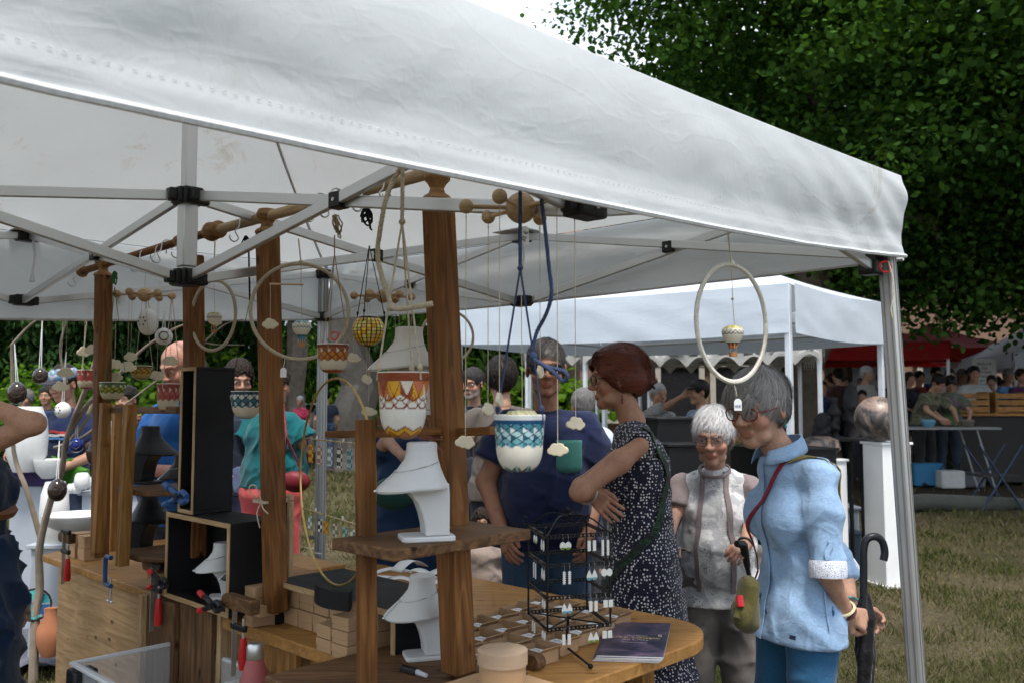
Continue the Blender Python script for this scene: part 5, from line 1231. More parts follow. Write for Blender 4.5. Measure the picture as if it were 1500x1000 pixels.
def mobile(label, hx, hy, D, arm, hub_r, br, drops, tilt=.0, rot=0, narm=6, thr=.0007, up=None, cw=.042):
    h = PY(hx, hy, D); t = thing('wooden_mobile', label, 'mobile', h)
    mb = MB(); mb.ball(h, hub_r, 18); mb.build('hub', LWOOD, t)
    mb = MB(); mb.tube([h+ZX*hub_r, h+ZX*(up or .12)], .0009, 5); mb.build('hanger', THREAD, t)
    for k in range(narm):
        a = rot+2*math.pi*k/narm; d = V3(math.cos(a), math.sin(a), tilt*math.cos(a)); e = h+d*arm
        m2 = MB(); m2.cyl(h+d*hub_r*.8, e, .0045, n=10); ar = m2.build('arm', LWOOD, t); m3 = MB(); m3.ball(e, br, 14); m3.build('ball', LWOOD, t)
        if k < len(drops) and drops[k]:
            L, kind, yaw = drops[k]; q = e-ZX*(br+L); m4 = MB(); m4.tube([e-ZX*br*.8, q-ZX*.006], thr, 4); m4.ball(e-ZX*(br+.006), .0016, 6); m4.build('thread', THREAD, t)
            if kind: cloud(t, q, cw, yaw, k+int(hx))
    return t, h
D0 = 1.79
t, h = mobile('wooden six-armed mobile with white ceramic clouds on long threads, right of the post', 763, 305, D0, .112, .032, .0150, [], rot=RAD(8), up=.10)
ends = {(840, 313): (846, 610, .3), (820, 293): (825, 648, 2.9), (733, 292): (734, 575, 1.35), (683, 308): (685, 637, .1), (716, 326): (718, 590, 1.1), (787, 326): (788, 535, 1.25)}
import itertools
kids = [o for o in t.children if o.name.startswith('ball')]
for (a, b_), (cx, cy, yaw) in ends.items():
    # choose the real ball nearest that bearing and let its thread drop to the photographed height
    tgt = PY(a, b_, D0); bo = min([(h+V3(math.cos(RAD(8)+2*math.pi*k/6), math.sin(RAD(8)+2*math.pi*k/6), 0)*.112) for k in range(6)], key=lambda p: (p-PN(a, b_, V3(0, 1, 0), p.y)).length)
    zz = PN(cx, cy, V3(0, 1, 0), bo.y).z; q = V3(bo.x, bo.y, zz); m4 = MB(); m4.tube([bo-ZX*.013, q-ZX*.006], .0008, 4); m4.ball(bo-ZX*.022, .002, 6); m4.build('thread', THREAD, t); cloud(t, q, .044, yaw, int(cx))
m4 = MB(); m4.tube([h-ZX*.03, PY(765, 600, D0)], .0008, 4); m4.build('thread', THREAD, t)
tg = MB(); p = PY(769, 345, 1.74); tg.prism([p+V3(a, 0, b_) for a, b_ in ((-.008, -.018), (.008, -.018), (.008, .012), (.004, .018), (-.004, .018), (-.008, .012))], V3(0, .0008, 0)); tg.build('price_tag', WHITE, t)
def lettering(txt, p, size, x, up, mat, parent, name='lettering', align='CENTER'):
    cu = bpy.data.curves.new(name, 'FONT'); cu.body = txt; cu.size = size; cu.align_x = align; cu.align_y = 'CENTER'; cu.extrude = .0002; cu.resolution_u = 2
    o = bpy.data.objects.new(name, cu); COL.objects.link(o); bpy.context.view_layer.update()
    me = bpy.data.meshes.new_from_object(o.evaluated_get(bpy.context.evaluated_depsgraph_get())); bpy.data.objects.remove(o); me.materials.clear(); me.materials.append(mat)
    o = bpy.data.objects.new(name, me); COL.objects.link(o); x = Vector(x).normalized(); up = Vector(up).normalized(); n = x.cross(up)
    M = Matrix((x, up, n)).transposed().to_4x4(); o0 = ORG.get(parent.name, Vector()) if parent else Vector(); M.translation = Vector(p)-o0; o.matrix_world = M
    if parent:
        o.parent = parent; o.matrix_parent_inverse = Matrix(); o.matrix_basis = M
    return o
INK = plain('ink_blue', (.03, .05, .2), .8, bmp=0); INKB = plain('ink_black', (.015, .015, .02), .8, bmp=0)
lettering('30 €', p-V3(0, .001, .002), .012, (.3, 0, 1), (-1, 0, .3), INKB, t)
mobile('small wooden mobile hanging in the background left of the front post', 561, 434, 3.35, .108, .026, .0155, [(.32, 1, .2), (.30, 1, .5), (.28, 1, 1), (.20, 1, .4), (.40, 1, .1), (.34, 1, .9)], rot=RAD(12), up=.10, cw=.06)
mobile('wooden mobile near the second post with green and white pendants', 212, 432, 3.75, .108, .030, .0165, [(.24, 1, .2), (.3, 1, .6), (.22, 1, 1.1), (.31, 1, .2), (.27, 1, .4), (.2, 0, 0)], rot=RAD(20), tilt=.0, up=.13, cw=.07)
mobile('wooden mobile on the far end of the rail with clouds', 132, 437, 4.0, .115, .024, .0145, [(.26, 1, .2), (.34, 1, .6), (.2, 1, 1.1), (.36, 1, .2), (.30, 1, .4), (.2, 1, 0)], rot=RAD(5), up=.12, cw=.075)
# rattan-wrapped hoops
PALER = plain('pale_cotton_rope', (.70, .66, .57), .95, 0, .2, 120, .5, 700)
def hoop(label, cx, cy, D, dia, yaw, up, r=.0055, name='rope_hoop', wrap=True, rm=None):
    rm = rm or ROPE
    c = PY(cx, cy, D); t = thing(name, label, 'hoop', c); x = V3(math.cos(yaw), math.sin(yaw), 0); n = 44; mb = MB(); R = dia/2
    pts = [c+x*(R*math.cos(2*math.pi*k/n))+ZX*(R*math.sin(2*math.pi*k/n)) for k in range(n)]
    mb.tube(pts, r*.85, 8, True); o = mb.build('ring', rm, t)
    if wrap:
        mb = MB(); N = int(math.pi*dia/(r*.75)); out = []
        for i in range(N*6):
            a = 2*math.pi*i/(N*6); ph = 2*math.pi*i/6; d = x*math.cos(a)+ZX*math.sin(a); out.append(c+d*(R+r*.82*math.cos(ph))+x.cross(ZX)*(r*.82*math.sin(ph)))
        mb.tube(out, r*.36, 4, True); mb.build('wrapping', rm, o)
    top = c+ZX*R; mb = MB(); mb.tube([top, Vector(up)], .0022, 5); mb.ball(top+ZX*.004, .008, 8); mb.build('cord', rm, t)
    return t, c, x, R
def balloon(parent, top, R, H, pat, bask=(.42, .20, .08)):
    b = top-ZX*H; pot_mesh('balloon', parent, b, R, H, pat, 'balloon', 90, False)
    mb = MB(); bz = b-ZX*(R*.75)
    mb.lathe([(.001, 0), (R*.36, 0), (R*.40, R*.40), (R*.34, R*.40)], 20, bz); o = mb.build('basket', plain('basket_clay', bask, .7), parent)
    for k in range(4): a = .6+k*math.pi/2; m2 = MB(); m2.cyl(bz+V3(math.cos(a)*R*.36, math.sin(a)*R*.36, R*.4), b+V3(math.cos(a)*R*.36, math.sin(a)*R*.36, .002), .0008, n=4); m2.build('stay', THREAD, parent)
def pat_bal(c1, c2, ln, low):
    def f(x, h):
        X = (x*8) % 1; u = 2*X-1
        for s in (0, .5):
            v = 2*((x*8+s) % 1)-1
            if abs(h-(.60+.18*v*v)) < .018: return ln
        if h > .84-.05*u*u: return c1 if int(x*16) % 2 else c2
        if h < .20: return low if int(x*24) % 3 else c1
        if .20 <= h < .24: return ln
        return (.72, .66, .55)
    return f
t, c, x, R = hoop('oval-looking rope-wrapped hoop with a small hot-air balloon, above the grey-haired woman', 1073, 473, 2.13, .282, RAD(41), PY(1066, 338, 2.05), rm=PALER)
mb = MB(); p = PY(1076, 480, 2.13); mb.tube([c+ZX*R, PY(1073, 436, 2.13), p], .0009, 4); mb.ball(PY(1073, 438, 2.13), .004, 6); mb.build('thread', THREAD, t)
balloon(t, PY(1073, 476, 2.13), .0262, .056, pat_bal((.60, .45, .04), (.66, .60, .40), (.02, .02, .02), (.30, .03, .05)))
tt = MB(); p = PY(1081, 592, 2.12); mb = MB(); mb.tube([c-ZX*R, PY(1080, 580, 2.12)], .0009, 4); mb.build('thread', THREAD, t)
tt.prism([p+V3(a, .0, b_) for a, b_ in ((-.009, -.014), (.009, -.014), (.009, .008), (.004, .014), (-.004, .014), (-.009, .008))], V3(0, .0008, 0)); tt.build('price_tag', WHITE, t); lettering('45€', p-V3(0, .001, .004), .009, (1, 0, 0), (0, 0, 1), INK, t)
t, c, x, R = hoop('large rope-wrapped hoop with a balloon and a cloud, between the second and front posts', 440, 456, 2.63, .285, RAD(18), PV(437, 350, 1.45))
mb = MB(); y0 = PY(441, 416, 2.62); mb.tube([c+ZX*R, y0], .0009, 4); mb.cyl(PY(395, 416, 2.60), PY(444, 417, 2.66), .003, n=8); mb.build('crossbar', LWOOD, t)
mb = MB(); mb.tube([PY(396, 417, 2.6), PY(396, 468, 2.6)], .0008, 4); mb.tube([PY(442, 417, 2.66), PY(442, 470, 2.66)], .0008, 4); mb.build('thread', THREAD, t); cloud(t, PY(396, 467, 2.6), .050, .1, 5)
balloon(t, PY(442, 469, 2.66), .0285, .058, pat_bal((.05, .20, .24), (.25, .42, .42), (.02, .10, .16), (.05, .16, .24)))
t, c, x, R = hoop('small rope-wrapped hoop with a yellow balloon, above the tall black box', 312, 462, 3.02, .240, RAD(-35), PV(315, 352, 1.45))
mb = MB(); mb.tube([c+ZX*R, PY(315, 458, 3.02)], .0009, 4); mb.build('thread', THREAD, t); balloon(t, PY(314, 457, 3.02), .025, .052, pat_bal((.45, .36, .03), (.20, .22, .10), (.03, .03, .03), (.35, .12, .02)), (.4, .16, .03)); cloud(t, PY(316, 466, 2.96), .042, .2, 8)
mb = MB(); q = PY(415, 545, 2.6); mb.prism([q+V3(a, 0, b_) for a, b_ in ((-.009, -.014), (.009, -.014), (.009, .008), (.004, .014), (-.004, .014), (-.009, .008))], V3(0, .0008, 0)); mb.tube([q+ZX*.012, PY(418, 522, 2.62)], .0008, 4); mb.build('price_tag', WHITE, t)
hoop('thin rope hoop partly hidden behind the front post', 655, 493, 3.3, .195, RAD(10), PY(655, 430, 3.3), .005)
# further pots on the rail
def railpt(px, py): return PV(px, py, 1.45)
def hooked(t, px, py):
    o, b = shook(railpt(px, py), .05, parent=t); return b
t, b, *_ = hung_pot('small rust-orange patterned pot hanging on twine by the large hoop', 488, 505, 546, 46, 1.45, pat_small((.50, .19, .02), (.35, .09, .02), (.16, .045, .02)), 'u', PV(490, 372, 1.45), 0, plain('jute', (.33, .24, .15), .95), .0014)
hooked(t, 493, 287); rope_coil(t, PV(491, 315, 1.45), MC['jute'], .0022, .03, 6, 3); mb = MB(); mb.tube([PV(490, 345, 1.45), PV(490, 372, 1.45)], .002, 5); mb.build('cord', MC['jute'], t)
def pat_mosaic(x, h):
    u = (x*20) % 1; v = (h*8.5) % 1
    if u < .24 or v < .2 or h > .93 or h < .04: return (.012, .012, .012)
    i, j = int(x*20), int(h*8.5); k = (i*7+j*13) % 5; s = .5+.5*math.sin(x*6.28*1.0+2.6)
    pal = ((.62, .42, .02), (.55, .48, .05), (.62, .28, .02), (.50, .30, .12), (.52, .42, .10)) if s > .45 else ((.50, .10, .03), (.52, .24, .14), (.20, .34, .36), (.55, .18, .06), (.42, .36, .28))
    return tuple(c*(.95+.6*((i*31+j*17) % 7)/7) for c in pal[k])
t, b, *_ = hung_pot('round mosaic tea-light lantern of yellow and red tiles on black cord', 540, 464, 507, 49, 1.45, pat_mosaic, 'belly', PV(541, 360, 1.45), 0, BLACKROPE, .0013)
hooked(t, 541, 277); rope_coil(t, PV(537, 305, 1.45), BLACKROPE, .0028, .028, 7, 5)
t, b, *_ = hung_pot('dark teal patterned cream pot hanging beside the second post', 361, 573, 613, 46, 1.45, pat_small((.05, .16, .20), (.45, .50, .46), (.01, .04, .07), (.62, .54, .42), 12), 'bowl', PV(366, 440, 1.45), 0, BLACKROPE, .0012, 2)
hooked(t, 360, 326); mb = MB(); braid(mb, [PV(364, 352, 1.45), PV(366, 440, 1.45)], .003, 3, .02); mb.build('plaited_cord', BLACKROPE, t); rope_coil(t, PV(360, 346, 1.45), BLACKROPE, .0022, .022, 5, 9)
t, b, *_ = hung_pot('red patterned pot hanging in front of the bald man in blue', 247, 562, 604, 33, 1.45, pat_small((.42, .10, .08), (.30, .05, .05), (.25, .05, .05), (.55, .47, .34)), 'u', PV(252, 430, 1.45), 0, THREAD, .0013)
t, b, *_ = hung_pot('green patterned pot hanging on green cord at the first post', 165, 560, 587, 37, 1.45, pat_small((.30, .30, .04), (.12, .16, .03), (.04, .07, .02), (.50, .44, .30)), 'bowl', PV(168, 420, 1.45), 0, GREENROPE, .0012)
rope_coil(t, PV(168, 398, 1.45), GREENROPE, .003, .022, 6, 4)
for lb, cx, y0, y1, w, pt, kd in (('small red and cream balloon bowl hanging by the first post', 128, 542, 570, 29, pat_small((.40, .08, .07), (.30, .06, .05), (.3, .06, .05), (.56, .46, .34)), 'u'), ('small yellow and brown patterned bowl hanging left of the bald man', 207, 536, 556, 31, pat_small((.45, .28, .02), (.2, .1, .02), (.12, .06, .02), (.4, .3, .1)), 'bowl')):
    hung_pot(lb, cx, y0, y1, w, 1.6, pt, kd, PV(cx+3, 425, 1.6), 0, THREAD, .001)
for i, (px, py, lb) in enumerate(((236, 367, 'left of the three steel hooks before the tent mast'), (245, 360, 'middle of the three steel hooks before the tent mast'), (274, 352, 'steel hook hanging just right of the tent mast'), (213, 374, 'steel hook above the egg-shaped lantern'), (470, 294, 'empty steel hook above the large hoop'), (585, 266, 'steel hook nearest the front post cap'), (572, 268, 'steel hook beside the plaited cream rope'), (120, 398, 'steel hook on the far end knob of the rail'))):
    shook(railpt(px, py), .05 if i != 5 else .045, lab=lb)
# white pierced lanterns
def lantern(label, cx, y0, y1, w, D, mat, hole=True, slits=True, cord=None, cmat=None, squash=1.0, name='hanging_lantern'):
    top = PY(cx, y0, D); bot = PY(cx, y1, D); H = top.z-bot.z; R = w/2/FPX*D; t = thing(name, label, 'lantern', bot); c = (top+bot)/2
    prof = [(max(.001, R*math.sin(math.pi*k/24)**(.85 if k < 12 else 1.15)), -H/2*math.cos(math.pi*k/24)) for k in range(25)]; mb = MB(); mb.lathe(prof, 32, c); mb.build('shell', mat, t)
    if hole:
        x = V3(.35, -.93, 0).normalized(); m2 = MB(); ax = frame_to(x); m2.lathe([(R*.56, 0), (R*.50, .004), (R*.42, .002), (R*.40, -.012), (.001, -.016)], 24, c+x*(R*.86), ax); m2.build('opening', plain('dark_glaze_inside', (.05, .035, .025), .4) if name == 'hanging_lantern' else mat, t)
    if slits:
        for k in range(6):
            a = k*math.pi/3; x = V3(-.3, -.95, 0).normalized(); sx = x.cross(ZX).normalized(); q = c+x*(R*.97)+sx*(math.cos(a)*R*.42)+ZX*(math.sin(a)*R*.42); q = c+(q-c).normalized()*R*1.002; m2 = MB(); m2.ball(q, R*.10, 8); m2.build('slit', plain('slit_dark', (.08, .07, .06), .8), t)
    if cord:
        for dx in (-.006, .006): mb = MB(); mb.tube([top+V3(dx, 0, -.002), Vector(cord)], .0022, 5); mb.build('cord', cmat or WHITE, t)
    return t
lantern('white egg-shaped lantern pierced with a star of slits', 217, 452, 491, 29, 3.9, WHITE, False, True, PV(214, 424, 1.7), THREAD)
lantern('small round white lantern with a round opening', 240, 480, 505, 25, 4.0, WHITE, True, False, PY(241, 455, 4.0))
# ------------------------------------------------------------------ things standing on the stall
BUSTW = plain('white_leatherette', (.60, .60, .595), .5, 0, .06, 9, .15, 260); BUSTB = plain('black_leatherette', (.012, .012, .014), .42, 0, .2, 9, .2, 260); BUSTC = plain('cream_leatherette', (.54, .51, .46), .5, 0, .06, 9, .15, 260)
GOLD = plain('gold_wire', (.60, .42, .15), .3, .9, .08, 40, 0); SILVER = plain('silver', (.7, .7, .7), .25, .9, .05, 40, 0)
def bust(label, p, H, yaw, mat, chain=True, name='necklace_bust'):
    """p base centre; front (flared collar) looks along yaw"""
    p = Vector(p); t = thing(name, label, 'display bust', p); fx = V3(math.cos(yaw), math.sin(yaw), 0); fy = V3(-math.sin(yaw), math.cos(yaw), 0); k = H/.215; ax = (fx, fy, ZX)
    def L(x, y, z): return p+fx*(x*k)+fy*(y*k)+ZX*(z*k)
    mb = MB(); poly = [(-.062+.016*math.cos(a)*(1 if abs(a-math.pi) > 1 else 1), .034*math.sin(a)) for a in ()]
    out = []
    for cx, cy, a0 in ((.046, .030, 0), (-.046, .030, 90), (-.046, -.030, 180), (.046, -.030, 270)):
        for q in range(5): a = RAD(a0+22.5*q); out.append((cx+.014*math.cos(a), cy+.014*math.sin(a)))
    mb.prism([L(x-.012, y, 0) for x, y in out], ZX*.012*k); mb.build('base_plate', mat, t, bev=.003)
    front = [(-.004, .0125), (-.002, .035), (.004, .060), (.014, .085), (.030, .104), (.046, .116), (.056, .122), (.058, .128)]; back = [(-.056, .128), (-.058, .10), (-.058, .06), (-.058, .0125)]
    prof = front+back; mb = MB(); n = len(prof)
    mb.prism([L(x, -.036, z) for x, z in prof], fy*(.072*k)); mb.build('stem', mat, t, bev=.003, smooth=50)
    # flared collar
    secs = [(.0, .034, .034, .216), (.0, .0345, .0345, .198), (.001, .038, .040, .180), (.006, .049, .056, .160), (.014, .064, .074, .142), (.020, .076, .086, .129), (.022, .081, .091, .121), (.021, .079, .089, .117), (.012, .055, .062, .124), (.0, .03, .03, .130)]
    def f(s, tt):
        i = min(len(secs)-2, int(tt*(len(secs)-1))); w = tt*(len(secs)-1)-i; a = [x*(1-w)+y*w for x, y in zip(secs[i], secs[i+1])]; th = 2*math.pi*s
        droop = .010*max(0, math.cos(th))*max(0, (.17-a[3])/.05); return L(a[0]+a[1]*math.cos(th), a[2]*math.sin(th), a[3]-droop)
    mb = MB(); mb.grid(f, 40, 27); o = mb.build('collar', mat, t, smooth=60)
    mb = MB(); mb.lathe([(.001, 0), (.030*k, .001), (.034*k, -.002)], 30, L(0, 0, .217), ax); mb.build('neck_top', mat, t)
    if chain:
        mb = MB(); pts = []
        for q in range(26):
            th = -math.pi*.9+math.pi*1.8*q/25; pts.append(Vector(f(th/(2*math.pi) % 1, .30+.06*math.cos(th)))+V3(math.cos(th+yaw), math.sin(th+yaw), 0)*.002)
        mb.tube(pts, .0009, 5); mb.tube([Vector(f(.02, tt))+fx*.002 for tt in (.34, .45, .55, .65)], .0011, 5); mb.ball(Vector(f(.02, .66))+fx*.003, .004, 8); mb.build('necklace', SILVER, t)
    return t
YL = RAD(196)
p = PZ(617, 790, Z_SHELF); bust('white necklace bust with fine chain on the middle shelf board', V3(p.x, p.y, Z_SHELF), .205, YL, BUSTW)
p = PZ(618, 962, Z_BASE); bust('white necklace bust on the lowest shelf board by the pen', V3(p.x, p.y, Z_BASE), .205, YL, BUSTW)
p = PV(598, 640, 1.47); mb = MB(); mb.box(V3(p.x, p.y, PV(598, 608, 1.45).z-.016), (.14, .10, .030), UVZ); tag(mb.build('wood_riser', RWOOD, None, bev=.002), 'short wooden block on the rung under the cream bust', 'wood block'); bust('cream necklace bust on the top rung behind the orange pot', V3(p.x, p.y, PV(598, 608, 1.45).z), .225, RAD(205), BUSTC)
zb = zl+.016; p = UV(BX['u0']+.20, 1.425, 0); bust('white necklace bust inside the open black box', V3(p.x, p.y, zb), .175, RAD(190), BUSTW)
p = UV(BX['u0']+.085, 1.445, 0); bust('black necklace bust with silver chain half hidden in the black box', V3(p.x, p.y, zb), .155, RAD(200), BUSTB)
p = PV(266, 735, 1.44); bust('small black bust inside the tall narrow box', V3(p.x, p.y, BX['z1']+.014), .165, RAD(215), BUSTB)
p = PV(218, 708, 1.47); bust('black neck bust on the middle board of the left ladder shelf', p, .215, RAD(-18), BUSTB, False)
p = PV(216, 806, 1.47); bust('black neck bust on the bottom board of the left ladder shelf', p, .215, RAD(-18), BUSTB, False)
# kraft boxes
def kbox(label, c, size, rz=0, open_=False, group='closed kraft boxes', lidf=.62):
    c = Vector(c); t = thing('kraft_box', label, 'box', c, group); r = Matrix.Rotation(rz, 3, 'Z'); ax = (r@UX, r@VX, ZX); a, b, h = size
    mb = MB(); mb.box(c+ZX*(h*(1-lidf)/2+.0005), (a-.003, b-.003, h*(1-lidf)), ax); mb.build('tray', KRAFT, t, bev=.0012)
    mb = MB(); mb.box(c+ZX*(h*(1-lidf/2)), (a, b, h*lidf-.0008), ax); mb.build('lid', KRAFT, t, bev=.0015); return t
def open_kbox(label, c, size, rz, group):
    c = Vector(c); t = thing('kraft_box', label, 'box', c, group); r = Matrix.Rotation(rz, 3, 'Z'); ax = (r@UX, r@VX, ZX); a, b, h = size; th = .0016
    mb = MB(); mb.box(c+ZX*.001, (a, b, .002), ax)
    for sx, sy, w, d in ((.5, 0, th, b), (-.5, 0, th, b), (0, .5, a-2*th, th), (0, -.5, a-2*th, th)): mb.box(c+ax[0]*(sx*(a-th))+ax[1]*(sy*(b-th))+ZX*(h/2), (w, d, h), ax)
    mb.build('tray', KRAFT, t)
    # flap folded open towards the viewer's right, leaning outwards
    ln = math.radians(38); n = -ax[0]*math.cos(ln)+ZX*math.sin(ln); m = MB(); hinge = c-ax[0]*(a/2+.001)+ZX*h; lx = (ax[1], n, ax[1].cross(n))
    m.box(hinge+n*(h*.30), (b*.98, h*.60, .0016), lx); m.box(c+ax[1]*(b/2)+ZX*(h*1.12), (a*.96, .0016, h*.30), ax)
    m.build('flap', KRAFT, t); w = MB(); w.box(c+ZX*(h*.55), (a*.72, b*.72, .012), ax); w.build('tissue', plain('white_wadding', (.72, .73, .74), .9, bmp=.8, bs=120), t, bev=.004)
    m2 = MB(); m2.tube([c+ax[0]*.012+ZX*(h*.74), c+ax[0]*.0+ax[1]*.008+ZX*(h*.76), c-ax[0]*.012+ZX*(h*.74)], .0016, 5); m2.build('jewel', SILVER, t); return t
# closed boxes under and beside the riser
nm = ['nearest the bench end', 'second from the bench end', 'third from the bench end', 'fourth from the bench end', 'fifth from the bench end', 'farthest along the bench']
h = (Z_RISER-.018-TZ)/2.15
for r_ in range(2):
    for i in range(6):
        kbox(f'kraft box under the black bench, {"lower" if r_ == 0 else "upper"} row, {nm[i]}', UV(RU1-.055-i*.078, 1.535+(.004 if r_ else 0), TZ+.001+r_*h), (.075, .085, h-.001), 0, group='kraft boxes under the bench')
for i, (du, z, k) in enumerate(((0, 0, 'bottom'), (0, 1, 'middle'), (-.01, 2, 'top'))):
    kbox(f'kraft box at the {k} of the stack in front of the black bench', UV(RU0+.145+du*.1, 1.425, TZ+.001+z*.037), (.070, .070, .036), .03*i, group='kraft box stack before the bench')
for i, (du, z, k) in enumerate(((0, 0, 'lower'), (0, 1, 'upper'))): kbox(f'{k} kraft box of the pair left of the front stack', UV(RU0+.225, 1.43, TZ+.001+z*.037), (.070, .070, .036), -.02*i, group='kraft box pair')
p = PZ(378, 895, TZ)
for i, (a, b, z, k) in enumerate(((378, 897, 0, 'bottom'), (386, 880, 1, 'middle'), (377, 868, 2, 'tall upper'))):
    q = PV(a, 897, 1.43); kbox(f'{k} kraft box of the stack at the foot of the second post', V3(q.x, q.y, TZ+.001+z*.034), (.068, .068, .033 if k != 'tall upper' else .05), .1*i-.1, group='kraft boxes at the post')
for i in range(4):
    q = PV(118+(i % 2)*14, 795, 1.50); kbox(f'kraft box on the far table, {"lower" if i < 2 else "upper"} {"left" if i % 2 == 0 else "right"} of four', V3(q.x, q.y, TZ+.001+(i//2)*.052), (.075, .075, .051), 0, group='kraft boxes on the far table')
for i in range(2): q = PV(232, 830, 1.46); kbox(f'{"lower" if i == 0 else "upper"} kraft box of the pair by the dark clamp board', V3(q.x, q.y, TZ+.001+i*.034), (.06, .06, .033), .1, group='kraft box pair at clamp')
# rows of open boxes
rows = ['front', 'second', 'third', 'fourth', 'fifth', 'back']; n_ = 0; ORD = ['first', 'second', 'third', 'fourth']
for r_ in range(6):
    for i in range(3 if r_ == 0 else 4):
        pp = PZ(742+i*58-(r_ % 2)*20, 935-r_*20-i*6, TZ); u, v = uvof(pp); u = 1.86-i*.094+r_*.022; v = 1.60+r_*.108+i*.010
        if v > 2.33: continue
        open_kbox(f'open kraft jewellery box in the {rows[r_]} row, {ORD[i]} from the post', UV(u, v, TZ+.001), (.082, .078, .034), .04*((i+r_) % 3-1), 'open kraft jewellery boxes in rows')
# round box on a flat card sheet
def round_box():
    sh = MB(); sh.box(UV(1.36, 1.30, .80), (.20, .30, .004), UVZ); 
    z = .838; c = PZ(736, 1003, z); c = PV(736, 1010, 1.36); 
    t = thing('round_box', 'round kraft cardboard box with lid at the table edge', 'box', c); R = 35/FPX*c.y; H = PV(736, 950, 1.36).z-c.z
    mb = MB(); mb.lathe([(.001, 0), (R*.96, 0), (R*.96, H*.8), (R*.96, H-.004), (.001, H-.004)], 48, c); mb.build('tub', KRAFT, t)
    mb = MB(); mb.lathe([(R*.985, H*.66), (R*1.03, H*.66), (R*1.03, H*.995), (R*1.02, H), (.001, H)], 48, c); mb.build('lid', plain('kraft_lid', (.46, .33, .22), .85, bmp=.3, bs=220), t)
    s = thing('card_sheet', 'stack of flat kraft card under the round box', 'card', c-ZX*.012); m = MB(); m.box(c-ZX*.006-UX*.0+VX*.0, (.25, .23, .010), UVZ); m.build('sheet', KRAFT, s); m = MB(); m.box(c-ZX*.016, (.25, .225, .008), UVZ); m.build('sheet', KRAFT, s)
    # side shelf that carries them
    w = thing('side_shelf', 'rough wooden side shelf at the corner of the front table', 'shelf', c-ZX*.05); m = MB(); m.box(c-ZX*.035, (.36, .30, .026), UVZ); m.build('shelf_board', RWOOD, w, bev=.003)
    m = MB(); m.box(V3(c.x, c.y, (c.z-.05)/2), (.06, .06, c.z-.052), UVZ); m.build('support', DWOOD, w, bev=.003)
round_box()
def wooden_stop():
    q = PZ(768, 975, TZ); t = thing('wooden_stop', 'short dark wooden block with a rounded end beside the round box', 'wood block', q); a = PZ(765, 975, TZ); 
    pts = [(0, -.02), (.05, -.02)]+[(.05+.02*math.sin(RAD(k)), -.02*math.cos(RAD(k))) for k in range(20, 180, 20)]+[(.05, .02), (0, .02)]
    mb = MB(); mb.prism([a-UX*x+VX*.0+ZX*(y+.021)-VX*.015 for x, y in pts], VX*.03); mb.build('block', RWOOD, t, bev=.003)
wooden_stop()
# magazines
def mags():
    z = TZ+.001; A = [PZ(px, py, z) for px, py in ((874, 968), (893, 918), (983, 920), (972, 971))]
    DARK = None; m, nt, b, out = new_mat('night_sky_cover'); vec = coords(nt, 'Object'); n = noise_tex(nt, vec, 16, 5, .6, .6)
    nt.links.new(ramp(nt, n, [(.35, (.02, .025, .05)), (.5, (.055, .05, .085)), (.66, (.17, .11, .18)), (.8, (.30, .22, .28))]), b.inputs['Base Color']); b.inputs['Roughness'].default_value = .3
    for i in range(4):
        t = thing('brochure', ('brochure with a starry purple cover, topmost of the pile', 'brochure just under the topmost one of the pile', 'brochure third from the top of the pile', 'lowest brochure of the pile, shifted to the left')[i], 'brochure', A[0], 'pile of brochures'); zz = z+(3-i)*.0042
        sh = V3(*((.0, 0, 0), (-.003, -.002, 0), (-.006, .001, 0), (-.010, .004, 0))[i])
        mb = MB(); mb.prism([V3(p.x, p.y, zz)+sh for p in A], ZX*.0028); mb.build('pages', plain('paper_pages', (.72, .72, .72), .8), t); mb = MB(); mb.prism([V3(p.x, p.y, zz+.0028)+sh for p in A], ZX*.0008); mb.build('cover', m, t)
        if i == 0:
            c = (A[0]+A[1]+A[2]+A[3])/4; c.z = zz+.0042; x = (A[0]-A[3]).normalized(); up = (A[0]-A[1]).normalized(); PT = plain('pale_print', (.55, .45, .42), .6, bmp=0); GT = plain('gold_print', (.62, .45, .18), .5, bmp=0)
            lettering('ROUTE DES', c+up*.018, .014, x, up, PT, t); lettering("métiers d'art", c-up*.002, .026, x, up, GT, t); lettering('PATRIMOINE VIVANT', c-up*.024, .007, x, up, PT, t); lettering('2023', c-x*.066-up*.03, .014, up, -x, PT, t); lettering('ARTISANS CRÉATEURS', c+up*.046, .007, x, up, PT, t)
    t = thing('leaflet', 'white leaflet sticking out behind the pile of brochures', 'leaflet', A[1]); mb = MB(); q = [PZ(px, py, z) for px, py in ((880, 925), (893, 911), (925, 916), (920, 925))]; mb.prism(q, ZX*.001); mb.build('sheet', WHITE, t)
mags()
def chalk_card():
    q = [PZ(px, py, TZ+.002) for px, py in ((785, 940), (800, 931), (820, 936), (815, 945))]; t = thing('chalk_card', 'small black card with white handwriting under the earring stand', 'card', q[0]); mb = MB(); mb.prism(q, ZX*.002); mb.build('card', BLKBOARD, t)
    c = sum((Vector(a) for a in q), Vector())/4+ZX*.0025; x = (q[0]-q[3]).normalized()*1; up = (q[0]-q[1]).normalized(); CW = plain('chalk', (.7, .7, .7), .9, bmp=0); x = (q[1]-q[2]).normalized()
    lettering('Porcelaine', c+up*.006, .009, x, up, CW, t); lettering('peinte main', c-up*.005, .009, x, up, CW, t)
chalk_card()
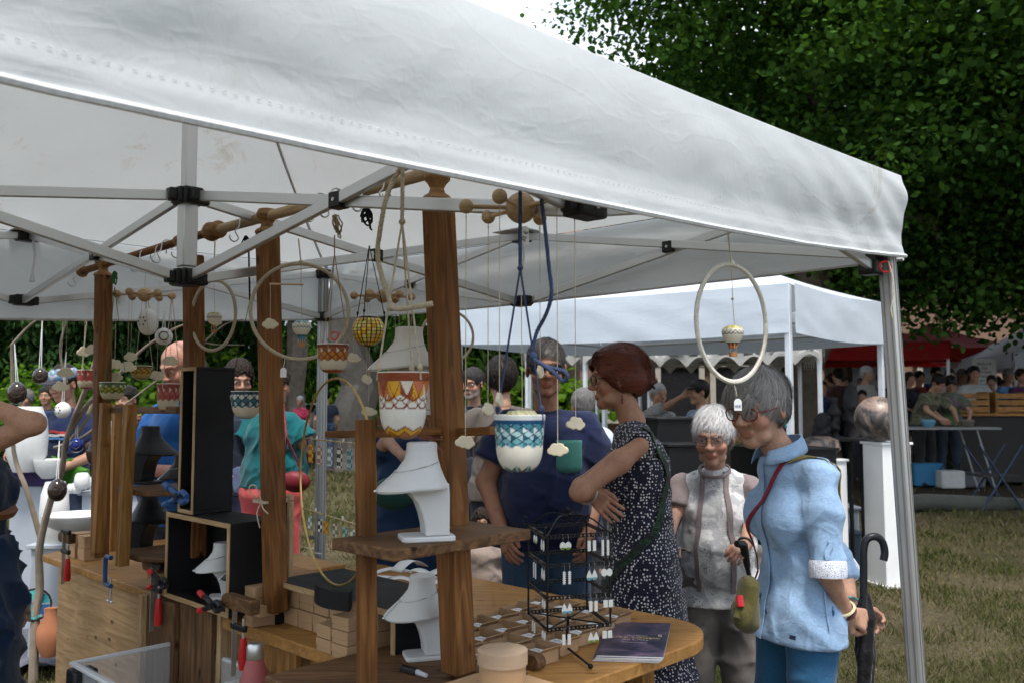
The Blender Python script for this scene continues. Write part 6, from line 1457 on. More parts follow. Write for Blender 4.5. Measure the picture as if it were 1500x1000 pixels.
# earring stand
def earring_stand():
    hub = PZ(829, 954, TZ+.004); t = thing('earring_stand', 'black wire earring carousel with four perforated tiers', 'jewellery stand', hub); IR = plain('black_iron', (.014, .014, .015), .4, .3, .2, 60, .2, 200)
    for px, py in ((787, 961), (865, 975), (844, 944)):
        e = PZ(px, py, TZ+.010); mb = MB(); mb.tube([hub+ZX*.014, e], .0032, 8); mb.build('foot', IR, t); mb = MB(); mb.ball(e, .007, 12); mb.build('foot_knob', IR, t)
    F0 = PY(802, 925, 2.30); e1 = V3(.166, .055, 0); e2 = V3(-.045, .19, 0); zt = [PY(803, y, 2.30).z for y in (786, 829, 876, 922)]; F0 = V3(F0.x, F0.y, 0)
    cs = [F0, F0+e1, F0+e1+e2, F0+e2]; cen = (cs[0]+cs[2])/2
    mb = MB(); mb.cyl(hub, V3(cen.x, cen.y, zt[3]+.005), .004, n=8); mb.build('pole', IR, t)
    for c in cs: mb = MB(); mb.cyl(c+ZX*(zt[3]-.005), c+ZX*(zt[0]+.005), .0028, n=8); mb.build('upright', IR, t)
    for z in zt:
        for i in range(4):
            a, b = cs[i]+ZX*z, cs[(i+1) % 4]+ZX*z; d = (b-a).normalized(); L = (b-a).length; n = ZX.cross(d); mb = MB()
            for dz in (-.0038, .0038): mb.box((a+b)/2+ZX*dz, (L, .0016, .0028), (d, n, ZX))
            for k in range(int(L/.011)+1): mb.box(a+d*(k*.011), (.0055, .0015, .0049), (d, n, ZX))
            mb.build('perforated_rail', IR, t)
    for i in (0, 1): a, b = cs[i]+ZX*zt[3], cs[i+2]+ZX*zt[3]; mb = MB(); mb.cyl(a, b, .0022, n=6); mb.build('brace', IR, t)
    # scroll finial
    zt0 = zt[0]; top = V3(cen.x, cen.y, zt0+.045)
    for i in range(4):
        c = cs[i]+ZX*zt0; m = (top+c)/2+ZX*.018; out = (c-V3(cen.x, cen.y, zt0)).normalized(); pts = smooth_path([top-ZX*.005, m, c+ZX*.004, c+out*.016+ZX*.012, c+out*.014+ZX*.026, c+out*.004+ZX*.024], 4); mb = MB(); mb.tube(pts, .0022, 6); mb.build('scroll', IR, t)
    for s in (-1, 1): mb = MB(); mb.tube([top+V3(s*(.013+.013*math.cos(a)), 0, -.006+.014*math.sin(a)) for a in [k*math.pi/8 for k in range(16)]], .0018, 5, True); mb.build('scroll_ring', IR, t)
    mb = MB(); mb.ball(top+ZX*.01, .007, 10); mb.build('finial', IR, t)
    return cs, zt
CS, ZT = earring_stand()
ER = {'drop': [(.0, -.022), (.0055, -.018), (.0068, -.012), (.004, -.005), (.0008, 0)], 'disc': None}
def earring(label, p, kind, mat, mat2=None, group=None, yaw=.3, k=1.0):
    p = Vector(p); t = thing('earring', label, 'earring', p, group); x = V3(math.cos(yaw), math.sin(yaw), 0); n = V3(-math.sin(yaw), math.cos(yaw), 0)
    mb = MB(); mb.tube(smooth_path([p+n*.006+ZX*.001, p+n*.004+ZX*.006, p+ZX*.007, p-n*.003+ZX*.002, p-n*.003-ZX*.010*k], 3), .0006, 4); mb.build('ear_wire', SILVER, t)
    q = p-n*.003-ZX*.011*k
    out = {'drop': [(0, 0), (.003, -.006), (.0062, -.013), (.0066, -.018), (.004, -.0235), (0, -.025), (-.004, -.0235), (-.0066, -.018), (-.0062, -.013), (-.003, -.006)], 'oval': [(math.sin(a)*.0075, -.009+math.cos(a)*.009) for a in [j*math.pi/8 for j in range(16)]], 'bar': [(-.003, 0), (.003, 0), (.003, -.036), (-.003, -.036)], 'square': [(-.0055, 0), (.0055, 0), (.0055, -.017), (-.0055, -.017)], 'tall': [(-.004, 0), (.004, 0), (.004, -.024), (-.004, -.024)], 'fern': [(-.001, 0)]+[((-.0045 if j % 2 else -.0015), -.0022*j-.001) for j in range(14)]+[((.0045 if j % 2 else .0015), -.0022*j-.001) for j in range(13, -1, -1)]}[kind]
    mb = MB(); mb.prism([q+x*(a*k)+ZX*(b*k) for a, b in out], n*.0022); mb.build('pendant', mat, t, bev=.0004)
    if mat2: b0 = min(b for a, b in out); lo = [(a*.8, max(b, b0*.98)) for a, b in out if b < b0*.55]; 
    if mat2 and len(lo) >= 3: mb = MB(); mb.prism([q+x*(a*k)+ZX*(b*k)-n*.0006 for a, b in lo], n*.0005); mb.build('glaze_tip', mat2, t)
    return t
GRN = plain('green_glaze', (.16, .26, .02), .3, bmp=0); BLU = plain('blue_glaze', (.10, .32, .42), .3, bmp=0); ORNG = plain('orange_glaze', (.58, .26, .03), .3, bmp=0); BRN = plain('brown_glaze', (.16, .07, .03), .3, bmp=0); PORC = plain('porcelain', (.72, .71, .67), .3, bmp=0)
def on_rail(i, f, z): a, b = CS[i], CS[(i+1) % 4]; return a.lerp(b, f)+ZX*(z-.002)
specs = [(3, .78, 0, 'drop', None, 'white teardrop', 'left end of the top tier'), (3, .40, 0, 'oval', GRN, 'green-tipped oval', 'left side of the top tier'), (0, .24, 0, 'oval', GRN, 'green-tipped round', 'front of the top tier'), (0, .66, 0, 'tall', ORNG, 'tall blue and orange', 'right front of the top tier'), (0, .88, 0, 'bar', None, 'long white bar', 'right end of the top tier'),
         (3, .80, 1, 'drop', None, 'small white leaf', 'left end of the second tier'), (3, .36, 1, 'bar', None, 'long slim white bar', 'left side of the second tier'), (0, .26, 1, 'fern', None, 'white fern-shaped', 'front of the second tier'), (0, .66, 1, 'drop', BLU, 'blue-centred teardrop', 'right front of the second tier'), (0, .90, 1, 'oval', None, 'white pebble', 'right end of the second tier'),
         (3, .82, 2, 'square', None, 'square framed', 'left end of the third tier'), (0, .26, 2, 'drop', BLU, 'large blue-flower teardrop', 'front of the third tier'), (0, .68, 2, 'tall', BRN, 'brown-tipped figure', 'right front of the third tier'), (0, .92, 2, 'square', None, 'plain white square', 'right end of the third tier'),
         (3, .82, 3, 'oval', None, 'white disc', 'left end of the lowest tier'), (3, .3, 3, 'tall', BRN, 'brown-tipped oblong', 'left side of the lowest tier'), (0, .25, 3, 'tall', ORNG, 'orange-tipped figure', 'front of the lowest tier'), (0, .68, 3, 'drop', GRN, 'green-tipped bird', 'right front of the lowest tier'), (0, .90, 3, 'square', None, 'white tablet', 'right end of the lowest tier')]
for i, f, z, kd, m2, nm_, pl in specs:
    for s in (0, 1): earring(f'{"left" if (s == 0) == (i == 0) else "right"} {nm_} earring at the {pl}', on_rail(i, f+s*(.085 if i == 0 else -.10), ZT[z]), kd, PORC, m2, f'{nm_} earring pair', .3 if i == 0 else 1.3, 1.12)
# gold ring earring displays on a black base
def ring_display():
    c = PY(490, 703, 2.42); ry = 148/FPX*2.42; rx = ry; yaw = math.acos(min(1, 79/148)); t = thing('ring_display', 'large brass ring with two crossbars of earrings on a black boat-shaped base', 'jewellery stand', V3(c.x, c.y, Z_RISER)); x = V3(math.cos(yaw), -math.sin(yaw), 0)
    pts = [c+x*(rx*math.cos(a))+ZX*(ry*math.sin(a)) for a in [2*math.pi*k/60 for k in range(60)]]; mb = MB(); mb.tube(pts, .0032, 8, True); mb.build('brass_ring', GOLD, t)
    bars = []
    for k, (h, nme) in enumerate(((.38, 'upper'), (-.36, 'lower'))):
        w = math.sqrt(1-h*h)*rx; a = c-x*w+ZX*(h*ry); b = c+x*w+ZX*(h*ry); mb = MB(); mb.cyl(a, b, .0019, n=8); mb.build('crossbar', GOLD, t); bars.append((a, b, nme))
    bz = Z_RISER+.001; b0 = V3(c.x, c.y, bz); n = x.cross(ZX); L = .115; Wd = .042; hh = .050
    out = [b0+x*(L*s)+n*(sg*Wd*(1-s*s)) for sg, rng in ((1, range(-8, 9)), (-1, range(8, -9, -1))) for s in [q/8 for q in rng]]; out = [p for i, p in enumerate(out) if i == 0 or (p-out[i-1]).length > 1e-4]
    if (out[0]-out[-1]).length < 1e-4: out.pop()
    mb = MB(); mb.prism(out, ZX*hh); mb.build('base_block', BLKBOARD, t, bev=.002, smooth=30)
    cols = [((.50, .34, .02), (.40, .06, .01), 'green, yellow and red'), ((.28, .12, .09), (.55, .42, .36), 'pink diamond'), ((.16, .20, .20), (.55, .58, .54), 'pale grey diamond'), ((.02, .02, .02), (.6, .56, .5), 'black and cream diamond'), ((.30, .42, .40), (.05, .15, .16), 'sea-green'), ((.5, .45, .4), (.14, .12, .10), 'taupe')]
    PLC = ['first place', 'second place', 'third place', 'fourth place', 'fifth place', 'sixth place', 'last place']
    def pmat(i, a, b): return cloth(f'enamel_{i}', a, .3, kind='check', col2=b, scale=95, wr=0)
    for k, (fr, i, row) in enumerate([(.12, 0, 0), (.26, 1, 0), (.42, 2, 0), (.56, 3, 0), (.70, 4, 0), (.84, 5, 0), (.14, 2, 1), (.30, 3, 1), (.38, 0, 1), (.52, 5, 1), (.66, 4, 1), (.76, 2, 1), (.90, 0, 1)]):
        a, b, nme = bars[row]; p = a.lerp(b, fr)
        for s in ((0, 1) if row == 0 else (0,)):
            earring(f'{cols[i][2]} {("near " if s else "far ") if row == 0 else ""}earring on the {nme} brass bar, {PLC[k if row == 0 else k-6]}', p+x*(.014*s), 'bar' if row == 0 else 'tall', pmat(i, cols[i][0], cols[i][1]), None, f'earrings on the {nme} brass bar', -.35, 1.45)
    for fr in (.20, .60): 
        for a, b, nme in bars: q = a.lerp(b, fr)-n*.004+ZX*.004; mb = MB(); mb.box(q, (.011, .001, .011), (x, n, ZX)); mb.build('price_label', WHITE, t)
ring_display()
# white jewellery cards lying on the table
for i, (px, py, rz) in enumerate(((575, 838, .2), (610, 846, -.3), (655, 838, .5), (585, 858, .1), (640, 857, -.6), (600, 832, .9), (560, 850, 1.2))):
    q = PZ(px, py, TZ+.004+i*.003); t = thing('jewellery_card', ('arched white jewellery card, leftmost back', 'white jewellery card curling up beside the bust', 'white jewellery card next to the front post', 'white card lying nearest the bust collar', 'long white card below the shelf board', 'back white card under the others', 'white card at the edge of the riser')[i], 'card', q, 'white jewellery cards'); mb = MB(); r = Matrix.Rotation(rz, 3, 'Z')
    mb.grid(lambda a, b: q+r@V3((a-.5)*.15, (b-.5)*.06, .016*math.sin(a*math.pi)*(1+(i % 2))), 12, 2); mb.build('card', WHITE, t, solid=.0015)
# framed mesh panel, cards on the small table
def mesh_panel():
    a = PV(405, 842, 1.78); t = thing('mesh_panel', 'wood-framed dark mesh jewellery panel behind the second post', 'display panel', a); z0 = TZ+.001; z1 = PV(420, 724, 1.78).z; u1 = uvof(PV(394, 800, 1.78))[0]; u0 = u1-.14
    for (x0, x1, y0, y1) in ((u0, u0+.022, z0, z1-.022), (u1-.022, u1, z0, z1-.022), (u0, u1, z1-.022, z1)): mb = MB(); board(mb, x0, x1, 1.78, 1.80, y0, y1); mb.build('frame_bar', LWOOD, t, bev=.005)
    mb = MB(); board(mb, u0+.022, u1-.022, 1.788, 1.792, z0, z1-.022); mb.build('backing', BLKBOARD, t)
    for k in range(1, 22): 
        mb = MB(); z = z0+(z1-z0-.022)*k/22; board(mb, u0+.022, u1-.022, 1.786, 1.7875, z, z+.0012); mb.build('mesh_wire', plain('mesh_wire', (.05, .055, .06), .4, .5), t)
mesh_panel()
for i, (px, py, m_) in enumerate(((457, 787, BLKBOARD), (455, 803, SILVER), (465, 810, SILVER))):
    q = PZ(px, py, .802); t = thing('pendant_card' if i == 0 else 'pendant', ('black earring card on the small back table', 'silver leaf pendant nearer the black card', 'silver leaf pendant nearer the table edge')[i], 'jewellery', q); mb = MB(); mb.box(q+ZX*.002, (.10 if i == 0 else .05, .06 if i == 0 else .02, .003), UVZ); mb.build('card' if i == 0 else 'leaf', m_, t, bev=.001)
# pen and clip on the lowest board
q = PZ(600, 985, Z_BASE); t = thing('marker_pen', 'black and clear marker pen lying on the lowest shelf board', 'pen', q); mb = MB(); mb.box(q+ZX*.008, (.055, .022, .014), UVZ); mb.build('barrel', BLK, t, bev=.004); mb = MB(); mb.cyl(q-UX*.028+ZX*.008, q-UX*.062+ZX*.007, .007, .005, 10); mb.build('cap', glass('clear_plastic', (.9, .95, 1), .1, .4), t)
# lashings
def lash(label, px, py, v, w, mat, r=.0028):
    c = PV(px, py, v); t = thing('lashing', label, 'cord tie', c); mb = MB(); h = w/2
    for dz in (-.004, .004): mb.tube([c+UX*(a*h)+VX*(b*h)+ZX*(dz+random.uniform(-.003, .003)) for a, b in ((1, 1), (1, -1), (-1, -1), (-1, 1))], r, 6, True)
    k = c-VX*h-UX*h*.3
    mb.tube(smooth_path([k, k+V3(-.02, -.01, .02), k+V3(-.035, -.01, .045), k+V3(-.015, -.012, .05), k], 4), r, 6); mb.tube(smooth_path([k, k+V3(.01, -.01, -.02), k+V3(.035, -.012, -.04)], 4), r, 6); mb.tube(smooth_path([k, k+V3(-.01, -.01, -.03), k+V3(.0, -.01, -.075)], 4), r*.8, 6); mb.ball(k, r*2.6, 8); mb.build('cord', mat, t)
lash('brown leather lace tied round the front post', 648, 640, 1.45, .076, plain('leather_lace', (.22, .09, .05), .6)); lash('cream twine tied round the second post', 396, 733, 1.45, .074, ROPE, .0024)
# clamps
REDH_ = plain('red_handle', (.48, .02, .02), .35, bmp=.05); BLUEC = plain('blue_enamel', (.03, .09, .24), .4)
def bar_clamp(label, px, y0, y1, v, hx):
    a = PV(px, y0, v); b = PV(px, y1, v); t = thing('bar_clamp', label, 'clamp', b); mb = MB(); mb.box((a+b)/2, (.005, .014, (a-b).length), UVZ); mb.build('steel_bar', STEEL, t)
    for z in (a.z-.006, a.z-.085): mb = MB(); mb.box(V3(a.x, a.y, z)-UX*.03, (.08, .014, .018), UVZ); mb.build('jaw', BLK, t, bev=.003)
    s = V3(a.x, a.y, a.z-.085)-UX*.058; mb = MB(); mb.cyl(s+ZX*.03, s-ZX*.03, .005, n=10); mb.build('screw', STEEL, t); mb = MB(); mb.lathe([(.001, -.115), (.011, -.115), (.0135, -.10), (.0105, -.04), (.008, -.025), (.001, -.025)], 12, s); mb.build('handle', REDH_, t)
bar_clamp('bar clamp with red handle on the far table corner', 93, 775, 855, 1.36, 110); bar_clamp('bar clamp with red handle at the front table corner', 343, 872, 990, 1.33, 358); bar_clamp('bar clamp without visible handle beside the red spring clamp', 223, 824, 925, 1.36, 200)
def caul(label, px, py, v, L, up=.035):
    c = PV(px, py, v); t = thing('clamp_board', label, 'board', c); pts = [(-L/2, -.02), (-L/2, .02)]+[(L/2-.02+.02*math.sin(RAD(a)), .02*math.cos(RAD(a))) for a in range(0, 181, 20)]; mb = MB(); mb.prism([c+UX*x+ZX*y for x, y in pts], VX*.03); mb.build('board', RWOOD, t, bev=.003)
caul('rounded brown clamping board at the corner of the front table', 345, 884, 1.30, .17); caul('rounded brown clamping board on the far table', 92, 787, 1.36, .12); caul('rounded brown clamping board by the red spring clamp', 218, 828, 1.36, .12)
def spring_clamp(label, px, py, v, body, tip, flip=1, k=1.0):
    c = PV(px, py, v); t = thing('spring_clamp', label, 'clamp', c)
    for s, nm_ in ((1, 'upper'), (-1, 'lower')):
        mb = MB(); pts = [c-UX*(.0)*k, c+UX*(.03*flip*k)+ZX*(s*.012*k), c+UX*(.075*flip*k)+ZX*(s*.026*k)]; mb.tube(smooth_path(pts, 3), .008*k, 8); mb.build('handle', body, t); mb = MB(); mb.tube([c+UX*(.05*flip*k)+ZX*(s*.019*k)-VX*.004, c+UX*(.078*flip*k)+ZX*(s*.027*k)-VX*.004], .0085*k, 8); mb.build('grip', tip, t); mb = MB(); mb.tube(smooth_path([c, c-UX*(.02*flip*k)+ZX*(s*.014*k), c-UX*(.045*flip*k)+ZX*(s*.004*k)], 3), .0075*k, 8); mb.build('jaw', body, t)
    mb = MB(); mb.cyl(c-VX*.012, c+VX*.012, .011*k, n=12); mb.build('pivot', BLK, t)
spring_clamp('red and black spring clamp left of the open black box', 235, 852, 1.30, BLK, REDH_); spring_clamp('red and black spring clamp under the open black box', 312, 886, 1.28, BLK, REDH_); spring_clamp('blue spring clamp gripping the top of the open black box', 262, 727, 1.28, BLUEC, BLUEC, 1, 1.2)
def c_clamp():
    a = PV(158, 815, 1.33); t = thing('c_clamp', 'blue C-clamp holding the left ladder shelf to the table', 'clamp', a); b = a-ZX*.10; mb = MB(); mb.tube([a-UX*.03, a+UX*.012, a+UX*.02-ZX*.012, b+UX*.02+ZX*.012, b+UX*.012, b-UX*.035], .0085, 8); mb.build('frame', BLUEC, t); mb = MB(); mb.cyl(b-UX*.03+ZX*.03, b-UX*.03-ZX*.06, .005, n=8); mb.tube([b-UX*.055-ZX*.055, b-UX*.005-ZX*.055], .003, 6); mb.build('screw', STEEL, t)
c_clamp()
def bottle():
    c = PV(372, 1045, 1.28); t = thing('water_bottle', 'dusty pink insulated bottle with steel cap standing below the table', 'bottle', c); z1 = PV(372, 963, 1.28).z-c.z; k = 1/FPX*c.y
    mb = MB(); mb.lathe([(.001, -.12), (25*k, -.12), (26*k, 0), (25*k, z1*.35), (20*k, z1*.65), (12*k, z1*.98), (11*k, z1)], 28, c); mb.build('body', plain('pink_enamel', (.33, .085, .085), .45), t); mb = MB(); mb.lathe([(11.5*k, z1), (12*k, z1+.002), (12*k, z1+18*k), (10*k, z1+22*k), (.001, z1+23*k)], 24, c); mb.build('cap', STEEL, t)
    s = thing('crate', 'wooden crate hidden under the table carrying the bottle', 'crate', V3(c.x, c.y, 0)); m = MB(); m.box(V3(c.x, c.y, (c.z-.122)/2), (.22, .2, c.z-.122), UVZ); m.build('body', PWOOD, s, bev=.003)
bottle()
def bin_():
    a = PV(172, 1020, 1.10); u, v = uvof(a); z1 = PV(110, 968, 1.0).z; t = thing('plastic_bin', 'clear plastic storage bin with black handle clips on the grass', 'storage bin', UV(3.6, 1.2, 0)); cl = glass('frosted_plastic', (.72, .74, .76), .35, .22)
    u0, u1 = uvof(PV(235, 930, 1.22))[0], uvof(PV(112, 965, 1.02))[0]; u1 = uvof(PV(112, 968, 1.08))[0]; u0 = u1-.52; v0, v1 = 1.08, 1.42; z1 = PV(112, 968, 1.08).z
    for (a0, a1, b0, b1) in ((u0, u1, v0, v0+.004), (u0, u1, v1-.004, v1), (u0, u0+.004, v0+.004, v1-.004), (u1-.004, u1, v0+.004, v1-.004)): mb = MB(); board(mb, a0, a1, b0, b1, z1-.42, z1); mb.build('side_wall', cl, t)
    for (a0, a1, b0, b1) in ((u0-.015, u1+.015, v0-.018, v0+.001), (u0-.015, u1+.015, v1-.001, v1+.018), (u0-.016, u0+.001, v0, v1), (u1-.001, u1+.016, v0, v1)): mb = MB(); board(mb, a0, a1, b0, b1, z1-.012, z1); mb.build('rim', glass('frosted_rim', (.75, .77, .79), .35, .7), t, bev=.004)
    mb = MB(); board(mb, u0, u1, v0, v1, 0, z1-.421); mb.build('lower_bin', cl, t, bev=.01)
    mb = MB(); board(mb, u1-.05, u1+.022, v0-.024, v0+.05, z1-.10, z1-.02); mb.build('handle_clip', BLK, t, bev=.008)
    mb = MB(); board(mb, u0+.02, u1-.02, v0+.02, v1-.02, z1-.41, z1-.13); mb.build('contents', cloth('packing_paper', (.45, .42, .38), kind='print', col2=(.28, .26, .24), scale=14), t, bev=.02)
bin_()
# ------------------------------------------------------------------ trees and greenery
def ngon_mesh(name, V, k, Cf, mat, parent=None):
    """V: (n,k,3) polygons, Cf: (n,) tone"""
    n = len(V); o0 = np.array(ORG.get(parent.name, Vector())) if parent is not None else np.zeros(3)
    me = bpy.data.meshes.new(name); me.vertices.add(n*k); me.vertices.foreach_set('co', (V.reshape(-1, 3)-o0).astype(np.float32).ravel()); me.loops.add(n*k); me.loops.foreach_set('vertex_index', np.arange(n*k, dtype=np.int32)); me.polygons.add(n); me.polygons.foreach_set('loop_start', np.arange(0, n*k, k, dtype=np.int32)); me.update(calc_edges=True)
    c = me.color_attributes.new('Col', 'FLOAT_COLOR', 'POINT'); c.data.foreach_set('color', np.repeat(np.stack([Cf, Cf, Cf, np.ones(n)], 1), k, 0).astype(np.float32).ravel()); me.materials.append(mat)
    o = bpy.data.objects.new(name, me); COL.objects.link(o)
    if parent is not None: o.parent = parent; ORG[o.name] = Vector(o0)
    return o
def foliage(name, parent, blobs, n, size, mat, seed, clump=.35, nclump=260, droop=.3, shell=.45, long=1.0):
    r = np.random.RandomState(seed); vol = np.array([b[1][0]*b[1][1]*b[1][2] for b in blobs])**.8; vol = vol/vol.sum()
    bi = r.choice(len(blobs), nclump, p=vol); d = r.randn(nclump, 3); d /= np.linalg.norm(d, axis=1)[:, None]; rad = r.rand(nclump)**shell
    C = np.array([blobs[i][0] for i in bi], float)+d*rad[:, None]*np.array([blobs[i][1] for i in bi], float); tone = r.rand(nclump)
    ci = r.randint(0, nclump, n); P = C[ci]+r.randn(n, 3)*clump*np.array([1, 1, .6]); P = P[P[:, 2] > .05]; ci = ci[:len(P)]; n = len(P)
    N = r.randn(n, 3)*.7+np.array([0, 0, .8])+.5*(P-C[ci]); N /= np.linalg.norm(N, axis=1)[:, None]; D = r.randn(n, 3)+np.array([0, 0, -droop*2]); D -= N*(D*N).sum(1)[:, None]; D /= np.linalg.norm(D, axis=1)[:, None]; X = np.cross(D, N); s = size*(.6+.8*r.rand(n))
    shp = [(0, 0), (-.36, .25), (-.34, .62), (0, 1), (.34, .62), (.36, .25)]; V = np.zeros((n, 6, 3))
    for k, (a, b) in enumerate(shp): V[:, k] = P+X*(a*s)[:, None]/long+D*(b*s)[:, None]*long+N*(-.10*abs(a)*s+.0)[:, None]*2
    return ngon_mesh(name, V, 6, np.clip(tone[ci]**1.6*.75+r.rand(n)*.25, 0, 1), mat, parent)
BARK = plain('bark', (.10, .075, .055), .95, 0, .4, 8, 1.0, 24); BARKG = plain('grey_bark', (.19, .165, .14), .95, 0, .4, 6, 1.0, 18)
def limb(mb, a, b, r0, r1, seed, wob=.12, n=7):
    rs = random.Random(seed); a = Vector(a); b = Vector(b); L = (b-a).length; pts = [a.lerp(b, k/n)+V3(rs.uniform(-1, 1), rs.uniform(-1, 1), rs.uniform(-.4, .4))*(wob*L*.12*(0 < k < n)) for k in range(n+1)]
    mb.tube(pts, [r0+(r1-r0)*k/n for k in range(n+1)], 8); return pts
def tree(label, foot, h, r, blobs, n, size, lm, seed, bark=BARK, limbs=7, **kw):
    foot = Vector(foot); t = thing('broadleaf_tree', label, 'tree', foot, 'trees around the market'); mb = MB(); top = foot+V3(.1*h*.3, 0, h); limb(mb, foot-ZX*.1, top, r, r*.45, seed, .3, 9)
    mb.lathe([(r*1.6, 0), (r*1.25, .25), (r*1.0, .8)], 14, foot-ZX*.05); mb.build('trunk', bark, t)
    for i in range(limbs):
        b = blobs[i % len(blobs)]; rs = random.Random(seed+i); e = Vector(b[0])+V3(rs.uniform(-.6, .6)*b[1][0], rs.uniform(-.6, .6)*b[1][1], rs.uniform(-.4, .6)*b[1][2]); mb = MB(); limb(mb, foot.lerp(top, .55+.4*i/limbs), e, r*.4, r*.08, seed+i*3, .8); mb.build('limb', bark, t)
    foliage('crown', t, blobs, n, size, lm, seed, **kw); return t
LIME = leafmat('lime_leaves', (.010, .028, .008), (.070, .145, .026), .32, .5); DARKG = leafmat('conifer_green', (.012, .032, .012), (.035, .070, .020), .15, .6); BRIGHT = leafmat('bright_bush_green', (.05, .12, .015), (.15, .26, .035), .45, .5)
tree('broad lime tree with dense dark crown over the market stalls on the right', (4.6, 13.5, 0), 6.5, .34, [((5.2, 13.2, 6.6), (4.6, 3.4, 3.9)), ((7.2, 11.4, 5.2), (2.6, 1.8, 2.2)), ((3.4, 12.0, 7.6), (2.4, 2.0, 2.2)), ((5.0, 10.6, 5.0), (1.6, 1.2, 1.5)), ((6.0, 12.0, 3.4), (2.0, 1.2, .9))], 85000, .088, LIME, 3, clump=.30, nclump=1000, shell=.5, droop=.5)
tree('second lime tree hanging over the far right of the market', (11.2, 14.5, 0), 6.0, .36, [((10.4, 13.5, 6.4), (4.2, 3.4, 4.2)), ((8.3, 12.2, 4.0), (1.9, 1.5, 1.5)), ((6.6, 12.4, 3.3), (1.4, 1.1, .8)), ((10.4, 11.2, 7.2), (2.6, 1.6, 2.0)), ((7.6, 10.6, 7.4), (1.8, 1.4, 1.6))], 75000, .088, LIME, 8, clump=.30, nclump=900, shell=.5, droop=.5)
f = V3(11.8, 8.6, 0); tree('near lime tree reaching in from beyond the right edge, added to shade the lawn', f, 6.2, .36, [((9.2, 8.8, 6.8), (4.3, 3.2, 2.8)), ((7.2, 10.2, 6.6), (2.4, 2.0, 2.0)), ((12.5, 9.5, 6.4), (3.6, 3.0, 2.6))], 30000, .11, LIME, 17, clump=.36, nclump=700, droop=.5)  # crown mostly out of view, added to darken the right lawn and stalls
f = V3(14.5, 19.5, 0); tree('further lime tree added to shade the counter at the far right', f, 6.5, .36, [((13.0, 18.5, 6.6), (5.2, 4.0, 3.6)), ((9.2, 17.4, 6.2), (3.8, 2.6, 2.6))], 24000, .17, LIME, 12, clump=.5, nclump=500, droop=.5)  # extra crown added behind to deepen the shade at far right
f = V3(7.0, 19.5, 0); tree('further lime tree added for shade behind the red tents', f, 6.5, .36, [((7.0, 18.6, 6.8), (4.4, 3.4, 3.4)), ((3.6, 17.6, 6.8), (2.6, 2.2, 2.2))], 22000, .17, LIME, 14, clump=.5, nclump=460, droop=.5)  # another crown put in behind to block more sky
# park trees behind on the left
def gr(px, D): x = (px-750)/FPX*D; return V3(x, D, ground_z(x, D))
f = gr(513, 20); tree('old cedar with a very thick grey trunk behind the ring display', f, 9, .52, [(tuple(f+V3(-1, 1, 8)), (5, 4, 3)), (tuple(f+V3(1.2, -1, 5.6)), (2.8, 2.5, 1.5)), (tuple(f+V3(-3.2, 0, 5.0)), (2.6, 2, 1.4))], 30000, .12, DARKG, 21, BARKG, clump=.5, nclump=330, droop=1.2, long=1.6)
f = gr(438, 27); tree('slimmer pale-barked tree behind the woman in pink', f, 9, .40, [(tuple(f+V3(0, 1, 8.5)), (4.5, 4, 3)), (tuple(f+V3(-2.5, 0, 5.4)), (2.6, 2, 1.4))], 20000, .13, DARKG, 25, BARKG, clump=.55, nclump=240, droop=1.2, long=1.6)
for i, (px, D, hh, lb, m_, s_, n_) in enumerate(((40, 26, 8, 'drooping dark spruce at the far left edge', DARKG, .15, 19000), (150, 24, 8, 'drooping spruce behind the first post', DARKG, .15, 19000), (245, 30, 9, 'dark spruce behind the bald man', DARKG, .15, 19000), (340, 34, 10, 'tall spruce behind the tall black box', DARKG, .15, 19000), (590, 40, 10, 'distant dark tree between the post and the cedar', DARKG, .15, 19000), (700, 34, 9, 'green tree seen under the second tent', LIME, .32, 8000), (820, 46, 11, 'far tree behind the second tent', LIME, .42, 6000), (-110, 22, 9, 'spruce beyond the left edge', DARKG, .15, 19000))):
    f = gr(px, D); rs = random.Random(i); bl = [(tuple(f+V3(rs.uniform(-.3, .3), 0, hh*(.28+.13*k))), (hh*(.40-.045*k), hh*(.36-.04*k), hh*.10)) for k in range(6)]; tree(lb, f, hh*.9, .22, bl, n_, s_, m_, 40+i, BARK, 5, clump=.5, nclump=200, droop=1.6, long=1.7)
def bush(label, px, D, w, h, seed, m_=BRIGHT, n=5000, s=.16):
    f = gr(px, D); t = thing('bush', label, 'bush', f, 'bushes along the park edge'); rs = random.Random(seed); bl = [(tuple(f+V3(rs.uniform(-.5, .5)*w, rs.uniform(-.3, .3), h*rs.uniform(.3, .65))), (w*.35, w*.25, h*.36)) for k in range(5)]; foliage('foliage', t, bl, n, s, m_, seed, clump=.22, nclump=160, shell=.6)
    mb = MB()
    for k in range(5): limb(mb, f+V3(rs.uniform(-.2, .2), 0, -.05), f+V3(rs.uniform(-.5, .5)*w, 0, h*.7), .04, .012, seed+k)
    mb.build('stems', BARK, t)
for i, (px, D, w, h, lb) in enumerate(((30, 19, 3.4, 2.4, 'bright green bush at the far left'), (110, 20, 3.2, 2.6, 'bright bush behind the man with the cap'), (200, 19, 3, 2.2, 'leafy bush behind the lanterns'), (300, 26, 4.5, 3.2, 'light green bush behind the small hoop'), (375, 38, 6, 4.5, 'sunny bush beyond the second post'), (470, 42, 6, 5, 'sunny bush far behind the pink walker'), (600, 38, 5, 3.4, 'hedge bush behind the parked cars'), (690, 24, 4, 2.6, 'green shrub behind the bearded man'), (755, 24, 3.6, 2.4, 'green shrub behind the man seen from the back'))):
    bush(lb, px, D, w, h, 60+i, BRIGHT if i != 9 else LIME, 5200 if D < 30 else 4200, .13 if D < 22 else .22)
